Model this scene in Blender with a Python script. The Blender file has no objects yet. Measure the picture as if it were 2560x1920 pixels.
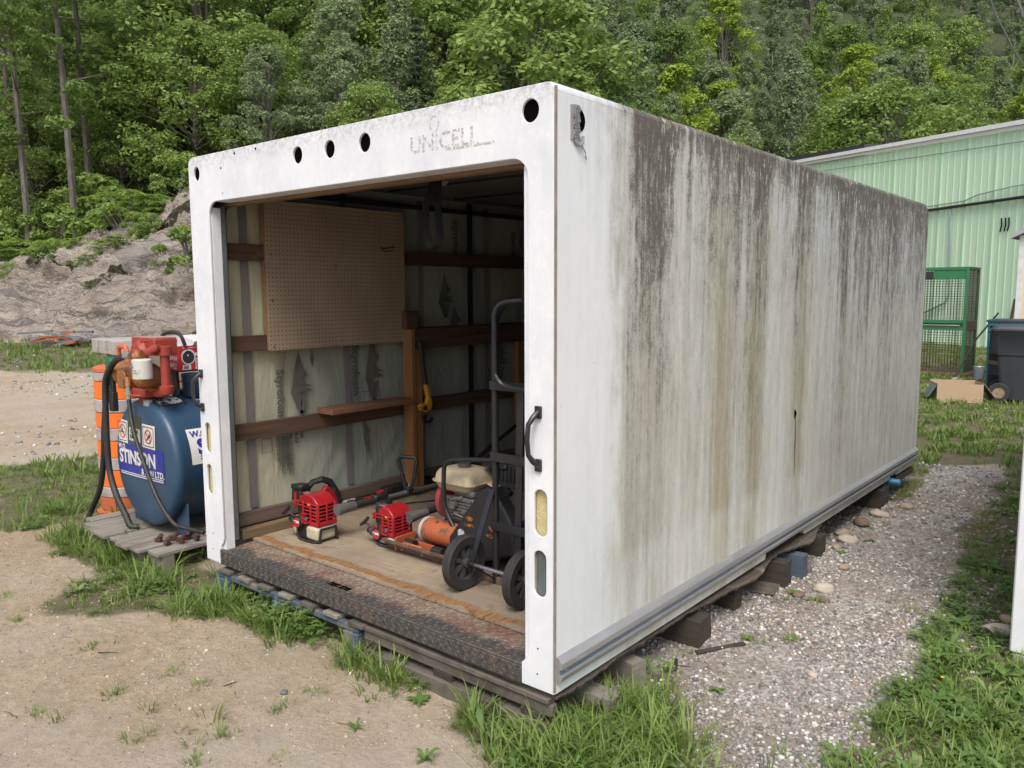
import bpy, bmesh, math, random
import numpy as np
from mathutils import Vector, Matrix, Euler, noise as mnoise
random.seed(7); rng = np.random.default_rng(11)
sc = bpy.context.scene; COL = sc.collection
R = math.radians
# ------------------------------------------------------------------ camera, sky, sun, exposure
cd = bpy.data.cameras.new('camera'); cam = bpy.data.objects.new('camera', cd); COL.objects.link(cam); sc.camera = cam
cd.sensor_width = 36; cd.lens = 28.133; cd.clip_start = 0.05; cd.clip_end = 1500
yaw, pit, rol = 0.6958, -0.1145, -0.0041
fw = Vector((-math.sin(yaw)*math.cos(pit), math.cos(yaw)*math.cos(pit), math.sin(pit)))
rt = Vector((math.cos(yaw), math.sin(yaw), 0)); up = rt.cross(fw)
r2 = rt*math.cos(rol)+up*math.sin(rol); u2 = -rt*math.sin(rol)+up*math.cos(rol)
CAM = Vector((1.684, -2.2514, 1.4837))
cam.matrix_world = Matrix(((r2.x, u2.x, -fw.x, CAM.x), (r2.y, u2.y, -fw.y, CAM.y), (r2.z, u2.z, -fw.z, CAM.z), (0, 0, 0, 1)))
w = bpy.data.worlds.new('World'); sc.world = w; w.use_nodes = True
wn = w.node_tree; bg = wn.nodes['Background']
sky = wn.nodes.new('ShaderNodeTexSky'); sky.sky_type = 'NISHITA'; sky.sun_disc = False
SUN_EL, SUN_AZ = 55, 146            # azimuth clockwise from +Y
sky.sun_elevation = R(SUN_EL); sky.sun_rotation = R(SUN_AZ); sky.air_density = 1.0; sky.dust_density = 4.5; sky.ozone_density = 0.8
wn.links.new(sky.outputs[0], bg.inputs[0]); bg.inputs[1].default_value = 0.12
sd = bpy.data.lights.new('sun', 'SUN'); so = bpy.data.objects.new('sun', sd); COL.objects.link(so)
sd.energy = 1.5; sd.angle = R(28); sd.color = (1.0, 0.965, 0.905)
sdir = Vector((math.sin(R(SUN_AZ))*math.cos(R(SUN_EL)), math.cos(R(SUN_AZ))*math.cos(R(SUN_EL)), math.sin(R(SUN_EL))))
so.rotation_euler = sdir.to_track_quat('Z', 'Y').to_euler(); so.location = (0, 0, 40)
sc.view_settings.view_transform = 'Standard'; sc.view_settings.look = 'None'
sc.view_settings.gamma = 1; sc.view_settings.use_curve_mapping = False; sc.view_settings.exposure = 0.79
GZ = -0.19
# ------------------------------------------------------------------ helpers
def setp(o, label=None, cat=None, group=None, kind=None):
    if label: o['label'] = label
    if cat: o['category'] = cat
    if group: o['group'] = group
    if kind: o['kind'] = kind
    return o
WM = {}
def thing(name, label, cat, loc=(0, 0, 0), rz=0, group=None):
    o = bpy.data.objects.new(name, None); COL.objects.link(o); o.empty_display_size = .1
    o.location = loc; o.rotation_euler = (0, 0, rz); setp(o, label, cat, group)
    WM[o] = Matrix.Translation(loc) @ Matrix.Rotation(rz, 4, 'Z')
    return o
def link(name, me, parent=None):
    o = bpy.data.objects.new(name, me); COL.objects.link(o)
    if parent: o.parent = parent
    WM[o] = WM.get(parent, Matrix.Identity(4)).copy()
    return o
def frame_from(d, upv=Vector((0, 0, 1))):
    z = d.normalized(); x = upv.cross(z)
    if x.length < 1e-4: x = Vector((1, 0, 0))
    x.normalize(); y = z.cross(x); return x, y
class MB:
    """collects shapes in world coordinates (through self.M) for one mesh"""
    def __init__(s, M=None): s.v = []; s.f = []; s.mi = []; s.M = M or Matrix.Identity(4); s.m = 0
    def add(s, vs, fs):
        b = len(s.v); s.v += [s.M @ Vector(v) for v in vs]; s.f += [tuple(b+i for i in f) for f in fs]; s.mi += [s.m]*len(fs); return s
    def box(s, c, d, rot=None, taper=1.0):
        a, b, h = d[0]/2, d[1]/2, d[2]/2; c = Vector(c); E_ = Euler(rot).to_matrix() if rot else None
        vs = []
        for z, t in ((-h, 1), (h, taper)):
            for x, y in ((-a*t, -b*t), (a*t, -b*t), (a*t, b*t), (-a*t, b*t)):
                q = Vector((x, y, z)); vs.append(c+(E_ @ q if E_ else q))
        return s.add(vs, [(3, 2, 1, 0), (4, 5, 6, 7), (0, 1, 5, 4), (1, 2, 6, 5), (2, 3, 7, 6), (3, 0, 4, 7)])
    def bx(s, x0, x1, y0, y1, z0, z1): return s.box(((x0+x1)/2, (y0+y1)/2, (z0+z1)/2), (x1-x0, y1-y0, z1-z0))
    def beam(s, p0, p1, w_, h_, upv=(0, 0, 1)):
        p0, p1 = Vector(p0), Vector(p1); x, y = frame_from(p1-p0, Vector(upv)); vs = []
        for p in (p0, p1):
            for a, b in ((-1, -1), (1, -1), (1, 1), (-1, 1)): vs.append(p+x*a*w_/2+y*b*h_/2)
        return s.add(vs, [(3, 2, 1, 0), (4, 5, 6, 7), (0, 1, 5, 4), (1, 2, 6, 5), (2, 3, 7, 6), (3, 0, 4, 7)])
    def tube(s, pts, r, n=10, caps=True, upv=(0, 0, 1)):
        pts = [Vector(p) for p in pts]; k = len(pts); rs = r if isinstance(r, (list, tuple)) else [r]*k
        vs = []; px = None
        for i, p in enumerate(pts):
            d = (pts[min(i+1, k-1)]-pts[max(i-1, 0)]).normalized()
            if px is None: x, y = frame_from(d, Vector(upv))
            else:
                x = px-d*px.dot(d); x.normalize(); y = d.cross(x)
            px = x
            for j in range(n):
                a = 2*math.pi*j/n; vs.append(p+(x*math.cos(a)+y*math.sin(a))*rs[i])
        fs = [(i*n+j, i*n+(j+1) % n, (i+1)*n+(j+1) % n, (i+1)*n+j) for i in range(k-1) for j in range(n)]
        if caps: fs += [tuple(range(n))[::-1], tuple((k-1)*n+j for j in range(n))]
        return s.add(vs, fs)
    def cyl(s, p0, p1, r0, r1=None, n=20): return s.tube([p0, p1], [r0, r1 if r1 is not None else r0], n)
    def lathe(s, prof, c=(0, 0, 0), ax=(0, 0, 1), n=24):
        c = Vector(c); ax = Vector(ax).normalized(); x, y = frame_from(ax, Vector((0, 1, 0)) if abs(ax.z) > .9 else Vector((0, 0, 1))); vs = []
        for r, h in prof:
            for j in range(n):
                a = 2*math.pi*j/n; vs.append(c+ax*h+(x*math.cos(a)+y*math.sin(a))*max(r, 1e-4))
        k = len(prof)
        fs = [(i*n+j, i*n+(j+1) % n, (i+1)*n+(j+1) % n, (i+1)*n+j) for i in range(k-1) for j in range(n)]
        fs += [tuple(range(n))[::-1], tuple((k-1)*n+j for j in range(n))]
        return s.add(vs, fs)
    def prism(s, poly, o, ux, uy, dz):
        """2D polygon in plane (o, ux, uy), extruded by vector dz"""
        o, ux, uy, dz = map(Vector, (o, ux, uy, dz)); n = len(poly)
        vs = [o+ux*a+uy*b for a, b in poly]+[o+ux*a+uy*b+dz for a, b in poly]
        fs = [tuple(range(n))[::-1], tuple(range(n, 2*n))]+[(i, (i+1) % n, (i+1) % n+n, i+n) for i in range(n)]
        return s.add(vs, fs)
    def build(s, name, mats, parent=None, bevel=0, seg=2, smooth=True, angle=35, disp=0):
        inv = WM.get(parent, Matrix.Identity(4)).inverted()
        me = bpy.data.meshes.new(name); me.from_pydata([inv @ v for v in s.v], [], s.f)
        for m in (mats if isinstance(mats, (list, tuple)) else [mats]): me.materials.append(m)
        if len(me.materials) > 1: me.polygons.foreach_set('material_index', s.mi)
        bm = bmesh.new(); bm.from_mesh(me)
        if disp:
            bmesh.ops.subdivide_edges(bm, edges=[e for e in bm.edges if e.calc_length() > .12], cuts=4, use_grid_fill=True)
            for v in bm.verts: v.co += mnoise.noise_vector(v.co*9)*disp
        bmesh.ops.recalc_face_normals(bm, faces=bm.faces); bm.to_mesh(me); bm.free()
        if smooth: me.shade_smooth(); me.set_sharp_from_angle(angle=R(angle))
        o = link(name, me, parent)
        if bevel:
            b = o.modifiers.new('bevel', 'BEVEL'); b.width = bevel; b.segments = seg; b.limit_method = 'ANGLE'; b.angle_limit = R(40); b.harden_normals = False
        return o
def mesh_np(name, V, F, mat, parent=None, col=None, smooth=False, fcol=None):
    """V (n,3), F (m,k) numpy; fast"""
    me = bpy.data.meshes.new(name); n, m, k = len(V), len(F), F.shape[1]
    me.vertices.add(n); me.vertices.foreach_set('co', np.ascontiguousarray(V, np.float32).ravel())
    me.loops.add(m*k); me.loops.foreach_set('vertex_index', np.ascontiguousarray(F, np.int32).ravel())
    me.polygons.add(m); me.polygons.foreach_set('loop_start', np.arange(0, m*k, k, dtype=np.int32))
    try: me.polygons.foreach_set('loop_total', np.full(m, k, np.int32))
    except Exception: pass
    if smooth: me.polygons.foreach_set('use_smooth', np.ones(m, bool))
    for cn, c in (col or {}).items():
        a = me.attributes.new(cn, 'FLOAT', 'POINT'); a.data.foreach_set('value', np.ascontiguousarray(c, np.float32))
    me.update(calc_edges=True); me.materials.append(mat)
    return link(name, me, parent)
def merge(protos, idx, pos, rz, scl, tilt=None):
    """protos: list of (V,F). returns big V,F and per-vertex random"""
    Vs, Fs, Rs = [], [], []; off = 0
    for k, (V, F) in enumerate(protos):
        sel = np.where(idx == k)[0]
        if not len(sel): continue
        c, s_ = np.cos(rz[sel]), np.sin(rz[sel]); sc_ = scl[sel]
        if sc_.ndim == 1: sc_ = np.repeat(sc_[:, None], 3, 1)
        P = V[None]*sc_[:, None, :]
        if tilt is not None:
            ct, st = np.cos(tilt[sel])[:, None], np.sin(tilt[sel])[:, None]
            P = np.stack([P[..., 0], P[..., 1]*ct-P[..., 2]*st, P[..., 1]*st+P[..., 2]*ct], -1)
        X = P[..., 0]*c[:, None]-P[..., 1]*s_[:, None]; Y = P[..., 0]*s_[:, None]+P[..., 1]*c[:, None]
        Q = np.stack([X, Y, P[..., 2]], -1)+pos[sel][:, None, :]
        n = len(V); Vs.append(Q.reshape(-1, 3)); Fs.append((F[None]+(np.arange(len(sel))*n)[:, None, None]).reshape(-1, F.shape[1])+off)
        Rs.append(np.repeat(rng.random(len(sel)), n)); off += n*len(sel)
    return np.concatenate(Vs), np.concatenate(Fs), np.concatenate(Rs)
def flat_curve(name, loops, depth, M, mats, parent=None, bevel=0):
    """filled 2D outline with holes, extruded: loops = lists of (x,y); M maps local xy(z=depth) to world"""
    cu = bpy.data.curves.new(name, 'CURVE'); cu.dimensions = '2D'; cu.fill_mode = 'BOTH'; cu.extrude = depth/2
    if bevel: cu.bevel_depth = bevel; cu.bevel_resolution = 2; cu.offset = -bevel
    for lp in loops:
        sp = cu.splines.new('POLY'); sp.points.add(len(lp)-1); sp.use_cyclic_u = True
        for q, (a, b) in zip(sp.points, lp): q.co = (a, b, 0, 1)
    return curve_to_mesh(name, cu, M, mats, parent)
def curve_to_mesh(name, cu, M, mats, parent=None, smooth=True):
    t = bpy.data.objects.new('tmp', cu); COL.objects.link(t)
    dg = bpy.context.evaluated_depsgraph_get(); me = bpy.data.meshes.new_from_object(t.evaluated_get(dg)); bpy.data.objects.remove(t)
    me.transform(WM.get(parent, Matrix.Identity(4)).inverted() @ M); me.materials.clear()
    for m in (mats if isinstance(mats, (list, tuple)) else [mats]): me.materials.append(m)
    me.name = name
    if smooth: me.shade_smooth(); me.set_sharp_from_angle(angle=R(35))
    return link(name, me, parent)
def axes(o, ux, uy):
    o, ux, uy = Vector(o), Vector(ux).normalized(), Vector(uy).normalized(); uz = ux.cross(uy)
    return Matrix(((ux.x, uy.x, uz.x, o.x), (ux.y, uy.y, uz.y, o.y), (ux.z, uy.z, uz.z, o.z), (0, 0, 0, 1)))
FONTS = {}
def text(name, body, size, M, mat, parent=None, align='LEFT', bold=0.0, spacing=1.0, shear=0, sx=1.0, depth=0.0004):
    cu = bpy.data.curves.new(name, 'FONT'); cu.body = body; cu.size = size; cu.align_x = align; cu.fill_mode = 'BOTH'
    cu.offset = bold; cu.space_character = spacing; cu.shear = shear; cu.extrude = depth; cu.resolution_u = 3; cu.space_line = .9
    return curve_to_mesh(name, cu, M @ Matrix.Diagonal((sx, 1, 1, 1)), mat, parent, smooth=False)
def rrect(x0, x1, y0, y1, r, n=6):
    r = r if isinstance(r, (list, tuple)) else [r]*4; out = []
    for (cx, cy, a0), q in zip(((x1-r[0], y1-r[0], 0), (x0+r[1], y1-r[1], 90), (x0+r[2], y0+r[2], 180), (x1-r[3], y0+r[3], 270)), r):
        if q < 1e-5: out.append((cx, cy)); continue
        for i in range(n+1): a = R(a0+90*i/n); out.append((cx+q*math.cos(a), cy+q*math.sin(a)))
    return out
def circ(x, y, r, n=24, ry=None): return [(x+r*math.cos(2*math.pi*i/n), y+(ry or r)*math.sin(2*math.pi*i/n)) for i in range(n)]
def smooth(pts, n=6):
    P = [Vector(p) for p in pts]; out = []
    for i in range(len(P)-1):
        a, b_, c_, d_ = P[max(i-1, 0)], P[i], P[i+1], P[min(i+2, len(P)-1)]
        for k in range(n):
            t_ = k/n; out.append(.5*((2*b_)+(c_-a)*t_+(2*a-5*b_+4*c_-d_)*t_**2+(3*b_-a-3*c_+d_)*t_**3))
    return out+[P[-1]]
# ------------------------------------------------------------------ materials
class NT:
    def __init__(s, name):
        s.mat = bpy.data.materials.new(name); s.mat.use_nodes = True; s.t = s.mat.node_tree; s.b = s.t.nodes['Principled BSDF']; s.o = s.t.nodes['Material Output']
        s.tc = s.n('ShaderNodeTexCoord').outputs['Object']
    def n(s, ty, **k):
        x = s.t.nodes.new(ty)
        for a, v in k.items(): setattr(x, a, v)
        return x
    def l(s, a, b): s.t.links.new(a, b)
    def inp(s, sock, v):
        if hasattr(v, 'is_linked') or isinstance(v, bpy.types.NodeSocket): s.l(v, sock)
        else:
            if isinstance(v, (tuple, list)) and len(v) == 3 and sock.type == 'RGBA': v = (*v, 1)
            elif sock.type == 'RGBA' and isinstance(v, (int, float)): v = (v, v, v, 1)
            sock.default_value = v
    def map(s, vec=None, sc_=(1, 1, 1), loc=(0, 0, 0), rot=(0, 0, 0)):
        m = s.n('ShaderNodeMapping'); s.l(vec or s.tc, m.inputs[0]); m.inputs['Scale'].default_value = sc_; m.inputs['Location'].default_value = loc; m.inputs['Rotation'].default_value = rot; return m.outputs[0]
    def noise(s, scale, detail=4, rough=.6, vec=None, dist=0, col=False):
        m = s.n('ShaderNodeTexNoise'); s.l(vec or s.tc, m.inputs['Vector']); m.inputs['Scale'].default_value = scale; m.inputs['Detail'].default_value = detail; m.inputs['Roughness'].default_value = rough; m.inputs['Distortion'].default_value = dist
        return m.outputs[1 if col else 0]
    def vor(s, scale, vec=None, feat='F1', out='Distance', rnd=1):
        m = s.n('ShaderNodeTexVoronoi', feature=feat); s.l(vec or s.tc, m.inputs['Vector']); m.inputs['Scale'].default_value = scale; m.inputs['Randomness'].default_value = rnd; return m.outputs[out]
    def ramp(s, f, stops, interp='LINEAR'):
        r = s.n('ShaderNodeValToRGB'); r.color_ramp.interpolation = interp; s.l(f, r.inputs[0]); e = r.color_ramp.elements
        while len(e) < len(stops): e.new(.5)
        for el, (p, c) in zip(e, stops):
            el.position = p; el.color = (c, c, c, 1) if not isinstance(c, (tuple, list)) else (*c, 1)
        return r.outputs[0]
    def mix(s, f, a, b, mode='MIX'):
        m = s.n('ShaderNodeMix', data_type='RGBA', blend_type=mode); s.inp(m.inputs[0], f); s.inp(m.inputs[6], a); s.inp(m.inputs[7], b); return m.outputs[2]
    def math(s, op, a, b=0.0, clamp=False, c=None):
        m = s.n('ShaderNodeMath', operation=op, use_clamp=clamp); s.inp(m.inputs[0], a); s.inp(m.inputs[1], b)
        if c is not None: s.inp(m.inputs[2], c)
        return m.outputs[0]
    def sep(s, vec=None):
        m = s.n('ShaderNodeSeparateXYZ'); s.l(vec or s.tc, m.inputs[0]); return m.outputs
    def attr(s, name, out='Fac'):
        m = s.n('ShaderNodeAttribute', attribute_name=name); return m.outputs[out]
    def bump(s, h, strength=.3, dist=.01, nrm=None):
        m = s.n('ShaderNodeBump'); m.inputs['Strength'].default_value = strength; m.inputs['Distance'].default_value = dist; s.l(h, m.inputs['Height'])
        if nrm is not None: s.l(nrm, m.inputs['Normal'])
        s.l(m.outputs[0], s.b.inputs['Normal']); return m.outputs[0]
    def done(s, color=None, rough=None, metal=None, **k):
        if color is not None: s.inp(s.b.inputs['Base Color'], color)
        if rough is not None: s.inp(s.b.inputs['Roughness'], rough)
        if metal is not None: s.inp(s.b.inputs['Metallic'], metal)
        for a, v in k.items(): s.inp(s.b.inputs[a], v)
        return s.mat
def surf(name, c1, c2=None, scale=8, rough=.6, metal=0, bump=.2, bscale=60, bdist=.003, spots=None, sscale=14, samt=(.55, .65), sx=(1, 1, 1), spec=None, rvar=.15):
    t = NT(name); v = t.map(sc_=sx); c2 = c2 or tuple(x*.75 for x in c1)
    n = t.noise(scale, 5, .65, v); col = t.mix(t.ramp(n, [(.3, 0), (.7, 1)]), c1, c2)
    rr = t.math('ADD', t.math('MULTIPLY', t.noise(scale*2.3, 4, .6, v), rvar*2), rough-rvar)
    if spots:
        m = t.ramp(t.noise(sscale, 7, .75, v), [(samt[0], 0), (samt[1], 1)]); col = t.mix(m, col, spots); rr = t.mix(m, rr, .85)
    t.bump(t.noise(bscale, 4, .7, v), bump, bdist)
    k = {}
    if spec is not None: k['Specular IOR Level'] = spec
    return t.done(col, rr, metal, **k)
def wood(name, c1, c2, axis='x', rough=.75, grain=1.0, stain=None, samt=(.5, .65), bump=.5):
    t = NT(name); sc_ = {'x': (1.2, 26, 26), 'y': (26, 1.2, 26), 'z': (26, 26, 1.2)}[axis]; sc_ = tuple(x*grain for x in sc_)
    v = t.map(sc_=sc_); oi = t.n('ShaderNodeObjectInfo').outputs['Random']
    va = t.n('ShaderNodeVectorMath', operation='ADD'); t.l(v, va.inputs[0]); cx = t.n('ShaderNodeCombineXYZ'); t.l(t.math('MULTIPLY', oi, 37.0), cx.inputs[0]); t.l(t.math('MULTIPLY', oi, 19.0), cx.inputs[1]); t.l(cx.outputs[0], va.inputs[1]); v = va.outputs[0]
    g = t.noise(1, 6, .65, v, dist=.8); col = t.mix(t.ramp(g, [(.3, 0), (.72, 1)]), c1, c2)
    col = t.mix(t.math('MULTIPLY', oi, .35), col, tuple(x*.7 for x in c1))
    if stain is not None: col = t.mix(t.ramp(t.noise(5, 6, .7), [(samt[0], 0), (samt[1], 1)]), col, stain)
    t.bump(g, bump, .004); return t.done(col, rough)
# ------------------------------------------------------------------ ground masks
def inpoly(x, y, P):
    c = False; j = len(P)-1
    for i in range(len(P)):
        if (P[i][1] > y) != (P[j][1] > y) and x < (P[j][0]-P[i][0])*(y-P[i][1])/(P[j][1]-P[i][1])+P[i][0]: c = not c
        j = i
    return c
POL = [  # grassy patches
 [(-4.34, -0.12), (-4.97, 0.42), (-4.63, 0.42), (-3.35, 0.48), (-2.88, 0.25), (-2.54, 0.26), (-1.86, 0.18), (-1.29, 0.09), (-1.27, 0.01), (-1.78, 0.0), (-2.0, -0.1), (-2.08, -0.28), (-2.29, -0.37), (-2.45, -0.54), (-2.75, -0.82), (-2.98, -0.74), (-3.17, -0.35), (-3.8, -0.32)],
 [(-7.24, 0.24), (-6.78, 1.32), (-5.24, 0.69), (-4.53, 0.17), (-4.6, -0.35)],
 [(-1.2, 0.1), (-0.69, 0.15), (-0.6, 0.03), (-1.05, -0.03)],
 [(-0.63, 0.06), (-0.17, 0.24), (-0.1, 0.55), (0.13, 0.83), (0.25, 0.67), (0.3, 0.45), (0.50, 0.26), (0.62, 0.04), (0.0, -0.49), (-0.03, -0.22), (-0.25, -0.18), (-0.56, -0.06)],
 [(0.49, 6.72), (0.6, 4.66), (0.72, 3.36), (0.78, 2.68), (0.84, 2.15), (0.85, 1.74), (0.86, 1.45), (0.84, 0.98), (0.89, 0.54), (0.97, 0.16), (2.0, 0.0), (4.0, 7.5)],
 [(-0.07, 5.51), (-2.6, 5.6), (-9.0, 25.0), (9.0, 40), (14, 7.34), (0.39, 6.64), (0.24, 6.38), (-0.04, 6.16)],
 [(0.01, 4.2), (-0.17, 5.93), (0.03, 5.58), (0.13, 4.68)],
 [(-33.2, 4.2), (-26.5, 14.5), (-9, 30), (2, 30), (-6, 14), (-15.5, 6.4), (-16.9, 4.4), (-24.8, 1.5)],
 [(-6.78, 1.32), (-5.67, 1.78), (-4.6, 3.0), (-2.6, 5.0), (-2.5, 0.7), (-3.35, 0.48), (-4.63, 0.42)]]
PB = [(min(p[0] for p in P), max(p[0] for p in P), min(p[1] for p in P), max(p[1] for p in P)) for P in POL]
TUFTS = [(-1.14, -0.8), (-1.0, -0.75), (-0.92, -0.9), (-1.23, -0.98), (-1.01, -0.49), (-1.0, -0.34), (-1.42, -0.58), (0.03, -0.17), (-2.84, -0.87), (-3.25, -0.79), (-0.76, -0.04), (-1.66, -0.86), (-1.65, -0.61), (-0.97, 0.13), (.35, 1.45), (.2, 1.3), (.12, 1.9), (.25, 2.0), (-5.2, -.6), (-2.2, -.75)]
def grassm(x, y, j=.12):
    d = mnoise.noise_vector(Vector((x*4, y*4, 0)))*j*.8+mnoise.noise_vector(Vector((x*1.1, y*1.1, 3)))*j
    X, Y = x+d.x, y+d.y
    for P, b in zip(POL, PB):
        if b[0] <= X <= b[1] and b[2] <= Y <= b[3] and inpoly(X, Y, P): return 1.0
    return 0.0
def gravelm(x, y):
    d = mnoise.noise_vector(Vector((x*3, y*3, 9)))*.16; X = x+d.x; Y = y+d.y
    a = 1.0 if (-1.2 < X < 1.05 and .25 < Y < 6.3) or (X > .1+ (Y < -.3)*.25 and X < 1.2 and -2.5 < Y <= .25) else 0.0
    if Y < -.2: a *= max(0, 1-(-.2-Y)/.8)
    return a
def gz(x, y):
    v = Vector((x, y, 0)); r = math.hypot(x, y)
    return GZ+.014*mnoise.noise(v*1.3)+.009*mnoise.noise(v*4.3)+(.0025*mnoise.noise(v*17) if r < 9 else 0)+(.05*mnoise.noise(v*.2) if r > 9 else 0)
def axis_vals(a, b, st, lo, hi):
    m = list(np.arange(a, b, st)); q = st; x = m[-1]
    while x < hi: q *= 1.13; x += q; m.append(min(x, hi))
    q = st; x = m[0]; l = []
    while x > lo: q *= 1.13; x -= q; l.append(max(x, lo))
    return np.array(l[::-1]+m)
xs = axis_vals(-6.5, 1.6, .05, -420, 420); ys = axis_vals(-1.8, 6.8, .05, -420, 420)
nx, ny = len(xs), len(ys)
V = np.array([(x, y, gz(x, y)) for y in ys for x in xs]); gi = np.arange(nx*ny).reshape(ny, nx)
F = np.stack([gi[:-1, :-1].ravel(), gi[:-1, 1:].ravel(), gi[1:, 1:].ravel(), gi[1:, :-1].ravel()], -1)
ga = np.array([grassm(x, y) for y in ys for x in xs]); gr = np.array([gravelm(x, y) for y in ys for x in xs])
def blur(a, k=2):
    a = a.reshape(ny, nx)
    for _ in range(k):
        b = a.copy(); b[1:-1, 1:-1] = (a[1:-1, 1:-1]*2+a[:-2, 1:-1]+a[2:, 1:-1]+a[1:-1, :-2]+a[1:-1, 2:])/6; a = b
    return a.ravel()
t = NT('ground_soil'); g_a = t.attr('grass'); g_r = t.attr('gravel')
n1 = t.noise(1.3, 6, .6); n2 = t.noise(16, 7, .75); n3 = t.noise(240, 3, .8)
dirt = t.mix(t.ramp(n1, [(.35, 0), (.68, 1)]), (.42, .32, .195), (.53, .43, .29))
dirt = t.mix(t.ramp(n2, [(.35, .6), (.62, 0)]), dirt, (.24, .18, .12)); dirt = t.mix(t.ramp(t.noise(5, 6, .7), [(.52, 0), (.7, .5)]), dirt, (.24, .185, .125))
vc = t.vor(95, out='Color'); vb = t.n('ShaderNodeRGBToBW'); t.l(vc, vb.inputs[0])
dirt = t.mix(t.ramp(vb.outputs[0], [(.0, .75), (.3, 0), (.72, 0), (.9, .6)]), dirt, t.mix(vb.outputs[0], (.13, .10, .08), (.52, .46, .38)))
far = t.math('MULTIPLY', t.ramp(t.noise(.35, 5, .7), [(.42, 0), (.6, 1)]), .6); dirt = t.mix(far, dirt, (.46, .41, .34))
vg = t.vor(70, out='Color'); vgb = t.n('ShaderNodeRGBToBW'); t.l(vg, vgb.inputs[0])
grav = t.mix(t.ramp(vgb.outputs[0], [(.2, 0), (.8, 1)]), (.20, .19, .175), (.54, .52, .48)); grav = t.mix(t.ramp(t.noise(2.6, 5, .65), [(.42, .85), (.58, .1)]), grav, (.27, .22, .17))
sod = t.mix(t.ramp(n2, [(.35, 0), (.65, 1)]), (.085, .085, .035), (.19, .155, .09))
m1 = t.ramp(t.math('ADD', g_r, t.math('MULTIPLY', t.math('SUBTRACT', n2, .5), .9)), [(.35, 0), (.6, 1)])
m2 = t.ramp(t.math('ADD', g_a, t.math('MULTIPLY', t.math('SUBTRACT', n2, .5), 1.3)), [(.45, 0), (.85, 1)])
c = t.mix(m2, t.mix(m1, dirt, grav), sod)
h = t.math('ADD', t.math('MULTIPLY', n2, 1.2), t.math('ADD', t.math('MULTIPLY', n3, .35), t.math('MULTIPLY', vb.outputs[0], .5)))
t.bump(t.math('ADD', h, t.math('MULTIPLY', t.noise(6, 5, .7), 1.2)), 1.0, .018); M_ground = t.done(c, .93, Specular_IOR_Level=.2) if False else t.done(c, .93)
ground = mesh_np('ground', V, F, M_ground, col={'grass': blur(ga), 'gravel': blur(gr, 3)}, smooth=True)
setp(ground, 'sandy dirt yard with gravel and worn grass', None, kind='structure')
# ------------------------------------------------------------------ hill and rock
fwh = Vector((-math.sin(yaw), math.cos(yaw), 0)); rth = Vector((math.cos(yaw), math.sin(yaw), 0)); C0 = Vector((CAM.x, CAM.y, 0))
def st2w(s, t_, z=0): q = C0+fwh*s+rth*t_; return Vector((q.x, q.y, z))
def s_foot(t_):
    if t_ < -10.7: return 27.4+.25*(-10.7-t_)
    if t_ < -5: return 27.4
    return 27.4+min(.6*(t_+5), 13)
def rockH(t_): return float(np.interp(t_, [-40, -22, -18, -15, -12, -8, -3, 3], [2.2, 2.6, 3.3, 4.6, 5.5, 5.6, 4.4, 1.0]))
def hillz(d, t_):
    n = mnoise.noise(Vector((d*.12, t_*.12, 0)))*1.0
    base = float(np.interp(d, [-2, 0, 6, 12, 60, 110, 400], [-.6, -.1, rockH(t_)-.35, rockH(t_)+2.0, 33, 60, 80]))
    return GZ+base+n*min(1, max(0, d/8))
tv = np.linspace(-75, 95, 120); dv = np.concatenate([np.linspace(-2, 14, 24), np.linspace(16, 150, 34)])
V = np.array([tuple(st2w(s_foot(a)+d, a, hillz(d, a))) for d in dv for a in tv]); gi = np.arange(len(V)).reshape(len(dv), len(tv))
F = np.stack([gi[:-1, :-1].ravel(), gi[:-1, 1:].ravel(), gi[1:, 1:].ravel(), gi[1:, :-1].ravel()], -1)
t = NT('forest_floor'); n = t.noise(1.2, 7, .75)
t.bump(t.noise(3, 6, .75), .8, .3)
hill = mesh_np('hill', V, F, t.done(t.mix(t.ramp(n, [(.4, 0), (.6, 1)]), (.05, .045, .022), (.05, .085, .025)), .95), smooth=True)
setp(hill, 'wooded hillside rising behind the yard', None, kind='structure')
t = NT('gneiss'); wv = t.map(rot=(0.45, .15, .7), sc_=(1, 1, 1.5)); dn = t.noise(.55, 5, .6, col=True)
va = t.n('ShaderNodeVectorMath', operation='MULTIPLY_ADD'); t.l(dn, va.inputs[0]); va.inputs[1].default_value = (2.6, 2.6, 2.2); t.l(wv, va.inputs[2])
b1 = t.noise(1.0, 9, .72, t.map(va.outputs[0], (.35, .35, 2.6)))
c = t.ramp(b1, [(.26, (.09, .08, .075)), (.36, (.30, .265, .24)), (.42, (.17, .16, .155)), (.465, (.60, .52, .41)), (.51, (.34, .285, .265)), (.56, (.68, .61, .48)), (.605, (.27, .255, .25)), (.66, (.50, .46, .42)), (.74, (.64, .60, .53))])
c = t.mix(t.ramp(t.noise(.45, 4, .6), [(.50, 0), (.62, .4)]), c, (.27, .275, .28))
cr = t.ramp(t.vor(1.3, t.map(va.outputs[0], (.7, .7, 1.5)), 'DISTANCE_TO_EDGE'), [(0, 1), (.035, 0)])
so_ = t.attr('soil'); sm = t.ramp(t.math('ADD', so_, t.math('MULTIPLY', t.math('SUBTRACT', t.noise(2.2, 8, .75), .5), 1.5)), [(.46, 0), (.56, 1)])
mossn = t.ramp(t.noise(3.5, 6, .7), [(.45, 0), (.6, 1)])
c = t.mix(t.math('MULTIPLY', cr, .4), c, (.04, .035, .03)); c = t.mix(sm, c, t.mix(mossn, (.035, .022, .014), (.075, .095, .025)))
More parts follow.
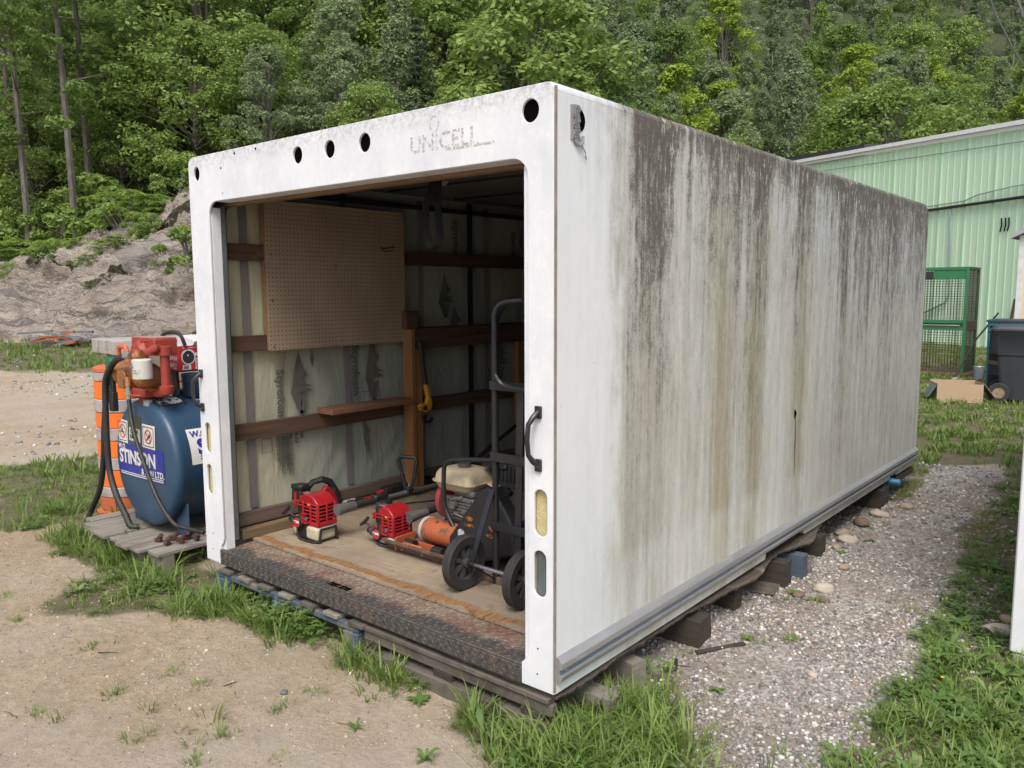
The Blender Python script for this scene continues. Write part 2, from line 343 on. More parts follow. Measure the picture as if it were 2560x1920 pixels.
t.bump(t.math('ADD', t.math('SUBTRACT', t.math('MULTIPLY', b1, 1.3), t.math('MULTIPLY', cr, .35)), t.math('MULTIPLY', t.noise(4, 9, .85), 1.3)), 1.0, .2); M_rock = t.done(c, .85)
tv = np.linspace(-30, -3, 300); dv = np.linspace(-.5, 7.5, 110)
def rockz(d, a):
    q = Vector((a*.22, d*.5, 0)); H = rockH(a)+.25; e = min(1, max(0, (d+.3)/6.3))
    lim = math.sin(e*math.pi/2)**.75 if e < 1 else 1
    ca, sa = .87, .5; u_ = a*ca+d*1.6*sa; v_ = -a*sa+d*1.6*ca      # folds run diagonally up to the right
    step = mnoise.fractal(Vector((u_*.16, v_*.55, 1)), 1, 2, 4)
    rg = abs(mnoise.noise(Vector((u_*.2, v_*.75, 5))))
    fn = mnoise.fractal(Vector((u_*.7, v_*2.6, 7)), .8, 2, 5)
    st_ = mnoise.noise(Vector((u_*.45, v_*.9, 12)))*3.2; st_ = (math.floor(st_)+min(1, (st_-math.floor(st_))*3.5))/3.2      # broken ledges
    z = H*lim+min(1, max(0, (d+.4)*1.2))*(step*.9-rg*.9+fn*.3+st_*.75)
    if d > 6: z -= (d-6)*1.2
    ox = mnoise.noise(Vector((a*.5, z*1.1, 3)))*.6+mnoise.noise(Vector((a*1.9, z*3, 8)))*.16
    return z, ox, rg
V = []; soil = []
for d in dv:
    for a in tv:
        z, ox, rg = rockz(d, a); V.append(tuple(st2w(s_foot(a)+d+ox, a, GZ+z-.12 if d > -.4 else GZ-.5)))
        k = d/6.5
        band = 1 if abs(d-(3.4+.10*(a+14)*.9+mnoise.noise(Vector((a*.3, 0, 0)))*1.2)) < .55 and a > -19 else 0
        band2 = 1 if abs(d-(1.4+.12*(a+14)+mnoise.noise(Vector((a*.3, 4, 0)))*.8)) < .28 and a > -16.5 else 0
        soil.append(min(1, .12+.95*max(0, k-.62)*2.2+band*.5+band2*.45+max(0, rg-.42)*1.2))
V = np.array(V); gi = np.arange(len(V)).reshape(len(dv), len(tv)); F = np.stack([gi[:-1, :-1].ravel(), gi[:-1, 1:].ravel(), gi[1:, 1:].ravel(), gi[1:, :-1].ravel()], -1)
rock = mesh_np('rock_outcrop', V, F, M_rock, col={'soil': np.array(soil)}, smooth=True)
setp(rock, 'banded bare rock outcrop at the foot of the wooded hill', None, kind='structure')
# ------------------------------------------------------------------ trees
def leafmat(name, ca, cb, tr=.35):
    t = NT(name); oi = t.n('ShaderNodeObjectInfo').outputs['Random']; rn = t.attr('rnd')
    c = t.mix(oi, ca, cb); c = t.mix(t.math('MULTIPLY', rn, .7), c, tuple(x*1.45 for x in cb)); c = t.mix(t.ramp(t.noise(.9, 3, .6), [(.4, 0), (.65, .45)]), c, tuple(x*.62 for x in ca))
    d = t.n('ShaderNodeBsdfTranslucent'); t.inp(d.inputs[0], t.mix(.5, c, tuple(x*1.6 for x in cb))); m = t.n('ShaderNodeMixShader'); m.inputs[0].default_value = tr
    t.done(c, .55); t.b.inputs['Specular IOR Level'].default_value = .25
    t.l(t.b.outputs[0], m.inputs[1]); t.l(d.outputs[0], m.inputs[2]); t.l(m.outputs[0], t.o.inputs[0]); return t.mat
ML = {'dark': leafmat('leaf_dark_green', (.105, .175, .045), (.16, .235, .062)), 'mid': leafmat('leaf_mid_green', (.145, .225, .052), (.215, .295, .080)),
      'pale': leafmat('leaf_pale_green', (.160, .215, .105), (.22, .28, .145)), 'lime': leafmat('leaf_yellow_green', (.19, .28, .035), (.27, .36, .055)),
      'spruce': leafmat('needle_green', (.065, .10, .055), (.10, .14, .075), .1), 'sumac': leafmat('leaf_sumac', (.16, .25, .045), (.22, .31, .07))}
M_bark = surf('bark_grey', (.17, .155, .14), (.07, .06, .05), scale=6, sx=(1, 1, .3), bump=.8, bscale=14, bdist=.03, rough=.9)
M_birch = surf('bark_pale', (.34, .33, .30), (.16, .15, .13), scale=7, sx=(1, 1, 2), bump=.4, bscale=14, bdist=.02, rough=.85)
def leaves(cl, n, size, flat=.6, up=.55, aspect=.55):
    """cl: list (cx,cy,cz,rx,rz). returns V,F,rnd"""
    cl = np.array(cl); k = len(cl); N = k*n; C = np.repeat(cl, n, 0)
    u = rng.normal(size=(N, 3)); u /= np.linalg.norm(u, axis=1)[:, None]; u[:, 2] = np.where((u[:, 2] < -.2) & (rng.random(N) < .65), -u[:, 2], u[:, 2])
    rad = .55+.5*rng.random(N)**.6
    P = C[:, :3]+u*np.stack([C[:, 3], C[:, 3], C[:, 4]], -1)*rad[:, None]
    nr = u*.5+np.array([0, 0, up])+rng.normal(size=(N, 3))*.45; nr /= np.linalg.norm(nr, axis=1)[:, None]
    a = rng.normal(size=(N, 3)); a[:, 2] -= .5; a -= nr*(a*nr).sum(1)[:, None]; a /= np.linalg.norm(a, axis=1)[:, None]; b = np.cross(nr, a)
    s = (size*(.6+.8*rng.random(N)))[:, None]
    v0 = P-a*s*.5; v1 = P+b*s*aspect*.5-nr*s*.08; v2 = P+a*s*.5; v3 = P-b*s*aspect*.5-nr*s*.08
    V = np.stack([v0, v1, v2, v3], 1).reshape(-1, 3); F = np.arange(N*4).reshape(-1, 4)
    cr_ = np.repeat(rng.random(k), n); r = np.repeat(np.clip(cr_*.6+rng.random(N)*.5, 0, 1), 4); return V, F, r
def mk(name, V, F, r, mat): o = mesh_np(name, V, F, mat, col={'rnd': r}); me = o.data; bpy.data.objects.remove(o); return me
def wood_mesh(name, branches, mat):
    mb = MB()
    for pts, r in branches: mb.tube(pts, r, 6, caps=False)
    o = mb.build(name, mat); me = o.data; bpy.data.objects.remove(o); return me
def broad(seed, H=9, W=3.2, base=.06, ncl=120, per=125, size=.2, mat='mid'):
    rs = random.Random(seed); cl = []; br = [([(0, 0, -.6), (rs.uniform(-.1, .1), rs.uniform(-.1, .1), H*.4), (rs.uniform(-.3, .3), rs.uniform(-.3, .3), H*.9)], [.15, .1, .02])]
    for i in range(ncl):
        f = rs.random()**.85; z = H*(base+(1-base)*f); rr = W*math.sin(math.pi*min(.97, (.2+.8*f)))**.6*(.35+.7*rs.random()**.6); a = rs.uniform(0, 6.283)
        r = rs.uniform(.4, .85)*W/2.8; p = (rr*math.cos(a), rr*math.sin(a), z); cl.append((*p, r, r*.72))
        if i % 3 == 0: br.append(([(0, 0, z*.62), (p[0]*.5, p[1]*.5, z*.85), p], [.045, .03, .01]))
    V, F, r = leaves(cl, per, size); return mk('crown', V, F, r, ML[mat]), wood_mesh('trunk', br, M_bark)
def birch(seed, H=10, W=1.55, mat='pale', per=120, size=.17, ncl=105):
    rs = random.Random(seed); cl = []; x1 = rs.uniform(-.4, .4); br = [([(0, 0, -.6), (x1*.4, 0, H*.5), (x1, 0, H*.97)], [.1, .065, .01])]
    for i in range(ncl):
        f = rs.random()**1.1; z = H*(.06+.94*f); rr = W*(1-f)**.5*(.25+.75*rs.random())+.08; a = rs.uniform(0, 6.283); r = rs.uniform(.3, .6)
        p = (x1*z/H+rr*math.cos(a), rr*math.sin(a), z); cl.append((*p, r*.8, r*1.1))
        if i % 4 == 0: br.append(([(x1*z/H*.8, 0, z*.75), p], [.03, .008]))
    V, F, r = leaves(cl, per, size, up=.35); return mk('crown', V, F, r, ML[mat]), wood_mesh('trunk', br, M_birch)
def spruce(seed, H=9, W=1.9):
    rs = random.Random(seed); cl = []; br = [([(0, 0, -.6), (0, 0, H)], [.14, .01])]
    z = H*.1
    while z < H*.98:
        rad = W*(1-z/H)**.8+.1; k = int(6+rad*3); a0 = rs.uniform(0, 6)
        for j in range(k):
            a = a0+j*6.283/k+rs.uniform(-.2, .2); L_ = rad*rs.uniform(.75, 1.1)
            for q in np.linspace(.25, 1, max(2, int(L_*2.6))): cl.append((math.cos(a)*L_*q, math.sin(a)*L_*q, z-.22*L_*q*q, .24, .09))
        z += .38
    V, F, r = leaves(cl, 34, .15, up=.4, aspect=.3); return mk('crown', V, F, r, ML['spruce']), wood_mesh('trunk', br, M_bark)
def tall(seed, H=15):
    rs = random.Random(seed); cl = []; br = [([(0, 0, -1), (rs.uniform(-.4, .1), 0, H*.5), (rs.uniform(-.9, -.2), 0, H)], [.17, .13, .05])]
    for i in range(70):
        z = H*rs.uniform(.35, 1.02); a = rs.uniform(0, 6.28); f = z/H; rr = rs.uniform(.8, 3.2)*(.35+.75*f); p = (rr*math.cos(a)-.4*f, rr*math.sin(a), z)
        if z > H*.62 or i % 4 == 0: cl.append((*p, .62, .28))
        if i % 4 == 0 and f > .5: br.append(([(-.3*f, 0, z-.6), p], [.045, .01]))
    V, F, r = leaves(cl, 130, .2); return mk('crown', V, F, r, ML['dark']), wood_mesh('trunk', br, M_bark)
def sumac(seed, W=1.5, H=1.8, n=46, mat='sumac'):
    rs = random.Random(seed); Vs = []; br = []
    cnt = 0; P = []; A = []
    for i in range(n):
        a = rs.uniform(0, 6.28); rr = W*rs.random()**.6; z = H*(.35+.65*rs.random())*(1-.35*rr/W); c0 = Vector((rr*math.cos(a), rr*math.sin(a), z)); br.append(([(rr*.3*math.cos(a), rr*.3*math.sin(a), -.4), tuple(c0)], [.03, .01]))
        for f in range(7):
            b = f*6.283/7+rs.uniform(-.3, .3); d = Vector((math.cos(b), math.sin(b), .35)); L_ = rs.uniform(.32, .55)
            for q in range(8):
                s_ = (q+1)/8; pt = c0+d*L_*s_-Vector((0, 0, .28*s_*s_*L_*2)); side = d.cross(Vector((0, 0, 1))).normalized()
                for sg in (-1, 1):
                    tip = pt+side*sg*.13*(1.1-s_*.6)+d*.05-Vector((0, 0, .045)); w_ = d*.028
                    Vs += [pt-w_, tip-w_*.4, tip+w_*.4, pt+w_]; 
    V = np.array([tuple(v) for v in Vs]); F = np.arange(len(V)).reshape(-1, 4); r = np.repeat(rng.random(len(F)), 4)
    return mk('crown', V, F, r, ML[mat]), wood_mesh('trunk', br, M_bark)
PR = {'broad': [broad(1, 9, 3.2), broad(2, 8.5, 3.4, mat='mid'), broad(3, 10, 3.1, mat='dark'), broad(4, 9, 3.3, mat='mid')],
      'lime': [broad(5, 9.5, 2.3, mat='lime', ncl=80)], 'palebroad': [broad(6, 9, 2.5, mat='pale', ncl=90, size=.18)],
      'birch': [birch(7), birch(8, 11, 1.1), birch(9, 9, 1.4, 'mid')], 'spruce': [spruce(10)], 'tall': [tall(11), tall(12, 16)],
      'shrub': [broad(13, 2.4, 1.5, .02, 36, 140, .15, 'mid'), broad(14, 2.2, 1.4, .02, 30, 140, .15, 'mid')], 'sumac': [sumac(15), sumac(16, 1.2, 1.4, 34)]}
DESC = {'broad': 'dense green broadleaf tree', 'lime': 'bright yellow green leafy tree', 'palebroad': 'pale grey green leafy tree', 'birch': 'slender pale columnar birch', 'spruce': 'dark green spruce with drooping branches',
        'tall': 'tall bare trunked tree', 'shrub': 'bushy green shrub', 'sumac': 'bright green feathery sumac bush'}
CATS = {'shrub': 'shrub', 'sumac': 'shrub'}; NM = {'broad': 'broadleaf_tree', 'lime': 'yellow_green_tree', 'palebroad': 'pale_leaf_tree', 'birch': 'birch_tree', 'spruce': 'spruce_tree', 'tall': 'tall_tree', 'shrub': 'shrub', 'sumac': 'sumac_bush'}
LABN = {}
def plant(kind, s, t_, sc_=1.0, z=None, rz=None, sq=1.0, label=None, k=None):
    d = s-s_foot(t_); zz = hillz(d, t_) if z is None else z
    zone = 'above the rock outcrop' if t_/s < -.42 else 'left of the container roof' if t_/s < -.2 else 'behind the container front' if t_/s < .12 else 'behind the container rear' if t_/s < .33 else 'over the green building'
    row = 'low on the hillside' if d < 13 else 'halfway up the hillside' if d < 27 else 'high on the hillside'
    base = DESC[kind]; lb = label or f'{base} {row} {zone}'
    o = thing(NM[kind], lb, CATS.get(kind, 'tree'), st2w(s, t_, zz-.1), rz if rz is not None else random.uniform(0, 6.28), 'trees and shrubs on the wooded hillside')
    o.scale = (sc_*sq, sc_*sq, sc_)
    cr_, tr_ = PR[kind][k if k is not None else random.randrange(len(PR[kind]))]
    for n_, me in (('crown', cr_), ('trunk', tr_)):
        c = bpy.data.objects.new(n_, me); COL.objects.link(c); c.parent = o
    return o
rs = random.Random(5)
for ri, dd in enumerate([9, 12, 15.5, 19.5, 24.5, 31, 39, 48, 58, 69]):
    tmin, tmax = -.70, .72; st = 3.2+ri*.3
    s_mid = 30+dd; a = -.68*(s_mid)-3; off = rs.uniform(0, st)
    a += off
    while a < .70*(s_mid+10)+3:
        tt = a+rs.uniform(-1.1, 1.1); s = s_foot(tt)+dd+rs.uniform(-1.5, 1.5); f = tt/s
        if abs(f) < .70:
            u = rs.random()
            if f > .10:   # right: birch, pale, lime mixed
                kind = 'birch' if u < .42 else 'palebroad' if u < .58 else 'broad' if u < .86 else 'lime' if u < .95 else 'spruce'
            elif f > -.2: kind = 'broad' if u < .62 else 'birch' if u < .76 else 'spruce' if u < .83 else 'palebroad' if u < .93 else 'lime'
            else: kind = 'broad' if u < .84 else 'spruce' if u < .90 else 'palebroad'
            if f < -.42 and dd < 11: kind = 'shrub'
            scl = rs.uniform(.8, 1.15)*(.62 if dd < 11 else .85 if dd < 15 else 1.0)
            if kind == 'shrub': scl *= 1.5
            if f < -.3 and dd < 11: scl *= .75
            plant(kind, s, tt, scl, sq=rs.uniform(.9, 1.2))
        a += st*rs.uniform(.8, 1.25)
for i in range(34):   # understorey that closes the gaps above the rock and behind the container
    tt = rs.uniform(-24, 24); s = s_foot(tt)+rs.uniform(8.5, 30); f = tt/s
    if abs(f) < .7: plant('shrub' if rs.random() < .6 else 'broad', s, tt, rs.uniform(1.2, 1.8) if False else rs.uniform(.9, 1.25)*(1.5 if i % 2 else 1.0)*(.8), sq=rs.uniform(1.0, 1.25))
# distinct ones read off the photograph
def at_px(u, v, D): # a point D metres away along a photo direction, for choosing lateral position only
    d = fw+r2*((u-1106)/1728.6)-u2*((v-829.5)/1728.6); d.normalize(); q = CAM+d*D; return q, (q-C0).dot(fwh), (q-C0).dot(rth)
for i, (u, D, sc_) in enumerate([(45, 45, 1.0), (150, 43, 1.05), (185, 46, 1.1), (15, 52, 1.1)]):
    q, s, tt = at_px(u, 250, D)
    plant('tall', s, tt, sc_, rz=.3+i, label=['tall grey trunked tree near the top left corner of the wood', 'tall leaning grey trunk left of its close neighbour above the sumac', 'tall straight grey trunk beside the leaning trunk', 'tall tree with thin crown at the extreme left'][i], k=i % 2)
for u, D, sc_ in [(1850, 68, 1.15), (1560, 60, 1.0), (1290, 50, .8), (2010, 75, .9), (1560, 74, 1.25)]:
    q, s, tt = at_px(u, 200, D); plant('lime', s, tt, sc_, label='bright yellow green tree standing out above the '+('green building roof' if u > 1800 else 'container roof'))
q, s, tt = at_px(900, 200, 42); plant('spruce', s, tt, .95, label='dark spruce rising behind the middle of the container front')
for i, (u, D, dz, sc_, kk) in enumerate([(70, 44.5, 0, 1.0, 'sumac'), (225, 39.2, 0, 1.0, 'sumac'), (290, 37.6, 0, 1.1, 'sumac'), (355, 37.4, 0, 1.0, 'sumac'), (180, 40.2, 0, .9, 'sumac'), (130, 42, 0, 1.1, 'sumac'), (15, 45, 0, 1.1, 'sumac'), (235, 37.0, 0, .55, 'sumac'), (403, 31.0, 0, .8, 'shrub'), (172, 34.2, 0, .36, 'sumac'), (395, 37, 0, .7, 'sumac'), (120, 40.2, 0, .6, 'shrub'), (55, 41, 0, .6, 'sumac'), (330, 34.6, 0, .45, 'shrub'), (255, 34.4, 0, .4, 'sumac'), (90, 37.2, 0, .35, 'shrub'), (350, 32.2, 0, .3, 'sumac'), (150, 37.5, 0, .3, 'shrub'), (300, 36, 0, .5, 'shrub'), (20, 38.5, 0, .4, 'shrub'), (310, 40.5, 0, 1.2, 'sumac'), (395, 40, 0, 1.0, 'shrub'), (195, 35.2, 0, .35, 'sumac'), (60, 47, 0, 1.2, 'shrub'), (240, 42, 0, 1.3, 'shrub'), (140, 45, 0, 1.3, 'shrub')]):
    q, s, tt = at_px(u, 500, D); d = s-s_foot(tt)
    z = (GZ+rockz(d, tt)[0]-.15) if d < 6 else hillz(d, tt)
    plant(kk, s, tt, sc_, z=z, label=('feathery bright sumac bush on top of the rock outcrop' if kk == 'sumac' and d > 4.5 else 'small sumac growing from a ledge in the rock face' if kk == 'sumac' else 'rounded dark bush on the rock outcrop'))
# ------------------------------------------------------------------ container (truck box body) : x -2.44..0, y 0..5.21, z 0..2.2
W_, L_, H_ = 2.44, 5.21, 2.20
def grime_paint():
    t = NT('weathered_white_paint'); P = t.sep(); X, Y, Z = P[0], P[1], P[2]
    yn = t.math('DIVIDE', t.math('ADD', Y, t.math('ADD', t.math('MULTIPLY', t.math('SUBTRACT', t.noise(1, 4, .7, t.map(sc_=(1, 5, .35))), .5), .22), t.math('MULTIPLY', t.math('SUBTRACT', t.noise(1, 6, .75, t.map(sc_=(1, 9, 3.5))), .5), .30))), 5.21)
    Q = lambda L: [(y/5.21, v) for y, v in L]
    # dark mould streaks : strength per position along the wall
    dark = t.ramp(yn, Q([(0, 0), (.2, .04), (.36, .14), (.46, .40), (.52, .80), (.76, .86), (.84, .50), (.96, .38), (1.06, .55), (1.26, .66), (1.32, .50), (1.45, .70), (1.64, .66), (1.76, .84), (1.86, .58), (1.95, .40), (2.22, .46), (2.30, .90), (2.42, .62), (2.6, .46), (2.9, .52), (3.1, .92), (3.22, .68), (3.6, .80), (3.9, .70), (4.2, .98), (4.35, .70), (4.6, .64), (5.0, .80)]))
    olive = t.ramp(yn, Q([(0, 0), (.36, .0), (.46, .5), (.62, .62), (.8, .42), (.9, .22), (1.1, .30), (1.24, .42), (1.3, .9), (1.42, .8), (1.5, .3), (1.62, .42), (1.68, .95), (1.78, .9), (1.86, .35), (2.0, .1), (2.28, .35), (2.42, .9), (2.52, .25), (2.9, .15), (3.12, .45), (3.3, .2), (4.3, .2), (5.2, .15)]))
    blot = t.noise(1.0, 4, .6, t.map(sc_=(1, 3.5, 1.6)))
    streak = t.noise(1.0, 8, .72, t.map(sc_=(1, 24, .45)))
    fine = t.noise(1.0, 6, .78, t.map(sc_=(1, 90, 1.6)))
    mid = t.noise(1.0, 5, .65, t.map(sc_=(1, 9, .7), loc=(0, 3, 0)))
    speck = t.noise(105, 5, .92); speck2 = t.noise(42, 6, .82)
    zt = t.math('DIVIDE', Z, 2.2)
    fall = t.ramp(t.math('ADD', zt, t.math('MULTIPLY', t.math('SUBTRACT', mid, .5), .7)), [(0, .24), (.18, .34), (.42, .52), (.62, .70), (.78, .95), (.9, 1.0)])
    ramp_top = t.math('MULTIPLY', t.ramp(t.math('ADD', zt, t.math('MULTIPLY', t.math('SUBTRACT', streak, .5), .16)), [(.84, 0), (.93, .3), (.985, .75)]), t.ramp(yn, [(.02, .1), (.08, .55), (.14, 1)]))
    mott = t.noise(1.0, 9, .8, t.map(sc_=(1, 17, 6.5), loc=(0, 1, 2))); mott2 = t.noise(1.0, 7, .75, t.map(sc_=(1, 6, 2.0), loc=(0, 7, 2)))
    cov = t.math('MULTIPLY', t.math('ADD', t.math('MULTIPLY', dark, fall), t.math('MULTIPLY', ramp_top, .6)), t.math('ADD', .35, t.math('MULTIPLY', mott2, 1.45)))
    tex = t.math('ADD', t.math('MULTIPLY', t.math('SUBTRACT', streak, .5), 1.5), t.math('ADD', t.math('MULTIPLY', t.math('SUBTRACT', fine, .5), .8), t.math('ADD', t.math('MULTIPLY', t.math('SUBTRACT', speck2, .5), .9), t.math('MULTIPLY', t.math('SUBTRACT', mott, .5), 2.2))))
    soft = t.math('MULTIPLY', t.math('ADD', cov, t.math('MULTIPLY', t.math('MULTIPLY', tex, .75), t.ramp(cov, [(0, .15), (.3, 1)]))), .92, clamp=True)
    edge = t.ramp(t.math('ADD', t.math('MULTIPLY', cov, .62), t.math('ADD', t.math('MULTIPLY', t.math('SUBTRACT', speck, .5), 1.5), t.math('MULTIPLY', tex, .5))), [(.42, 0), (.56, 1)])
    wash = t.noise(2.2, 5, .6, t.map(sc_=(1, 1, .6)))
    base = t.mix(t.ramp(wash, [(.35, 0), (.7, 1)]), (.68, .70, .70), (.60, .63, .635))
    oc = t.math('MULTIPLY', olive, t.math('ADD', .5, t.math('MULTIPLY', streak, .9)), clamp=True)
    low = t.math('MULTIPLY', t.ramp(zt, [(.17, .5), (.20, 1.0), (.5, 1), (.9, .75)]), oc)
    cream = t.math('MULTIPLY', t.math('MULTIPLY', t.ramp(yn, [(.06, 0), (.10, 1)]), .55), t.ramp(t.math('ADD', t.math('MULTIPLY', blot, .5), t.math('MULTIPLY', mid, .5)), [(.4, 0), (.6, 1)])); base = t.mix(cream, base, (.47, .455, .365))
    base = t.mix(t.math('MULTIPLY', low, .85), base, (.29, .265, .135))
    g1 = t.mix(t.math('MULTIPLY', soft, .82), base, (.135, .125, .105))
    drk = t.ramp(cov, [(.10, .25), (.6, .85)])
    g2 = t.mix(t.math('MULTIPLY', edge, drk), g1, (.075, .066, .050))
    fleck = t.ramp(t.noise(1, 7, .88, t.map(sc_=(1, 30, 10), loc=(0, 5, 1))), [(.545, 0), (.585, 1)]); fl = t.math('MULTIPLY', fleck, t.math('MULTIPLY', t.ramp(zt, [(.2, .2), (.7, .45), (.9, .95)]), t.ramp(yn, [(.10, 0), (.16, 1)])))
    g3 = t.mix(fl, g2, (.52, .49, .41))
    pale = t.ramp(t.noise(1, 4, .6, t.map(sc_=(1, 40, .9), loc=(0, 9, 3))), [(.62, 0), (.7, .28)]); g3 = t.mix(t.math('MULTIPLY', pale, t.ramp(yn, [(.10, 0), (.16, 1)])), g3, (.56, .56, .54))
    dots = t.ramp(t.vor(22, t.map(sc_=(1, 1, .8))), [(.045, 1), (.075, 0)]); dm = t.ramp(t.noise(3, 3, .6), [(.52, 0), (.6, 1)]); g3 = t.mix(t.math('MULTIPLY', t.math('MULTIPLY', dots, dm), .75), g3, (.10, .09, .07))
    t.bump(t.math('ADD', edge, t.math('MULTIPLY', wash, 3.0)), .16, .004)
    return t.done(g3, t.mix(soft, .38, .8))
def clean_paint():
    t = NT('chalky_white_paint'); P = t.sep(); w1 = t.noise(2.6, 6, .65, t.map(sc_=(1, 1, .7))); fine = t.noise(1, 5, .7, t.map(sc_=(14, 14, 1.1)))
    c = t.mix(t.ramp(w1, [(.35, 0), (.65, 1)]), (.70, .72, .745), (.575, .60, .645)); c = t.mix(t.ramp(t.noise(9, 7, .8), [(.5, 0), (.66, .55)]), c, (.78, .79, .80))
    c = t.mix(t.ramp(fine, [(.56, 0), (.7, .35)]), c, (.52, .54, .56))
    top = t.math('MULTIPLY', t.ramp(t.math('DIVIDE', P[2], 2.2), [(.955, 0), (.995, .7)]), t.ramp(t.noise(40, 6, .8), [(.45, 0), (.6, 1)])); c = t.mix(top, c, (.28, .27, .25))
    sp = t.ramp(t.noise(120, 4, .8), [(.70, 0), (.74, .8)]); c = t.mix(sp, c, (.22, .2, .18))
    t.bump(w1, .12, .004); return t.done(c, .5)
M_side = grime_paint(); M_front = clean_paint()
M_seal = surf('rubber_seal', (.022, .022, .022), (.05, .05, .05), scale=30, rough=.8, bump=.8, bscale=120)
M_galv = surf('galvanised_channel', (.13, .155, .155), (.09, .105, .105), scale=10, rough=.55, metal=.3, bump=.15)
M_foam = surf('yellow_foam', (.52, .47, .25), (.40, .36, .19), scale=10, rough=.9, bump=.8, bscale=30, bdist=.01, spots=(.2, .18, .1), samt=(.6, .7))
M_dark = surf('dark_hole_shade_and_marks', (.003, .003, .003), (.004, .004, .004), rough=1, spec=.0)  # near-black paint for the shade inside holes, also tar and dark marks
M_black = surf('black_painted_metal', (.011, .012, .014), (.020, .021, .024), scale=12, rough=.42, bump=.15, spots=(.10, .085, .07), sscale=30, samt=(.64, .7))
M_blackpl = surf('black_plastic', (.010, .010, .011), (.019, .019, .019), scale=20, rough=.55, bump=.25, bscale=200, spots=(.12, .11, .095), sscale=18, samt=(.58, .75))
M_alu = surf('weathered_aluminium', (.42, .42, .42), (.30, .30, .30), scale=5, rough=.45, metal=.55, bump=.15, sx=(1, .2, 1), spots=(.48, .47, .44), sscale=30, samt=(.56, .75))
M_navy = surf('faded_blue_strip', (.09, .13, .20), (.14, .18, .24), scale=6, rough=.5, sx=(1, .3, 1), bump=.1, spots=(.26, .27, .26), samt=(.52, .7))
M_woodd = wood('dark_stained_wood', (.11, .06, .036), (.034, .020, .014), 'y', .8, stain=(.13, .085, .05), samt=(.6, .75))
M_woodv = wood('orange_stained_wood', (.29, .135, .05), (.17, .075, .03), 'z', .7)
M_woody = wood('pine_frame_wood', (.30, .19, .095), (.18, .11, .055), 'y', .8)
M_grey = wood('weathered_grey_wood', (.27, .25, .215), (.13, .118, .10), 'y', .9, stain=(.12, .10, .08), samt=(.55, .7))
M_greyx = wood('weathered_grey_wood_x', (.155, .138, .112), (.07, .06, .048), 'x', .9, stain=(.06, .05, .04), samt=(.5, .65))
M_rot = wood('rotten_dark_wood', (.058, .047, .037), (.022, .018, .015), 'x', .95, stain=(.105, .09, .075), samt=(.60, .72), bump=1)
M_blue = wood('blue_painted_wood', (.05, .08, .125), (.085, .10, .12), 'x', .85, stain=(.17, .15, .12), samt=(.52, .62))
box = thing('storage_container', 'white fibreglass truck box used as an open fronted tool shed, streaked with black mould', 'container')
Mf = axes((0, 0, 0), (1, 0, 0), (0, 0, 1))     # local x -> x, local y -> z, local z -> -y
holes = [circ(-2.359, 2.108, .0215*1.35, 20, .037), circ(-1.468, 2.108, .036, 24, .038), circ(-1.233, 2.108, .036, 24, .038), circ(-.997, 2.108, .037, 24, .039), circ(-.109, 2.111, .038, 24, .040)]
slots = [rrect(-.094, -.034, .591, .768, .0298), rrect(-.096, -.038, .361, .538, .0288), rrect(-2.398, -2.342, .612, .78, .0278), rrect(-2.40, -2.346, .38, .548, .0268)]
outer = rrect(-2.44, -.004, 0, 2.197, [.035, .045, .01, .006])
opening = [(-2.284, .103), (-2.262, .125), (-2.254, .15), (-2.254, 1.89)]+[(-2.254+.07-.07*math.cos(R(a)), 1.89+.065*math.sin(R(a))) for a in (20, 40, 60, 80, 90)]+[(-.20, 1.955)]+[(-.19+.07*math.sin(R(a)), 1.885+.07*math.cos(R(a))) for a in (10, 30, 50, 70, 85)]+[(-.120, 1.87), (-.120, .118), (-.153, .082), (-.154, -.02), (-2.29, -.02), (-2.29, .09)]
# header and two posts as one outline (the opening runs down to the sill)
out2 = [(-2.44, .0)]+[(-2.44+.045-.045*math.cos(R(a)), 2.152+.045*math.sin(R(a))) for a in range(0, 91, 15)]+[(-.039+.035*math.sin(R(a)), 2.162+.035*math.cos(R(a))) for a in range(0, 91, 15)]+[(-.004, 0), (-.155, 0), (-.155, .084), (-.121, .118)]+[(-.121, 1.87)]+[(-.191+.07*math.cos(R(a)), 1.885+.07*math.sin(R(a))) for a in range(5, 91, 17)]+[(-2.184-.07*math.sin(R(a)), 1.885+.07*math.cos(R(a))) for a in range(0, 91, 15)]+[(-2.254, .15), (-2.262, .125), (-2.287, .103), (-2.292, .0)]
fr = flat_curve('front_frame', [out2]+holes+slots, .007, Mf @ Matrix.Translation((0, 0, -.0065)), M_front, box, bevel=.003)
mb = MB(); mb.bx(-2.43, -.02, .05, .06, 1.97, 2.19); mb.bx(-2.4135, -2.30, .012, .013, 2.05, 2.16); mb.bx(-.16, -.05, .012, .013, 2.05, 2.16); mb.bx(-1.53, -.94, .012, .013, 2.05, 2.16); mb.build('hole_shade_plates', M_dark, box)  # black plates added close behind the holes, painted shade of the hollow header
mb = MB()
for x in (-.066, -2.372): mb = MB(); mb.bx(x-.055, x+.052, .02, .06, .2, .98); mb.build('foam_filling', M_foam, box)
mb = MB(); mb.bx(-.094, -.045, .016, .0195, .355, .55); mb.build('dark_gap', M_galv, box)
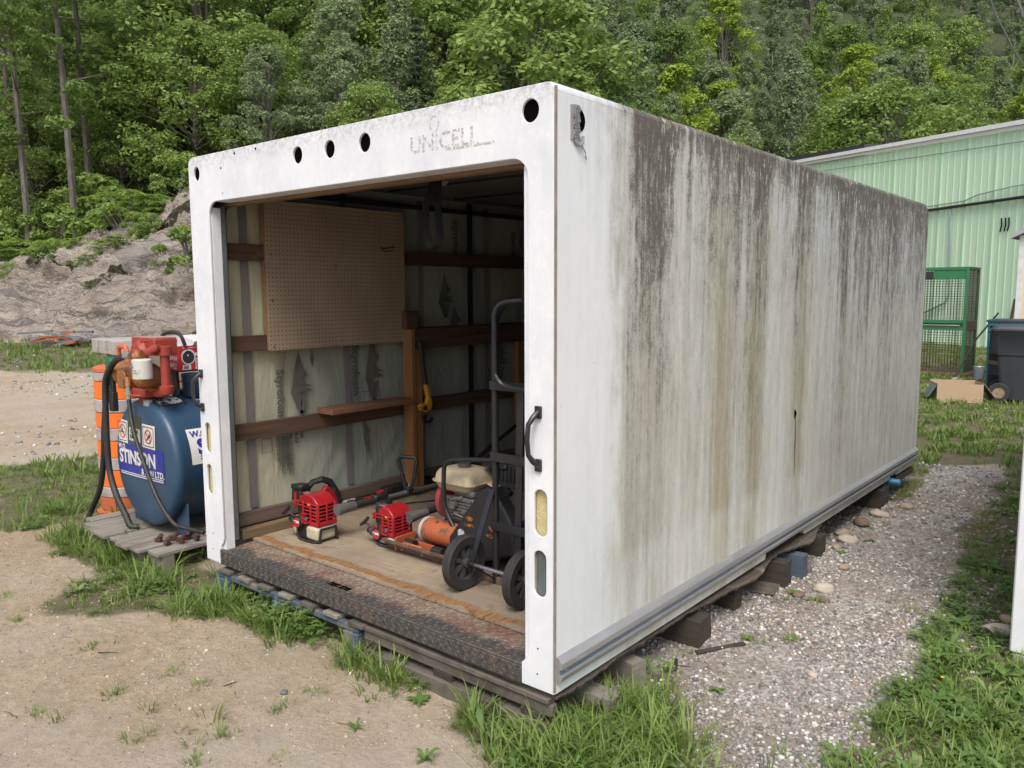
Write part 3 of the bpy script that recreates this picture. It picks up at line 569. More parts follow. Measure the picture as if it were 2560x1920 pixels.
# posts' returns, header return
mb = MB(); mb.bx(-2.296, -2.256, .014, .07, .0, 1.93); mb.bx(-.15, -.122, .014, .12, .0, 1.93); mb.bx(-2.2, -.16, .014, .098, 1.955, 1.972); mb.build('frame_return', M_front, box, bevel=.004)
mb = MB(); mb.bx(-2.31, -2.258, .07, .098, .12, 1.94); mb.build('door_channel', M_galv, box, bevel=.002)
mb = MB(); mb.tube([(-2.31, .112, .10), (-2.31, .112, 1.86), (-2.29, .112, 1.93), (-2.24, .112, 1.955)], .013, 8); mb.build('door_seal', M_seal, box)
mb = MB(); mb.bx(-2.40, -.03, .1, .15, 1.942, 2.03); mb.build('header_board', wood('header_wood', (.25, .15, .08), (.12, .07, .04), 'x', .85), box)
# side panel with cut arches
prof = []
side_loop = [(0.012, .0), (1.955, .0), (1.965, .03), (2.02, .075), (2.12, .108), (2.24, .12), (2.36, .112), (2.44, .085), (2.52, .04), (2.56, .0), (4.42, .0), (4.45, .03), (4.50, .012), (4.56, .035), (4.62, .0), (5.17, .0), (5.21, .04), (5.21, 2.10)]+[(5.13+.08*math.cos(R(a)), 2.10+.065*math.sin(R(a))) for a in (20, 45, 70, 90)]+[(.012, 2.165)]
side_loop = [(a, min(b, 2.165)) for a, b in side_loop]
Ms = axes((0, 0, 0), (0, 1, 0), (0, 0, 1))     # local z -> +x
flat_curve('side_panel', [side_loop], .03, Ms @ Matrix.Translation((0, 0, -.017)), M_side, box, bevel=.002)
mb = MB()      # rounded roof edge rail
pr = [(-.034+.034*math.sin(R(a)), 2.1652+.033*math.cos(R(a))) for a in range(0, 91, 15)]+[(-.034, 2.1652)]
mb.prism(pr, (0, .012, 0), (1, 0, 0), (0, 0, 1), (0, 5.12, 0)); mb.build('roof_edge', M_side, box, angle=60)
mb = MB(); mb.bx(-2.42, -.035, .03, 5.19, 2.165, 2.196); mb.build('roof_panel', M_side, box, bevel=.01)
mb = MB(); mb.bx(-2.44, -2.415, .03, 5.19, 0, 2.16); mb.build('far_side_panel', M_front, box)
mb = MB(); mb.bx(-2.41, -.032, 5.16, 5.19, 0, 2.16); mb.build('back_panel', M_front, box)
mb = MB()      # aluminium rub rail with coved profile
rp = [(.0, .041), (.012, .045), (.022, .055), (.026, .066), (.026, .074), (.012, .076), (.012, .098), (.026, .100), (.026, .108), (.024, .122), (.012, .137), (.0, .144)]
mb.prism(rp, (0.001, .014, 0), (1, 0, 0), (0, 0, 1), (0, 5.18, 0))
rail = mb.build('rub_rail', M_alu, box, angle=25)
mb = MB(); mb.bx(.013, .0165, .018, 5.19, .0765, .0975); mb.build('blue_insert_strip', M_navy, rail)
mb = MB(); mb.cyl((.0165, .05, .087), (.0185, .05, .087), .006, n=10); mb.build('screw', M_alu, rail)
mb = MB(); mb.prism([(-.001, 0), (.004, 0), (.004, 2.17), (-.001, 2.17)], (-.003, .0, .01), (1, 0, 0), (0, 0, 1), (0, .0118, 0)); mb.build('corner_seam', surf('seam_sealant', (.30, .27, .23), (.15, .13, .11), rough=.8), box)
# grab handles
def grab(x, z0, z1, y=-.012):
    h = MB(); zc = (z0+z1)/2
    h.tube([(x, -.008, z1-.02), (x-.002, -.03, z1-.035), (x-.012, -.045, z1-.06), (x-.015, -.048, zc), (x-.012, -.045, z0+.06), (x-.002, -.03, z0+.035), (x, -.008, z0+.02)], [.011, .011, .0095, .0095, .0095, .011, .011], 10)
    h.box((x+.003, -.006, z1-.018), (.028, .012, .046)); h.box((x+.003, -.006, z0+.018), (.028, .012, .046))
    o = h.build('grab_handle', M_black, box, bevel=.003)
    b = MB(); b.lathe([(.006, 0), (.005, .003), (.001, .0045)], (x+.004, -.012, z1-.016), (0, -1, 0), 10); b.lathe([(.006, 0), (.005, .003), (.001, .0045)], (x+.004, -.012, z0+.016), (0, -1, 0), 10); b.build('bolt', M_galv, o)
grab(-.072, .841, 1.071); grab(-2.405, .845, 1.066)
mb = MB()
for x, z, r in [(-1.988, 2.174, .006), (-1.80, 2.175, .006), (-2.117, 2.115, .005), (-2.11, 1.99, .003), (-.075, .16, .003), (-.078, .06, .003), (-2.36, .16, .003), (-2.37, .07, .003)]: mb.cyl((x, -.0015, z), (x, .0, z), r, n=12)
mb.build('screw_hole', M_dark, box)
# torn duct patch over the side hole
mb = MB(); mb.cyl((.0, .135, 2.085), (.0015, .135, 2.085), .042, n=20); mb.build('side_vent_hole', M_dark, box)
mb = MB(); N = 22
for i in range(N):
    z = 2.13-.118*i/(N-1); mb.box((.006+.002*(i % 2), .118+.004*math.sin(i), z), (.006, .03, .0072), rot=(0, .2, .1*math.sin(i*2)))
mb.box((.003, .095, 2.072), (.004, .014, .118)); mb.tube([(.004, .106, 2.012), (.012, .128, 1.995), (.010, .15, 2.01), (.008, .155, 2.03)], .006, 6); mb.tube([(.004, .15, 2.0), (.01, .16, 1.985), (.006, .175, 1.975), (.012, .165, 1.965), (.006, .18, 1.955)], .002, 5)
mb.build('torn_duct_tape', surf('grey_duct_tape', (.17, .175, .18), (.30, .30, .30), scale=30, rough=.55, bump=.6, bscale=80), box)
mb = MB(); mb.tube([(.002, 2.315, .80), (.005, 2.318, .78), (.004, 2.315, .75)], [.004, .008, .003], 6); mb.tube([(.0, 2.33, .79), (.0015, 2.338, .6), (.0, 2.345, .40)], [.002, .003, .001], 5); mb.build('tar_drip', M_dark, box)
# ghost lettering left by old decal glue
gl = NT('decal_glue_residue'); tr_ = gl.n('ShaderNodeBsdfTransparent'); mx = gl.n('ShaderNodeMixShader'); gl.l(gl.ramp(gl.noise(75, 6, .8), [(.50, 0), (.56, .85)]), mx.inputs[0]); gl.done((.45, .43, .38), .8); gl.l(tr_.outputs[0], mx.inputs[1]); gl.l(gl.b.outputs[0], mx.inputs[2]); gl.l(mx.outputs[0], gl.o.inputs[0]); M_ghost = gl.mat
Mt = axes((-.72, -.0006, 2.03), (1, 0, 0), (0, 0, 1))
text('faded_lettering', "UNiCELL", .093, Mt, M_ghost, box, bold=.0015, spacing=1.02, sx=1.0)
def ring(x, z, r, rz, w_): return [circ(x, z, r, 24, rz), circ(x, z, r-w_, 24, rz-w_)]
flat_curve('faded_ring', ring(-.582, 2.128, .026, .033, .007), .0004, Mf @ Matrix.Translation((0, 0, .0006)), M_ghost, box)
mb = MB(); mb.bx(-.52, -.275, -.0009, -.0005, 2.020, 2.030); mb.build('faded_underline', M_ghost, box)
# ---- floor, sill
t = NT('worn_plywood'); P = t.sep(); g = t.noise(1, 7, .7, t.map(sc_=(3, 60, 1)), dist=.5); b = t.noise(2.2, 5, .6); br = t.n('ShaderNodeTexBrick'); t.l(t.map(sc_=(1.0, 1, 1), rot=(0, 0, 0)), br.inputs[0]); br.inputs['Scale'].default_value = 6.0; br.inputs['Mortar Size'].default_value = .0; br.inputs['Color1'].default_value = (.2, .2, .2, 1); br.inputs['Color2'].default_value = (.9, .9, .9, 1)
c = t.mix(t.ramp(g, [(.3, 0), (.7, 1)]), (.37, .30, .21), (.23, .185, .13)); c = t.mix(t.ramp(br.outputs[0], [(.3, .0), (.8, .28)]), c, (.24, .165, .11)); c = t.mix(t.ramp(b, [(.40, 0), (.60, .75)]), c, (.20, .165, .125))
c = t.mix(t.ramp(t.noise(7, 7, .8), [(.55, 0), (.66, .7)]), c, (.12, .09, .065)); c = t.mix(t.ramp(t.noise(26, 5, .8), [(.62, 0), (.7, .7)]), c, (.46, .38, .27))
ey = t.math('ADD', P[1], t.math('MULTIPLY', t.math('SUBTRACT', t.noise(6, 6, .75), .5), .16)); e = t.ramp(ey, [(.20, 0), (.215, 1), (.255, .9), (.275, 0)]); c = t.mix(e, c, t.mix(t.ramp(t.noise(1, 5, .8, t.map(sc_=(60, 8, 1))), [(.4, 0), (.6, 1)]), (.13, .055, .02), (.30, .17, .07)))
grey = t.ramp(t.math('ADD', P[1], t.math('MULTIPLY', b, .4)), [(.9 / 5, 0), (1, 1)]) if False else None
t.bump(t.math('ADD', g, t.math('MULTIPLY', e, .6)), .6, .005); M_ply = t.done(c, .85)
Vp = []; n = 150; xsP = np.linspace(-2.36, -.04, n)
mb = MB(); top = [(x, .198+.0045*mnoise.noise(Vector((x*14, 0, 0)))+.005*mnoise.noise(Vector((x*45, 2, 0)))+.004*(mnoise.noise(Vector((x*3, 2, 5))))) for x in xsP]
vs = [(x, y, z) for x, y in top for z in (.087, .1)]+[(x, 5.15, z) for x, y in top for z in (.087, .1)]; k = n*2
mb.add(vs, [(2*i, 2*i+2, 2*i+3, 2*i+1) for i in range(n-1)]+[(2*i+1, 2*i+3, 2*i+3+k, 2*i+1+k) for i in range(n-1)]); mb.build('plywood_floor', M_ply, box, smooth=False)
def treadmat():
    t = NT('rusty_tread_plate'); P = t.sep(); n = t.noise(9, 7, .75); n2 = t.noise(60, 5, .8)
    yy = t.math('ADD', P[1], t.math('MULTIPLY', t.math('SUBTRACT', n, .5), .22))
    sandy = t.ramp(yy, [(.055, 0), (.10, 1)]); zz = t.ramp(P[2], [(.079, 0), (.083, 1)])
    met = t.mix(t.ramp(n2, [(.4, 0), (.6, 1)]), (.045, .048, .052), (.11, .10, .088)); met = t.mix(t.ramp(n, [(.50, 0), (.66, .7)]), met, (.14, .095, .07))
    rust = t.mix(t.ramp(n2, [(.35, 0), (.65, 1)]), (.19, .14, .105), (.34, .27, .20)); rust = t.mix(t.ramp(t.noise(4, 5, .7), [(.45, 0), (.6, .8)]), rust, (.15, .06, .04))
    wear = t.ramp(t.math('ADD', t.math('ABSOLUTE', t.math('ADD', P[1], .004)), t.math('MULTIPLY', n2, .004)), [(.003, 1), (.008, 0)])
    c = t.mix(t.math('MULTIPLY', t.math('MULTIPLY', sandy, zz), .92), met, rust); c = t.mix(t.math('MULTIPLY', t.ramp(t.noise(25, 5, .8), [(.60, 0), (.75, .6)]), 1), c, (.20, .13, .10))
    t.bump(t.math('ADD', n, n2), .6, .002); return t.done(c, .6, t.math('MULTIPLY', t.math('SUBTRACT', 1.0, t.math('MULTIPLY', sandy, zz)), .35))
M_tread = treadmat()
sill = MB(); sill.bx(-2.292, -.156, -.006, .222, .07, .082); sill.bx(-2.29, -.155, -.006, .004, .0, .0715)
sill_o = sill.build('step_sill', M_tread, box, bevel=.004)
lug = [(0, -.009, 0), (.0028, 0, 0), (0, .009, 0), (-.0028, 0, 0), (0, -.005, .0022), (0, .005, .0022)]; lf = [(0, 1, 4), (1, 5, 4), (1, 2, 5), (2, 3, 5), (3, 4, 5), (3, 0, 4)]
LV = []; LF = []
for i in range(88):
    for j in range(9+4):
        x = -2.28+i*.0243+(.0 if j % 2 else .012)
        if x > -.165: continue
        a = R(45) if (i+j) % 2 else R(-45); ca, sa = math.cos(a), math.sin(a); b = len(LV)
        for p in lug:
            u_, v_ = p[0]*ca-p[1]*sa, p[0]*sa+p[1]*ca
            if j < 4: LV.append((x+u_, -.0061-p[2], .012+j*.0175+v_))
            else: LV.append((x+u_, .012+(j-4)*.0235+v_, .0821+p[2]))
        LF += [tuple(b+q for q in f) for f in lf]
me = bpy.data.meshes.new('tread_lugs'); me.from_pydata(LV, [], LF); me.materials.append(M_tread); setp(link('tread_lugs', me, box), 'raised lugs of the rusty tread plate', kind='stuff')
mb = MB(); mb.bx(-1.405, -1.335, .045, .078, .0815, .0832); mb.bx(-1.325, -1.255, .045, .078, .0815, .0832); mb.build('stake_pocket', M_dark, box)
# ---- interior wall
t = NT('wall_sheeting'); P = t.sep(); Y, Z = P[1], P[2]
n = t.noise(1.6, 5, .6, t.map(sc_=(1, 1.6, .6))); wr = t.noise(1, 5, .55, t.map(sc_=(1, 3.2, 1.1), rot=(.5, 0, 0)), dist=1.2)
c = t.mix(t.ramp(n, [(.35, 0), (.65, 1)]), (.54, .52, .35), (.44, .43, .31)); c = t.mix(t.ramp(Y, [(.15, 0), (.9, 1)]), c, (.29, .32, .29))  # cream turning grey; also darker further in, fading light painted into the colour
c = t.mix(t.ramp(t.noise(4, 5, .7), [(.60, 0), (.75, .35)]), c, (.30, .24, .12))
t.bump(t.math('ADD', wr, t.math('MULTIPLY', t.noise(1, 4, .5, t.map(sc_=(1, 7, 2), rot=(-.6, 0, 0)), dist=.6), .4)), .8, .03); M_sheet = t.done(c, .38)
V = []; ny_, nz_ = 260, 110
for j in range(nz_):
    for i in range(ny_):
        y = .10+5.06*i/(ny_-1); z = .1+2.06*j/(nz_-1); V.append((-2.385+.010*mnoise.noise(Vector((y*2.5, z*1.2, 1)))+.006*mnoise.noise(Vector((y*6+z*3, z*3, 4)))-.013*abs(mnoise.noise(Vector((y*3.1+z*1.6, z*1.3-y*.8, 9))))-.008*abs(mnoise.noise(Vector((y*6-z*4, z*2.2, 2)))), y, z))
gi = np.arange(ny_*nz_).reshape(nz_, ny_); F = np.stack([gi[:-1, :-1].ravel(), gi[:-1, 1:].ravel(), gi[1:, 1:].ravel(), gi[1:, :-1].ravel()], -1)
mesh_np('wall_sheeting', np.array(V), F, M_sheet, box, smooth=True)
mb = MB(); mb.bx(-2.4, -.04, 5.12, 5.14, .1, 2.14); mb.build('rear_wall_sheeting', M_sheet, box)
mb = MB(); mb.bx(-2.40, -.033, .14, 5.15, 2.135, 2.16); mb.build('ceiling', surf('grimy_ceiling', (.10, .10, .095), (.055, .055, .052), scale=3, rough=.8, bump=.3), box)
M_tape = surf('grey_print_band', (.15, .145, .155), (.20, .19, .19), scale=4, rough=.45, sx=(1, 1, .5), bump=.1)
def strip(y0, y1, z0=.25, z1=2.1, x=-2.371, nm='joint_band', m=None): b = MB(); b.bx(x-.002, x, y0, y1, z0, z1); return b.build(nm, m or M_tape, box)
for y in (.243, .945, 1.60, 2.28, 2.95, 3.65, 4.3): strip(y, y+.048)
for y in (.118,): strip(y, y+.045, .2, 2.1, -2.362, 'corner_stud', wood('brown_stud', (.16, .085, .065), (.10, .05, .04), 'z', .7))
strip(2.06, 2.115, .1, 2.12, -2.335, 'steel_upright', M_black)
for z0, z1 in ((1.665, 1.755), (1.157, 1.245), (.657, .748)):
    b = MB(); b.bx(-2.368, -2.332, .11, 5.12, z0, z1); b.build('wall_rail', M_woodd, box, bevel=.002)
b = MB(); b.bx(-2.368, -2.33, .118, 5.12, .165, .238); b.build('wall_rail', wood('brown_grey_rail', (.15, .105, .085), (.07, .05, .04), 'y', .85), box, bevel=.002)
b = MB(); b.bx(-2.362, -2.285, .135, 4.6, .101, .155); b.build('floor_batten', wood('floor_batten_wood', (.20, .14, .075), (.10, .07, .04), 'y', .8), box, bevel=.003)
b = MB()
for y in np.arange(.65, 5, .62): b.bx(-2.3, -.1, y, y+.02, 2.122, 2.134)
b.bx(-2.36, -2.33, .15, 5.1, 2.04, 2.07); b.build('ceiling_rib', M_black, box)
M_flake = surf('pale_flake', (.30, .29, .26), (.2, .19, .17))
for i in range(14):
    x, y = random.uniform(-1.9, -.3), random.uniform(.3, 2.8); b = MB(); b.box((x, y, 2.128), (random.uniform(.04, .12), .03, .008), rot=(0, .2, random.uniform(0, 3))); b.build('peeling_flake', M_flake, box)
# printed lettering on the sheeting (reads downwards)
M_ink = surf('faded_ink', (.10, .10, .095), (.14, .14, .125), scale=12, rough=.45, bump=0)
def Mw(y, z, x=-2.3665): return axes((x, y, z), (0, 0, -1), (0, 1, 0))
def wtext(s_, size, y, z, bold=.002): return text('printed_lettering', s_, size, Mw(y, z), M_ink, box, bold=bold)
for y, z, sz in ((.447, 1.035, .072), (1.01, 1.15, .078), (1.95, 2.0, .075), (2.6, 1.95, .07)): wtext('Styrofoam', sz, y, z, .0025)
for y in (.44, .475, .50, 1.1): 
    for k in range(3): wtext('INSULATION BOARD MEETS TYPE 4\nKEEP AWAY FROM FLAME', .013, y+.016*k, .64-.02*k, .0003)
wtext('TE', .03, .515, .65); wtext('R 5.0', .03, .56, .645); wtext('THE', .022, .60, .65)
def arrow(y, z0, z1, w_, nm='printed_arrow'):
    hgt = z1-z0; P = [[(y, z1), (y-w_, z0+hgt*.35), (y, z0), (y+w_*.35, z0+hgt*.2), (y+w_*.1, z0+.35*hgt), (y+w_*.75, z0+hgt*.62)], [(y+w_*.85, z0+hgt*.7), (y+w_*.5, z0+hgt*.55), (y+w_*1.2, z0+hgt*.52), (y+w_*1.1, z0+hgt*.58)], [(y+.3*w_, z0+.45*hgt), (y+1.7*w_, z0+.36*hgt), (y+1.75*w_, z0+.42*hgt), (y+.5*w_, z0+.5*hgt)], [(y+w_*.3, z0+.3*hgt), (y+w_*.9, z0+.3*hgt), (y+w_*.5, z0+.02*hgt), (y+.1*w_, z0+.1*hgt)]]
    flat_curve(nm, P, .0006, axes((-2.3665, 0, 0), (0, 1, 0), (0, 0, 1)), M_ink, box)
for y, z0, z1 in ((.60, .755, 1.14), (1.17, .76, 1.24), (1.85, 1.3, 1.62), (2.45, .8, 1.15), (2.75, 1.78, 2.03), (1.95, 1.1, 1.4)): arrow(y, z0, z1, .06)
for dq in ([(.70, 1.14), (.685, 1.085), (.70, 1.03), (.715, 1.085)], [(2.32, .95), (2.305, .89), (2.32, .83), (2.335, .89)]): flat_curve('printed_diamond', [dq], .0006, axes((-2.3665, 0, 0), (0, 1, 0), (0, 0, 1)), M_ink, box)
for y, z in ((.33, .555), (.37, 1.80), (1.08, .84), (1.70, 1.15)):
    flat_curve('printed_box', [rrect(y, y+.07, z, z+.085, .008), rrect(y+.004, y+.066, z+.004, z+.081, .006)], .0006, axes((-2.3665, 0, 0), (0, 1, 0), (0, 0, 1)), M_ink, box)
# ------------------------------------------------------------------ supports under the container
def rough_block(name, x0, x1, y0, y1, z0, z1, mat, parent=None, rot=0, lab=None, cat=None, grp=None, bev=.005):
    p = parent
    b = MB(); b.box(((x0+x1)/2, (y0+y1)/2, (z0+z1)/2), (x1-x0, y1-y0, z1-z0), rot=(0, 0, rot)); o = b.build(name, mat, p, bevel=bev, disp=(.007 if name == 'timber_block' else .0025), angle=30)
    if lab: setp(o, lab, cat, grp)
    return o
pal = thing('blue_pallet', 'blue painted pallet propping up the left front corner of the container', 'pallet', (-1.75, .3, GZ))
for i in range(7): 
    x = -2.29+i*.185; rough_block('slat', x, x+.105, -.018, .9, -.042, -.022, M_grey if i % 2 else M_greyx, pal, bev=.003)
rough_block('stringer', -2.335, -1.12, -.004, .03, -.078, -.043, M_blue, pal); rough_block('stringer', -2.335, -1.12, .4, .44, -.12, -.043, M_blue, pal)
for x0, x1 in ((-2.335, -2.2), (-1.80, -1.70), (-1.22, -1.12)): rough_block('block', x0, x1, -.012, .08, GZ-.04, -.079, M_blue, pal)
pl2 = thing('grey_pallet', 'weathered grey brown pallet under the sill beside the blue one', 'pallet', (-.6, .2, GZ))
rough_block('deck_board', -1.10, -.03, .0, .1, -.05, -.026, M_greyx, pl2); rough_block('stringer', -1.10, -.02, .012, .05, -.10, -.052, M_greyx, pl2); rough_block('bottom_board', -1.09, -.04, -.004, .07, GZ-.02, -.13, M_greyx, pl2, .01)
for x in (-1.05, -.60, -.12): rough_block('block', x-.05, x+.06, .01, .1, -.131, -.10, M_rot, pl2)
G_ = 'timber blocks holding up the long side of the container'
def timber(lab, y, w_, z0, z1, x1, mat, rz=0): return rough_block('timber_block', x1-.78, x1-.035, y-w_*.42, y+w_*.42, z0-.02, z1-.008, mat, None, rz, lab, 'timber block', G_, 0)
timber('dark split timber end sticking out under the front third of the long wall', 1.12, .15, GZ-.02, -.05, .085, M_rot, .03)
timber('dark narrow timber end under the sagging plywood, second from the front', 1.66, .11, GZ-.02, -.055, .02, M_rot, -.04)
timber('brown and blue timber end touching the blue block under the long wall', 2.12, .12, GZ, -.04, .10, M_rot, .05)
timber('blue painted block end just before the cut arch in the long wall', 2.33, .09, GZ, -.045, .125, M_blue, 0)
timber('brown timber end right under the cut arch in the long wall', 2.80, .12, GZ, -.05, .07, M_rot, 0)
timber('large blackened timber end near the far corner under the blue pipe', 4.25, .30, GZ-.01, -.035, .05, M_rot, .03)
timber('pale broken timber end among the grass at the near corner', .28, .11, GZ-.05, -.09, .12, M_grey, .06)
timber('grey split timber lying in the gravel just behind the near corner grass', .62, .10, GZ-.02, -.07, .06, M_grey, -.12)
ply = MB(); prev = None; yy = np.linspace(.02, 2.85, 220); vs = []
for i, y in enumerate(yy):
    s_ = .035*mnoise.noise(Vector((y*2.2, 0, 3)))+.016*mnoise.noise(Vector((y*9, 0, 1)))+.010*mnoise.noise(Vector((y*33, 3, 1)))+.008*mnoise.noise(Vector((y*90, 3, 1))); ed = .006+s_*.7+.035*math.exp(-((y-1.75)/.25)**2)+.055*math.exp(-((y-2.5)/.2)**2); zd = -.012-.022*math.exp(-((y-1.6)/.5)**2)-.004*math.sin(y*11)
    vs += [(-.6, y, -.02), (-.6, y, -.003), (ed, y, zd+.006*mnoise.noise(Vector((y*8, 1, 1)))), (ed-.006, y, zd-.013+.006*mnoise.noise(Vector((y*40, 8, 1))))]
fs = [(4*i+a, 4*i+4+a, 4*i+4+(a+1) % 4, 4*i+(a+1) % 4) for i in range(219) for a in range(4)]+[(0, 1, 2, 3), (4*219+3, 4*219+2, 4*219+1, 4*219)]
ply.add(vs, fs); o = ply.build('rotten_subfloor_sheet', wood('rotten_ply', (.12, .10, .078), (.035, .028, .022), 'y', .95, bump=1, grain=2.5, stain=(.20, .165, .12), samt=(.58, .66)), None, smooth=False); setp(o, 'ragged rotten plywood sheet sagging out under the long wall', 'plywood')
rough_block('bottom_sheet', -.5, .06, 1.86, 2.04, GZ+.008, GZ+.018, M_greyx, None, .2, 'broken grey board piece lying under the sagging plywood', 'board')
b = MB(); b.box((-1.2, 4.9, -.05), (2.4, .5, .05)); o = b.build('far_support_board', M_rot, None, bevel=.01); setp(o, 'crumbling dark board under the far corner of the container', 'board')
b = MB(); b.tube([(-.15, 4.42, -.01), (.07, 4.45, -.025)], .028, 14, caps=False); b.tube([(-.15, 4.42, -.01), (.07, 4.45, -.025)], .022, 14, caps=False); o = b.build('blue_pipe', surf('blue_plastic', (.03, .16, .30), rough=.4), None); setp(o, 'short bright blue plastic pipe poking out beneath the far wall', 'pipe')
b = MB(); b.beam((.20, 1.24, GZ+.012), (.07, 1.0, GZ+.016), .026, .012); o = b.build('wood_stick', M_rot, None, bevel=.003); setp(o, 'dark flat stick lying on the gravel path', 'stick')
b = MB(); b.beam((.07, .80, GZ-.01), (.075, .80, GZ+.06), .014, .01); o = b.build('peg', M_rot, None); setp(o, 'small dark peg standing in the gravel', 'peg')
# ------------------------------------------------------------------ interior fittings
pg = thing('pegboard', 'brown perforated pegboard on a pine frame fixed to the left wall', 'pegboard', (-2.33, .87, 1.157))
t = NT('pegboard_hardboard'); P = t.sep(); 
def mod(v, o_): return t.math('SUBTRACT', t.math('FRACT', t.math('ADD', t.math('MULTIPLY', v, 1/.0254), o_)), .5)
d = t.math('SQRT', t.math('ADD', t.math('POWER', mod(P[1], .5), 2.0), t.math('POWER', mod(P[2], .2), 2.0))); hole = t.ramp(d, [(.115, 1), (.15, 0)]); scuff = t.ramp(t.noise(38, 6, .85), [(.66, 0), (.7, .8)])
c = t.mix(t.ramp(t.noise(3, 5, .6), [(.35, 0), (.65, 1)]), (.33, .26, .185), (.28, .215, .15)); c = t.mix(scuff, c, (.07, .05, .035)); c = t.mix(hole, c, (.012, .01, .008)); t.bump(t.math('SUBTRACT', 1.0, hole), .6, .004); M_peg = t.done(c, .6)
b = MB(); b.bx(-2.286, -2.28, .352, 1.392, 1.157, 2.0); b.build('perforated_board', M_peg, pg)
for y0, y1, z0, z1 in ((.37, .408, 1.157, 1.995), (1.345, 1.385, 1.157, 1.995)): b = MB(); b.bx(-2.366, -2.287, y0, y1, z0, z1); b.build('frame_upright', M_woody, pg, bevel=.002)
for z in (1.96, 1.157): b = MB(); b.bx(-2.366, -2.287, .409, 1.344, z, z+.036); b.build('frame_crosspiece', M_woody, pg, bevel=.002)
M_zinc = surf('zinc', (.5, .49, .45), rough=.35, metal=.8)
for y, z in ((.375, 1.985), (.375, 1.70), (.375, 1.44), (.375, 1.18), (.83, 1.985), (.83, 1.64), (.85, 1.47), (.85, 1.19), (1.37, 1.985), (1.37, 1.69), (1.37, 1.46), (1.365, 1.19), (1.06, 1.19)): b = MB(); b.lathe([(.008, 0), (.007, .003), (.001, .004)], (-2.28, y, z), (1, 0, 0), 8); b.build('screw', M_zinc, pg)
b = MB(); b.tube([(-2.278, 1.20, 1.765), (-2.25, 1.20, 1.762), (-2.25, 1.28, 1.775), (-2.275, 1.29, 1.78)], .003, 6); b.tube([(-2.278, 1.19, 1.775), (-2.262, 1.19, 1.745), (-2.25, 1.26, 1.75), (-2.25, 1.27, 1.76)], .003, 6); o = b.build('wire_hook', M_black, None); setp(o, 'bent black wire hook hanging on the pegboard', 'hook')
wb = thing('bench_frame', 'orange stained timber bench frame against the left wall', 'bench frame', (-2.25, 1.43, .16))
def pb(n_, x0, x1, y0, y1, z0, z1, m, p): b = MB(); b.bx(x0, x1, y0, y1, z0, z1); return b.build(n_, m, p, bevel=.003)
pb('post', -2.30, -2.212, 1.378, 1.415, .16, 1.24, M_woodv, wb); pb('post', -2.262, -2.224, 1.416, 1.486, .16, 1.105, M_woodv, wb); pb('beam', -2.262, -2.224, 1.416, 3.6, 1.106, 1.24, M_woodd, wb); pb('block', -2.328, -2.24, 1.36, 1.47, 1.242, 1.36, M_woodd, wb)
pb('post', -2.262, -2.22, 2.50, 2.55, .16, 1.105, M_woodv, wb); pb('metal_tab', -2.305, -2.30, 1.35, 1.372, 1.16, 1.22, surf('white_tab', (.6, .6, .58)), wb)
o = pb('shelf_board', -2.33, -2.185, .70, 1.375, .752, .788, wood('shelf_wood', (.24, .12, .065), (.12, .055, .035), 'y', .75), None); setp(o, 'short reddish plank shelf resting on the middle wall rail', 'shelf')
# yellow bolt cutter
M_yel = surf('chipped_yellow_paint', (.55, .27, .02), (.38, .18, .015), scale=20, rough=.45, spots=(.07, .05, .04), sscale=40, samt=(.56, .62))
bc = thing('bolt_cutter', 'bolt cutter with black handles and yellow head hanging on the orange post', 'bolt cutter', (-2.18, 1.46, .68))
b = MB(); b.tube([(-2.185, 1.43, 1.16), (-2.185, 1.455, 1.0), (-2.185, 1.475, .87)], [.016, .015, .014], 8); b.build('handle', M_blackpl, bc); b = MB(); b.tube([(-2.20, 1.445, 1.15), (-2.20, 1.47, 1.0), (-2.20, 1.482, .87)], [.014, .013, .013], 8); b.build('handle', M_blackpl, bc)
b = MB(); b.prism([(1.462, .87), (1.49, .87), (1.525, .74), (1.515, .695), (1.47, .68), (1.42, .70), (1.405, .73), (1.43, .745), (1.47, .74), (1.485, .78)], (-2.20, 0, 0), (0, 1, 0), (0, 0, 1), (.03, 0, 0)); b.build('head', M_yel, bc, bevel=.004)
b = MB(); b.prism([(1.45, .68), (1.48, .66), (1.47, .63), (1.50, .62), (1.53, .645), (1.535, .62), (1.50, .60), (1.45, .61), (1.435, .66)], (-2.195, 0, 0), (0, 1, 0), (0, 0, 1), (.02, 0, 0)); b.build('jaw', M_black, bc, bevel=.003)
b = MB(); b.cyl((-2.175, 1.45, .715), (-2.163, 1.45, .715), .016, n=12); b.build('pivot', M_black, bc)
# strap
def ribbon(b, pts, w_, upv): 
    pts = [Vector(p) for p in pts]; u = Vector(upv).normalized()*w_/2; th = Vector((0, .0015, 0)); vs = []
    for p in pts: vs += [p-u-th, p+u-th, p+u+th, p-u+th]
    n_ = len(pts); b.add(vs, [(4*i+a, 4*i+4+a, 4*i+4+(a+1) % 4, 4*i+(a+1) % 4) for i in range(n_-1) for a in range(4)]+[(0, 1, 2, 3), (4*n_-1, 4*n_-2, 4*n_-3, 4*n_-4)])
b = MB(); ribbon(b, [(-.79, .2, 1.99), (-.80, .2, 1.93), (-.83, .19, 1.85), (-.83, .185, 1.77), (-.815, .185, 1.70), (-.79, .19, 1.665), (-.765, .195, 1.68), (-.758, .2, 1.72), (-.775, .21, 1.80), (-.785, .215, 1.88), (-.775, .215, 1.99)], .028, (.75, .66, 0))
o = b.build('pull_strap', surf('grey_webbing', (.008, .008, .009), (.014, .014, .014), scale=40, rough=.95, spec=.1), None); setp(o, 'dark grey webbing pull strap hanging in a loop from the doorway header', 'strap')
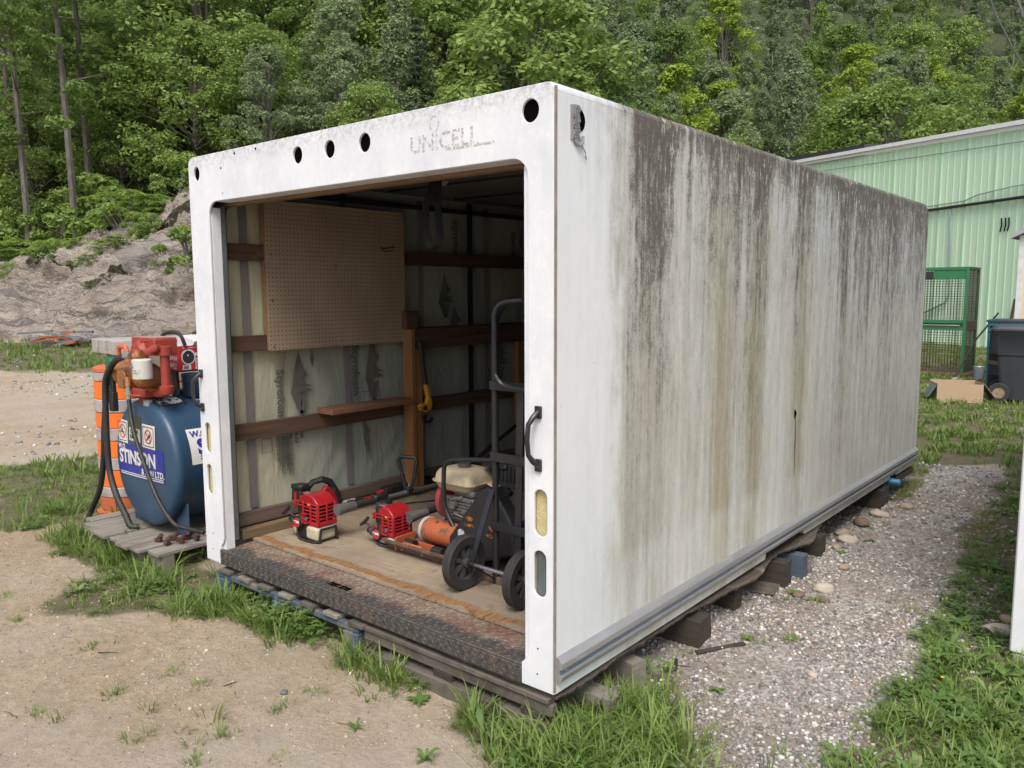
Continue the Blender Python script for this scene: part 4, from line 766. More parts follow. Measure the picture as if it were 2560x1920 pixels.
# ------------------------------------------------------------------ brush cutters
M_red = surf('glossy_red_plastic', (.34, .014, .020), (.28, .012, .016), scale=14, rough=.3, bump=.05, spots=(.28, .10, .07), sscale=18, samt=(.60, .75))
M_tankw = surf('translucent_white_tank', (.50, .47, .38), (.40, .36, .26), scale=14, rough=.45, bump=.05); M_tankw.node_tree.nodes['Principled BSDF'].inputs['Subsurface Weight'].default_value = .2
M_greyal = surf('grey_cast_alloy', (.20, .20, .20), (.13, .125, .12), scale=30, rough=.5, metal=.4, bump=.4, spots=(.14, .11, .08), sscale=20, samt=(.55, .7))
M_tube = surf('grey_painted_tube', (.17, .17, .165), (.13, .13, .125), scale=10, rough=.4, metal=.3)
M_white = surf('white_print', (.7, .7, .7), rough=.5, bump=0); M_orange = surf('worn_orange_paint', (.42, .105, .035), (.34, .09, .035), scale=14, rough=.55, bump=.3, spots=(.13, .075, .05), sscale=11, samt=(.54, .6))
def cutter(nm, label, X0, X1, Y0, Y1, Z0, Z1, tankw, shaft, grip, badge_txt, seed=0):
    """red shrouded two stroke engine standing on its tank, shaft running back from it"""
    T = thing('brush_cutter', label, 'brush cutter', ((X0+X1)/2, (Y0+Y1)/2, .1), group='petrol brush cutters on the floor')
    cx, cy = (X0+X1)/2, (Y0+Y1)/2
    b = MB(); b.bx(X0+.014, X1-.012, Y0+.012, Y1-.01, Z0+.01, Z1-.03); b.build('engine_block', M_blackpl, T, bevel=.008)
    zc = Z1-.052; b = MB()
    b.prism([(X0+.035, zc), (X0+.05, Z1-.018), (cx-.01, Z1), (X1-.045, Z1-.006), (X1-.006, zc+.012), (X1, zc)], (0, Y0+.002, 0), (1, 0, 0), (0, 0, 1), (0, Y1-Y0-.004, 0)); b.build('engine_cover', M_red, T, bevel=.012, seg=3)
    bars = MB(); n_ = 6; xa = X0+.085
    for i in range(n_):
        z = Z0+.012+(zc-Z0-.012)*i/(n_-1)
        bars.bx(xa, X1-.0, Y0-.002, Y0+.006, z-.0042, z+.0042); bars.bx(X1-.007, X1+.002, Y0+.0061, Y1-.004, z-.0042, z+.0042)
        if i > 3: bars.bx(X0, xa-.012, Y0+.002, Y0+.010, z-.0042, z+.0042)
    bars.build('cooling_louvres', M_red, T, bevel=.0015, seg=1)['kind'] = 'stuff'
    b = MB()
    for x in (X0+.004, xa-.006, (xa+X1)/2, X1-.006): b.bx(x-.006, x+.006, Y0-.004, Y0+.008, (Z0 if x > xa-.02 else Z0+.07), zc+.006)
    for y in (Y0+.008, (Y0+Y1)/2, Y1-.008): b.bx(X1-.008, X1+.004, y-.006, y+.006, Z0, zc+.006)
    b.bx(xa-.01, X1+.003, Y0-.003, Y0+.01, Z0-.008, Z0+.010); b.bx(X1-.01, X1+.0035, Y0+.0101, Y1, Z0-.008, Z0+.010); b.build('cover_frame', M_red, T, bevel=.003)['kind'] = 'stuff'
    for i in range(3): 
        b = MB(); b.prism([(0, 0), (.016, 0), (.013, .0015), (0, .0015)], (cx-.02+i*.02, Y0+.02, Z1-.003), (0, 1, 0), (0, 0, 1), (.012, 0, 0)); 
    b = MB(); b.bx(cx-.045, cx+.0, Y0+.01, Y0+.05, Z1-.006, Z1+.001); b.build('chrome_badge', M_zinc, T, bevel=.003)
    b = MB(); b.bx(cx+.02, cx+.045, Y0-.0035, Y0-.002, Z1-.06, Z1-.05); b.build('yellow_sticker', surf('yellow_sticker', (.65, .4, .02), bump=0), T)
    # starter housing with round badge, primer, cord handle
    sx_, sz = X0+.062, Z0+.002
    b = MB(); b.lathe([(.034, 0), (.036, .018), (.032, .03), (.001, .031)], (sx_, Y0-.004, sz), (0, -1, 0), 20); st = b.build('starter_cover', M_blackpl, T)
    b = MB(); b.lathe([(.027, 0), (.026, .0012), (.001, .0014)], (sx_, Y0-.0352, sz), (0, -1, 0), 20); b.build('round_badge', surf('badge_red', (.5, .03, .03), rough=.3, bump=0), st)
    b = MB(); b.bx(sx_-.025, sx_+.025, Y0-.0378, Y0-.0368, sz-.001, sz+.011); b.build('badge_plate', M_white, st)
    text('badge_lettering', badge_txt, .0085, axes((sx_-.022, Y0-.0385, sz+.002), (1, 0, 0), (0, 0, 1)), M_blackpl, st, bold=.0004)
    b = MB(); b.tube([(X0+.02, Y0-.01, Z0+.02), (X0-.005, Y0-.03, Z0+.045), (X0-.03, Y0-.035, Z0+.05)], .005, 6); b.tube([(X0-.06, Y0-.04, Z0+.035), (X0-.03, Y0-.035, Z0+.055), (X0-.005, Y0-.03, Z0+.085)], [.008, .011, .009], 8); b.build('starter_cord_handle', M_blackpl, T)
    b = MB(); b.box((X0+.0, Y0-.01, Z0+.005), (.05, .04, .03), rot=(0, .4, 0)); b.build('choke_cover', M_blackpl, T, bevel=.006)
    b = MB(); b.box((xa+.022, Y0-.012, Z0+.055), (.045, .022, .006)); b.box((xa+.022, Y0-.012, Z0+.008), (.055, .03, .006), rot=(0, .1, 0)); b.box((xa+.004, Y0-.010, Z0+.03), (.03, .018, .045)); b.build('exhaust_guard', M_red, T, bevel=.002)
    b = MB(); b.cyl((xa+.03, Y0-.004, Z0+.03), (xa+.03, Y0-.012, Z0+.03), .013, n=14); b.build('exhaust', M_greyal, T)
    # base and translucent fuel tank in its black cradle
    b = MB(); b.bx(X0+.03, X0+.115, Y0-.005, Y1-.02, .103, Z0-.004); b.build('crankcase', M_blackpl, T, bevel=.012)
    b = MB(); b.bx(X1-tankw, X1+.006, Y0-.012, Y1-.01, .112, Z0-.012); b.build('fuel_tank', M_tankw, T, bevel=.016, seg=3)
    b = MB(); r_ = .0075; b.tube([(X0+.04, Y0-.01, Z0-.02), (X0+.045, Y0-.02, .125), (X0+.08, Y0-.022, .108), (X1-.03, Y0-.018, .106), (X1+.012, Y0-.002, .110), (X1+.016, Y0+.01, Z0-.02)], r_, 8); b.tube([(X1+.016, Y0+.01, Z0-.02), (X1+.016, Y1-.02, Z0-.02), (X1+.014, Y1-.01, .11), (X0+.05, Y1-.01, .107)], r_, 8); b.build('tank_guard', M_blackpl, T)
    b = MB(); b.cyl((X0-.002, Y0+.0, .165), (X0+.024, Y0+.01, .135), .022, .02, n=14); b.build('fuel_neck', M_tankw, T); b = MB(); b.cyl((X0-.016, Y0-.006, .185), (X0+.0, Y0+.0, .163), .024, n=14); b.build('fuel_cap', M_red, T)
    # shaft
    p0, p1 = Vector(shaft[0]), Vector(shaft[1]); dd = (p1-p0).normalized(); L = (p1-p0).length
    b = MB(); b.tube([p0-dd*.03, p0+dd*.01, p0+dd*.06, p0+dd*.10], [.033, .030, .024, .022], 16); b.build('clutch_housing', M_greyal, T)
    b = MB(); b.tube([p0+dd*.1, p0+dd*(.1+grip)], .0185, 12); b.build('foam_grip', surf('black_foam_grip', (.014, .014, .014), rough=.9, bump=.8, bscale=90), T)
    b = MB(); b.tube([p0+dd*(.1+grip), p1], .0135, 12); b.build('shaft_tube', M_tube, T)
    g = p0+dd*(.1+grip+.03); b = MB(); b.box(g+Vector((0, 0, .012)), (.045, .10, .05), rot=(.1, 0, 0)); b.build('throttle_housing', M_blackpl, T, bevel=.012)
    b = MB(); b.box(g+Vector((-.006, .01, .042)), (.03, .045, .008), rot=(.15, 0, 0)); b.tube([g+Vector((-.01, -.04, .03)), g+Vector((-.02, -.075, .022)), g+Vector((-.025, -.10, .024))], .005, 6); b.build('throttle_trigger', M_red, T, bevel=.002)
    return T, p0, dd
T1, p0, dd = cutter('a', 'larger red brush cutter engine standing nearest the left wall, white tank', -2.115, -1.905, .365, .495, .200, .365, .10, [(-1.87, .50, .275), (-1.895, 2.1, .26)], .16, 'SHIN')
h0 = p0+dd*.52; b = MB(); b.tube([h0+Vector((0, 0, .0)), h0+Vector((-.01, -.02, .05)), h0+Vector((-.05, -.03, .20)), h0+Vector((-.035, -.028, .222)), h0+Vector((.045, .02, .215)), h0+Vector((.055, .02, .195)), h0+Vector((.03, .01, .05)), h0], [.013, .012, .012, .012, .012, .012, .012, .013], 8); b.build('loop_handle', M_blackpl, T1)
b = MB(); b.box(h0+Vector((0, 0, .01)), (.045, .04, .05)); b.build('handle_clamp', M_blackpl, T1, bevel=.006); b = MB(); b.lathe([(.008, 0), (.008, .02)], h0+Vector((.02, -.01, .04)), (0, 0, 1), 8); b.build('clamp_bolt', M_zinc, T1)
text('shaft_lettering', 'SHINDAIWA', .022, axes(p0+dd*.75+Vector((.012, 0, -.004)), dd, Vector((-.3, 0, 1))), M_white, T1)
T2, q0, qd = cutter('b', 'smaller red brush cutter engine in the middle of the floor, low white tank', -1.685, -1.52, .575, .715, .165, .32, .11, [(-1.50, .70, .255), (-1.40, 2.0, .33)], .24, 'RED')
b = MB(); b.tube([(-1.45, .93, .225), (-1.455, .91, .19), (-1.46, .88, .165), (-1.45, .86, .16)], [.008, .007, .006, .005], 6); b.build('trigger_lever', M_blackpl, T2); k_ = q0+qd*.72; b = MB(); b.cyl(k_+Vector((.02, 0, -.02)), k_+Vector((.06, -.01, -.04)), .02, n=12); b.build('clamp_knob', M_blackpl, T2)
b = MB(); b.bx(-1.70, -1.655, .60, .70, .20, .325); b.build('air_filter_cover', M_blackpl, T2, bevel=.012)
# battery pole tool behind the first engine
T3 = thing('battery_pole_tool', 'battery powered pole tool lying by the wall, black battery and red grip', 'pole tool', (-2.3, .7, .1))
b = MB(); b.box((-2.36, .58, .245), (.085, .085, .16), rot=(-.1, 0, .1)); b.build('battery_pack', M_blackpl, T3, bevel=.012); b = MB(); b.box((-2.352, .534, .24), (.02, .006, .10), rot=(-.1, 0, .1)); b.build('battery_stripe', M_red, T3); b = MB(); b.box((-2.36, .585, .315), (.095, .095, .03), rot=(-.1, 0, .1)); b.build('battery_latch_cap', M_blackpl, T3, bevel=.008)
b = MB(); b.tube([(-2.345, .60, .285), (-2.32, .64, .335), (-2.28, .68, .352), (-2.27, .73, .33), (-2.275, .78, .24), (-2.29, .80, .18)], [.02, .018, .02, .022, .028, .03], 10); b.build('grip', M_blackpl, T3)
b = MB(); b.prism([(.65, .27), (.70, .31), (.76, .28), (.79, .16), (.72, .15), (.70, .22)], (-2.295, 0, 0), (0, 1, 0), (0, 0, 1), (.04, 0, 0)); b.build('red_housing', M_red, T3, bevel=.008)
b = MB(); b.bx(-2.36, -2.28, .62, .82, .11, .19); b.build('motor_housing', M_blackpl, T3, bevel=.015)
sp = MB(); N = 120; sp.tube([(-2.30+.016*math.cos(i*.62), .81+i*.0011, .165+.016*math.sin(i*.62)) for i in range(N)], .003, 5); sp.build('coil_spring', M_zinc, T3)
b = MB(); b.tube([(-2.30, .80, .165), (-2.31, 1.2, .15), (-2.29, 2.2, .15)], .013, 8); b.bx(-2.345, -2.265, 1.18, 1.62, .125, .20); b.build('pole', M_blackpl, T3, bevel=.004)
b = MB(); b.tube([(-2.27, .86, .18), (-2.20, 1.0, .19), (-2.18, 1.15, .17), (-2.25, 1.3, .15)], .004, 6); b.tube([(-2.2, 1.1, .11), (-2.05, 1.4, .11), (-2.1, 1.8, .11)], .004, 6); b.build('cable', M_blackpl, T3)
b = MB(); b.tube([(-2.1, 1.55, .14), (-2.12, 1.95, .32), (-2.15, 2.5, .52)], [.016, .014, .014], 8); b.tube([(-2.15, 2.5, .52), (-2.1, 2.55, .56), (-2.0, 2.5, .55)], .02, 8); o = b.build('leaning_black_pole', M_blackpl, None); setp(o, 'black tool pole slanting up in the dark behind the loop handle', 'pole')
# ------------------------------------------------------------------ plate compactor
PC = thing('plate_compactor', 'orange and black petrol plate compactor with cream fuel tank', 'plate compactor', (-1.2, .8, .1))
M_rusty = surf('rusty_steel', (.12, .075, .05), (.07, .045, .035), scale=9, rough=.7, bump=.5, spots=(.20, .14, .09), sscale=16, samt=(.52, .62))
b = MB(); b.prism([(.50, .165), (.515, .172), (.56, .115), (1.08, .115), (1.14, .17), (1.15, .165), (1.09, .1), (.56, .1)], (-1.53, 0, 0), (0, 1, 0), (0, 0, 1), (.62, 0, 0)); b.bx(-1.53, -.91, .498, .51, .158, .176); b.build('base_plate', M_rusty, PC, bevel=.003)
b = MB(); b.lathe([(.062, 0), (.066, .004), (.066, .30), (.05, .31)], (-1.36, .68, .215), (1, 0, 0), 28); ex = b.build('exciter_drum', M_orange, PC); b = MB(); b.lathe([(.062, -.008), (.069, -.006), (.069, .012), (.062, .014)], (-1.36, .68, .215), (1, 0, 0), 28); b.build('end_ring', surf('pale_ring', (.50, .46, .40), rough=.6), ex); b = MB(); b.lathe([(.009, 0), (.009, .006)], (-1.26, .655, .276), (0, -.4, .9), 10); b.build('oil_plug', M_rusty, ex)
b = MB(); b.tube([(-1.40, .53, .125), (-1.40, .53, .16), (-1.385, .53, .168), (-1.26, .53, .168), (-1.25, .53, .16), (-1.25, .53, .125)], .008, 8); b.bx(-1.45, -1.44, .52, .66, .12, .19); b.bx(-1.45, -1.15, .60, .61, .12, .165); b.build('mount_bracket', M_orange, PC, bevel=.002)
for x in (-1.42, -1.21): b = MB(); b.cyl((x, .575, .15), (x+.07, .575, .15), .028, n=16); b.build('rubber_mount', M_blackpl, PC)
b = MB(); b.bx(-1.28, -.96, .70, 1.02, .235, .26); b.bx(-1.26, -1.2, .70, .74, .14, .235); b.build('engine_deck', M_greyal, PC, bevel=.003)
b = MB(); b.bx(-1.29, -1.06, .74, .98, .26, .40); b.bx(-1.25, -1.10, .76, .95, .40, .45); b.build('engine_block', M_greyal, PC, bevel=.02)
b = MB()
for i in range(7): b.bx(-1.27, -1.09, .728, .74, .29+i*.017, .298+i*.017)
b.build('cooling_fins', M_greyal, PC)['kind'] = 'stuff'
b = MB(); b.cyl((-1.20, .725, .37), (-1.20, .70, .37), .022, n=14); b.cyl((-1.13, .735, .34), (-1.13, .715, .34), .014, n=12); b.tube([(-1.25, .72, .41), (-1.20, .70, .40), (-1.14, .72, .42)], .005, 6); b.tube([(-1.23, .72, .28), (-1.18, .70, .33), (-1.10, .71, .31)], .005, 6); b.build('carburettor_parts', M_greyal, PC)['kind'] = 'stuff'
b = MB(); b.lathe([(.115, 0), (.112, .03), (.095, .05), (.05, .056), (.01, .058)], (-1.33, .85, .355), (-1, 0, 0), 26); b.build('recoil_starter', surf('faded_red_cover', (.36, .055, .07), (.26, .04, .05), scale=14, rough=.5, spots=(.3, .16, .15)), PC)
M_cream = surf('dirty_cream_tank', (.50, .44, .32), (.38, .31, .20), scale=9, rough=.45, bump=.15, spots=(.12, .085, .05), sscale=9, samt=(.60, .74))
tk = MB(); cxk, cyk, czk = -1.235, .84, .475
def rbox(b, zs, hx, hy, r, cx=cxk, cy=cyk, cz=czk, n=6):
    lp = []
    for z, s_ in zs:
        lp.append([(cx+px, cy+py, cz+z) for px, py in rrect(-hx*s_, hx*s_, -hy*s_, hy*s_, r*s_, n)])
    m = len(lp[0]); vs = [v for l in lp for v in l]; b.add(vs, [(i*m+j, i*m+(j+1) % m, (i+1)*m+(j+1) % m, (i+1)*m+j) for i in range(len(lp)-1) for j in range(m)]+[tuple(range(m))[::-1], tuple((len(lp)-1)*m+j for j in range(m))])
rbox(tk, [(-.05, .72), (-.035, .86), (-.003, .96), (-.001, 1.06), (.004, 1.06), (.006, .97), (.04, .93), (.062, .82), (.072, .6)], .143, .115, .045); ft = tk.build('fuel_tank', M_cream, PC, angle=50)
b = MB(); b.lathe([(.036, 0), (.038, .006), (.038, .016), (.03, .022), (.001, .023)], (-1.235, .84, .547), (0, 0, 1), 14); b.build('fuel_cap', surf('cap_grey', (.14, .14, .135), rough=.35, metal=.5, bump=.3), ft)
b = MB(); b.prism([(-1.14, .155), (-1.135, .235), (-.915, .51), (-.875, .535), (-.83, .53), (-.70, .36), (-.70, .22), (-.95, .13), (-1.10, .13)], (0, .61, 0), (1, 0, 0), (0, 0, 1), (0, .09, 0)); bg_ = b.build('belt_guard', M_black, PC, bevel=.014, seg=3)
M_og = surf('orange_decal', (.55, .17, .03), rough=.5, bump=0, spots=(.05, .04, .035), sscale=60, samt=(.5, .56))
def deco(x, z, s_):
    for a in range(5): 
        th = R(50+a*20); flat_curve('orange_emblem', [[(0, 0), (.022*s_, .004*s_), (.030*s_, .0), (.021*s_, -.004*s_)]], .0006, axes((x, .6075, z), (math.cos(th), 0, math.sin(th)), (-math.sin(th), 0, math.cos(th))) @ Matrix.Translation((.006, 0, 0)), M_og, bg_)
    text('orange_lettering', 'WEBER', .02*s_, axes((x-.036*s_, .6075, z-.022*s_), (1, 0, .05), (0, 0, 1)), M_og, bg_, bold=.0008)
deco(-.985, .335, 1.0); deco(-.83, .31, 1.2)
b = MB(); b.cyl((-1.045, .6085, .268), (-1.045, .607, .268), .024, n=20); b.build('round_sticker', surf('sticker_white', (.55, .55, .55), rough=.5, bump=0, spots=(.05, .08, .2), sscale=60, samt=(.5, .53)), bg_)
b = MB(); b.box((-.865, .655, .5385), (.05, .05, .0015), rot=(0, .25, 0)); b.build('warning_label', surf('warning_label', (.6, .55, .5), bump=0, spots=(.6, .16, .03), sscale=30, samt=(.48, .5)), bg_)
b = MB(); b.tube(smooth([(-1.13, .66, .25), (-1.165, .66, .294), (-1.205, .66, .36), (-1.214, .66, .43), (-1.212, .66, .56), (-1.195, .66, .60), (-1.16, .66, .622), (-1.08, .67, .635), (-.92, .69, .65), (-.70, .72, .655)], 4), .0125, 10); b.build('roll_bar', M_black, PC)
b = MB(); b.bx(-1.02, -.80, .86, 1.02, .47, .60); 
for i in range(8): b.bx(-1.015+i*.026, -1.0+i*.026, .852, .86, .50, .585)
b.build('air_filter_box', M_blackpl, PC, bevel=.004)['kind'] = 'stuff'
b = MB(); b.bx(-1.12, -.94, .84, 1.0, .56, .60); b.build('exhaust_cover', M_black, PC, bevel=.02)
# ------------------------------------------------------------------ hand truck
HT = thing('hand_truck', 'black steel hand truck with solid rubber wheels standing inside the right door post', 'hand truck', (-.6, .5, .1))
xl, xr, yh = -.742, -.40, .53
b = MB(); b.tube([(xl, yh, .105)]+smooth([(xl, yh, 1.22), (xl+.004, yh, 1.34), (xl+.03, yh, 1.40), (xl+.085, yh, 1.44), (-.57, yh, 1.447), (xr-.085, yh, 1.44), (xr-.03, yh, 1.40), (xr-.004, yh, 1.34), (xr, yh, 1.22)], 4)+[(xr, yh, .105)], .0165, 12); b.build('frame_tube', M_black, HT)
b = MB(); yl = yh-.06; b.tube(smooth([(-.57, yh, 1.447), (-.66, yl+.02, 1.435), (-.688, yl, 1.39), (-.69, yl, 1.33), (-.69, yl, 1.14), (-.68, yl, 1.10), (-.65, yl+.005, 1.068), (-.60, yl+.01, 1.058), (-.53, yl+.01, 1.055), (-.48, yl+.005, 1.07), (-.455, yl, 1.11), (-.455, yl, 1.35), (-.48, yl, 1.42), (-.57, yh, 1.447)], 4), .0135, 10); b.build('grab_loop', M_black, HT)
for z in (1.056, .722, .391): b = MB(); b.bx(xl-.012, xr+.012, yh-.026, yh-.019, z-.021, z+.021); b.build('cross_bar', M_black, HT, bevel=.001)
b = MB(); b.beam((-.603, yh-.012, .12), (-.578, yh-.012, 1.04), .038, .007, (0, 1, 0)); b.build('centre_bar', M_black, HT)
b = MB(); b.bx(-.84, -.34, yh-.012, yh+.0, .1, .138); b.bx(-.84, -.34, yh+.001, yh+.20, .1, .106); b.build('toe_plate', M_rusty, HT, bevel=.002)
for s_, x in ((0, -.765), (1, -.385)):
    b = MB(); b.beam((x+.02, yh-.02, .56), (x+.0, .385, .245), .006, .030, (1, 0, 0)); b.build('brace', M_black, HT)
    b = MB(); b.beam((x+.02, yh, .12), (x+.01, .40, .21), .006, .02, (1, 0, 0)); b.build('brace', M_black, HT)
M_tyre = surf('worn_rubber', (.022, .022, .023), (.034, .033, .032), scale=10, rough=.75, bump=.3, bscale=80, spots=(.07, .065, .06), sscale=22, samt=(.60, .75)); M_rim = surf('grey_plastic_rim', (.06, .062, .066), rough=.5)
for x in (-.815, -.455):
    wh = MB(); wh.lathe([(.085, -.020), (.122, -.024), (.128, -.018), (.128, -.012), (.1265, -.011), (.1265, -.008), (.1285, -.007), (.1285, -.002), (.127, -.001), (.127, .001), (.1285, .002), (.1285, .007), (.1265, .008), (.1265, .011), (.128, .012), (.128, .018), (.122, .024), (.085, .020), (.083, 0)], (x, .385, .229), (1, 0, 0), 48); tyre = wh.build('wheel', M_tyre, HT, angle=25)
    b = MB(); b.lathe([(.086, -.014), (.086, .014), (.078, .016), (.076, .006), (.072, -.014)], (x, .385, .229), (1, 0, 0), 32); b.lathe([(.022, -.02), (.022, .026), (.016, .03)], (x, .385, .229), (1, 0, 0), 16)
    for i in range(7):
        a = i*2*math.pi/7; d_ = Vector((0, math.cos(a), math.sin(a))); n_ = Vector((0, -math.sin(a), math.cos(a))); c_ = Vector((x, .385, .229)); b.add([c_+d_*.02+n_*.009+Vector((.012, 0, 0)), c_+d_*.02-n_*.009+Vector((.012, 0, 0)), c_+d_*.078-n_*.013+Vector((.008, 0, 0)), c_+d_*.078+n_*.013+Vector((.008, 0, 0)), c_+d_*.02+n_*.009-Vector((.008, 0, 0)), c_+d_*.02-n_*.009-Vector((.008, 0, 0)), c_+d_*.078-n_*.013-Vector((.008, 0, 0)), c_+d_*.078+n_*.013-Vector((.008, 0, 0))], [(0, 1, 2, 3), (4, 7, 6, 5), (0, 3, 7, 4), (1, 5, 6, 2)])
    b.build('rim', M_rim, tyre)
b = MB(); b.cyl((-.80, .385, .229), (-.46, .385, .229), .0085, n=12); b.build('axle', surf('bright_axle', (.45, .45, .45), rough=.3, metal=.85), HT); b = MB(); b.cyl((-.79, .385, .229), (-.745, .385, .229), .014, n=12); b.build('axle_sleeve', M_black, HT)
b = MB(); b.prism([(0, 0), (.16, .02), (.17, .05), (.02, .16), (-.02, .1)], (-.72, .9, .102), (1, 0, 0), (0, 1, 0), (0, 0, .012)); o = b.build('leather_scrap', surf('brown_leather', (.14, .07, .04), (.08, .04, .025), rough=.7), None, bevel=.004); setp(o, 'brown leather scrap on the floor behind the hand truck', 'leather scrap')
b = MB(); b.bx(-.95, -.62, .80, .84, .102, .30); o = b.build('dark_panel', M_black, None, bevel=.004); setp(o, 'dark sheet standing behind the compactor belt guard', 'sheet')
SCR = 'dark boards piled at the back of the container'
for i in range(9):
    a = rs.uniform(-.5, .5); y = 3.0+rs.uniform(0, .5); x = -1.9+rs.uniform(0, .6); z = .14+i*.055
    b = MB(); b.beam((x-.5*math.cos(a), y, z), (x+.5*math.cos(a), y+.5*math.sin(a), z+rs.uniform(-.03, .1)), .09, .03); o = b.build('scrap_board', M_rot, None); setp(o, 'dark scrap board in the pile at the back of the container', 'board', SCR)
# ------------------------------------------------------------------ fuel tank and pump on the left
K_ = 1.034
def pq(x, z, k=K_, y=None): return (1.684-(1.684-x)*k, 1.4837-(1.4837-z)*k)
TX, TZ, TR = -3.415, .395, .412
M_tblue = surf('dark_blue_enamel', (.020, .055, .105), (.027, .068, .122), scale=3, rough=.42, bump=.06, spots=(.06, .09, .12), sscale=5, samt=(.55, .8))
FT = thing('fuel_tank', 'dark blue horizontal cylindrical fuel tank with supplier stickers on its end', 'fuel tank', (TX, .6, -.06))
b = MB(); b.lathe([(.01, -.014), (TR*.45, -.012), (TR*.75, -.008), (TR*.93, -.002), (TR*.985, .010), (TR, .03), (TR+.003, .05), (TR, .055), (TR, 1.12), (TR*.9, 1.16), (.01, 1.19)], (TX, .135, TZ), (0, 1, 0), 64); b.build('tank_shell', M_tblue, FT, angle=50)
def leg(x0, x1, y, h): b = MB(); b.prism([(x0, -.06), (x1, -.06), (x1, h), (x0, h)], (0, y, 0), (1, 0, 0), (0, 0, 1), (0, .008, 0)); b.bx(x0, x1, y+.0081, y+.07, -.06, -.052); return b.build('leg', M_tblue, FT, bevel=.002)
leg(-3.20, -3.05, .22, .16); leg(-3.78, -3.63, .22, .16); leg(-3.20, -3.05, .98, .16); leg(-3.78, -3.63, .98, .16)
def disc_y(x, z): # y of domed end at radius
    r = math.hypot(x-TX, z-TZ)/TR; return .135+float(np.interp(r, [0, .45, .75, .93, .985, 1], [-.014, -.012, -.008, -.002, .010, .03]))-.002
def decal_end(name, x0, x1, z0, z1, mat, off=0.0, rot=0.0, parent=FT, r=.006, drop=0):
    """flat print following the domed end"""
    n = 8; V = []; F_ = []; cx_, cz_ = (x0+x1)/2, (z0+z1)/2
    for j in range(n+1):
        for i in range(n+1):
            u_, v_ = x0+(x1-x0)*i/n-cx_, z0+(z1-z0)*j/n-cz_; x, z = cx_+u_*math.cos(rot)-v_*math.sin(rot), cz_+u_*math.sin(rot)+v_*math.cos(rot); V.append((x, disc_y(x, z)-off, z))
    for j in range(n):
        for i in range(n): F_.append((j*(n+1)+i, j*(n+1)+i+1, (j+1)*(n+1)+i+1, (j+1)*(n+1)+i))
    b = MB(); b.add(V, F_); return b.build(name, mat, parent)
def text_end(s_, size, x, z, mat, par, off=.0012, bold=.0, rot=0, sx=1.0, spacing=1):
    o = text('lettering', s_, size, axes((x, 0, z), (math.cos(rot), 0, math.sin(rot)), (-math.sin(rot), 0, math.cos(rot))), mat, par, bold=bold, sx=sx, spacing=spacing)
    wm = WM[par]; inv = wm.inverted()
    for v in o.data.vertices: p = wm @ v.co; p.y = disc_y(p.x, p.z)-off+(p.y); v.co = inv @ p
    return o
M_sblue = surf('sticker_blue', (.018, .025, .27), (.022, .03, .24), bump=0, rough=.45); M_swhite = surf('sticker_white', (.62, .62, .58), (.54, .54, .50), bump=0, rough=.5); M_sred = surf('sticker_red', (.5, .03, .02), bump=0); M_sblk = surf('sticker_black', (.02, .02, .02), bump=0)
rt_ = -.0
sg = decal_end('company_sign', -3.765, -3.14, .285, .495, M_sblue, .001, .02)
text_end('W.O.', .05, -3.755, .455, M_swhite, sg, .0025, .0015, .02); text_end('STINSON', .125, -3.745, .365, M_swhite, sg, .0025, .004, .03, 1.02, .96); text_end('& SON LTD.', .055, -3.43, .318, M_swhite, sg, .0025, .0015, .02, 1.0)
decal_end('white_rule', -3.74, -3.15, .305, .311, M_swhite, .0026, .02, sg) ; decal_end('white_rule', -3.735, -3.15, .292, .299, M_swhite, .0026, .02, sg)
def warn(x0, x1, z0, z1, kind):
    s = decal_end('warning_sticker', x0, x1, z0, z1, M_swhite, .001, -.02); cx_, cz_ = (x0+x1)/2, (z0+z1)/2; w2 = (x1-x0)/2-.012; h2 = (z1-z0)/2-.012
    M0 = axes((0, disc_y(cx_, cz_)-.004, 0), (1, 0, 0), (0, 0, 1))
    flat_curve('black_border', [rrect(cx_-w2, cx_+w2, cz_-h2, cz_+h2, .01), rrect(cx_-w2+.004, cx_+w2-.004, cz_-h2+.004, cz_+h2-.004, .008)], .0004, M0, M_sblk, s)
    flat_curve('prohibition_ring', [circ(cx_, cz_+.0, .046, 28), circ(cx_, cz_, .039, 28)], .0004, M0, M_sred, s)
    c45 = .030; flat_curve('prohibition_bar', [[(cx_-c45-.003, cz_+c45-.002), (cx_-c45+.002, cz_+c45+.003), (cx_+c45+.003, cz_-c45+.002), (cx_+c45-.002, cz_-c45-.003)]], .0004, M0 @ Matrix.Translation((0, 0, .0012)), M_sred, s)
    if kind == 'smoke': P = [rrect(cx_-.028, cx_+.02, cz_-.008, cz_+.0, 0), rrect(cx_-.002, cx_+.004, cz_+.006, cz_+.026, 0)]
    else: P = [[(cx_-.026, cz_-.024), (cx_-.02, cz_-.028), (cx_+.008, cz_+.0), (cx_+.002, cz_+.006)], [(cx_+.004, cz_+.004), (cx_+.022, cz_+.028), (cx_+.026, cz_+.006), (cx_+.014, cz_-.008)]]
    flat_curve('pictogram', P, .0004, M0 @ Matrix.Translation((0, 0, .0006)), M_sblk, s)
warn(-3.755, -3.605, .50, .652, 'smoke'); warn(-3.40, -3.235, .50, .652, 'flame')
ds = decal_end('diesel_sticker', -3.585, -3.425, .525, .612, surf('sticker_cream', (.50, .50, .34), bump=0), .001, -.02); text_end('CLEAR', .038, -3.565, .575, M_sblk, ds, .0025, .001); text_end('DIESEL', .036, -3.567, .542, M_sblk, ds, .0025, .001)
decal_end('dark_panel', -3.60, -3.425, .614, .695, surf('olive_panel', (.07, .065, .035), rough=.6, bump=0), .001, -.02)
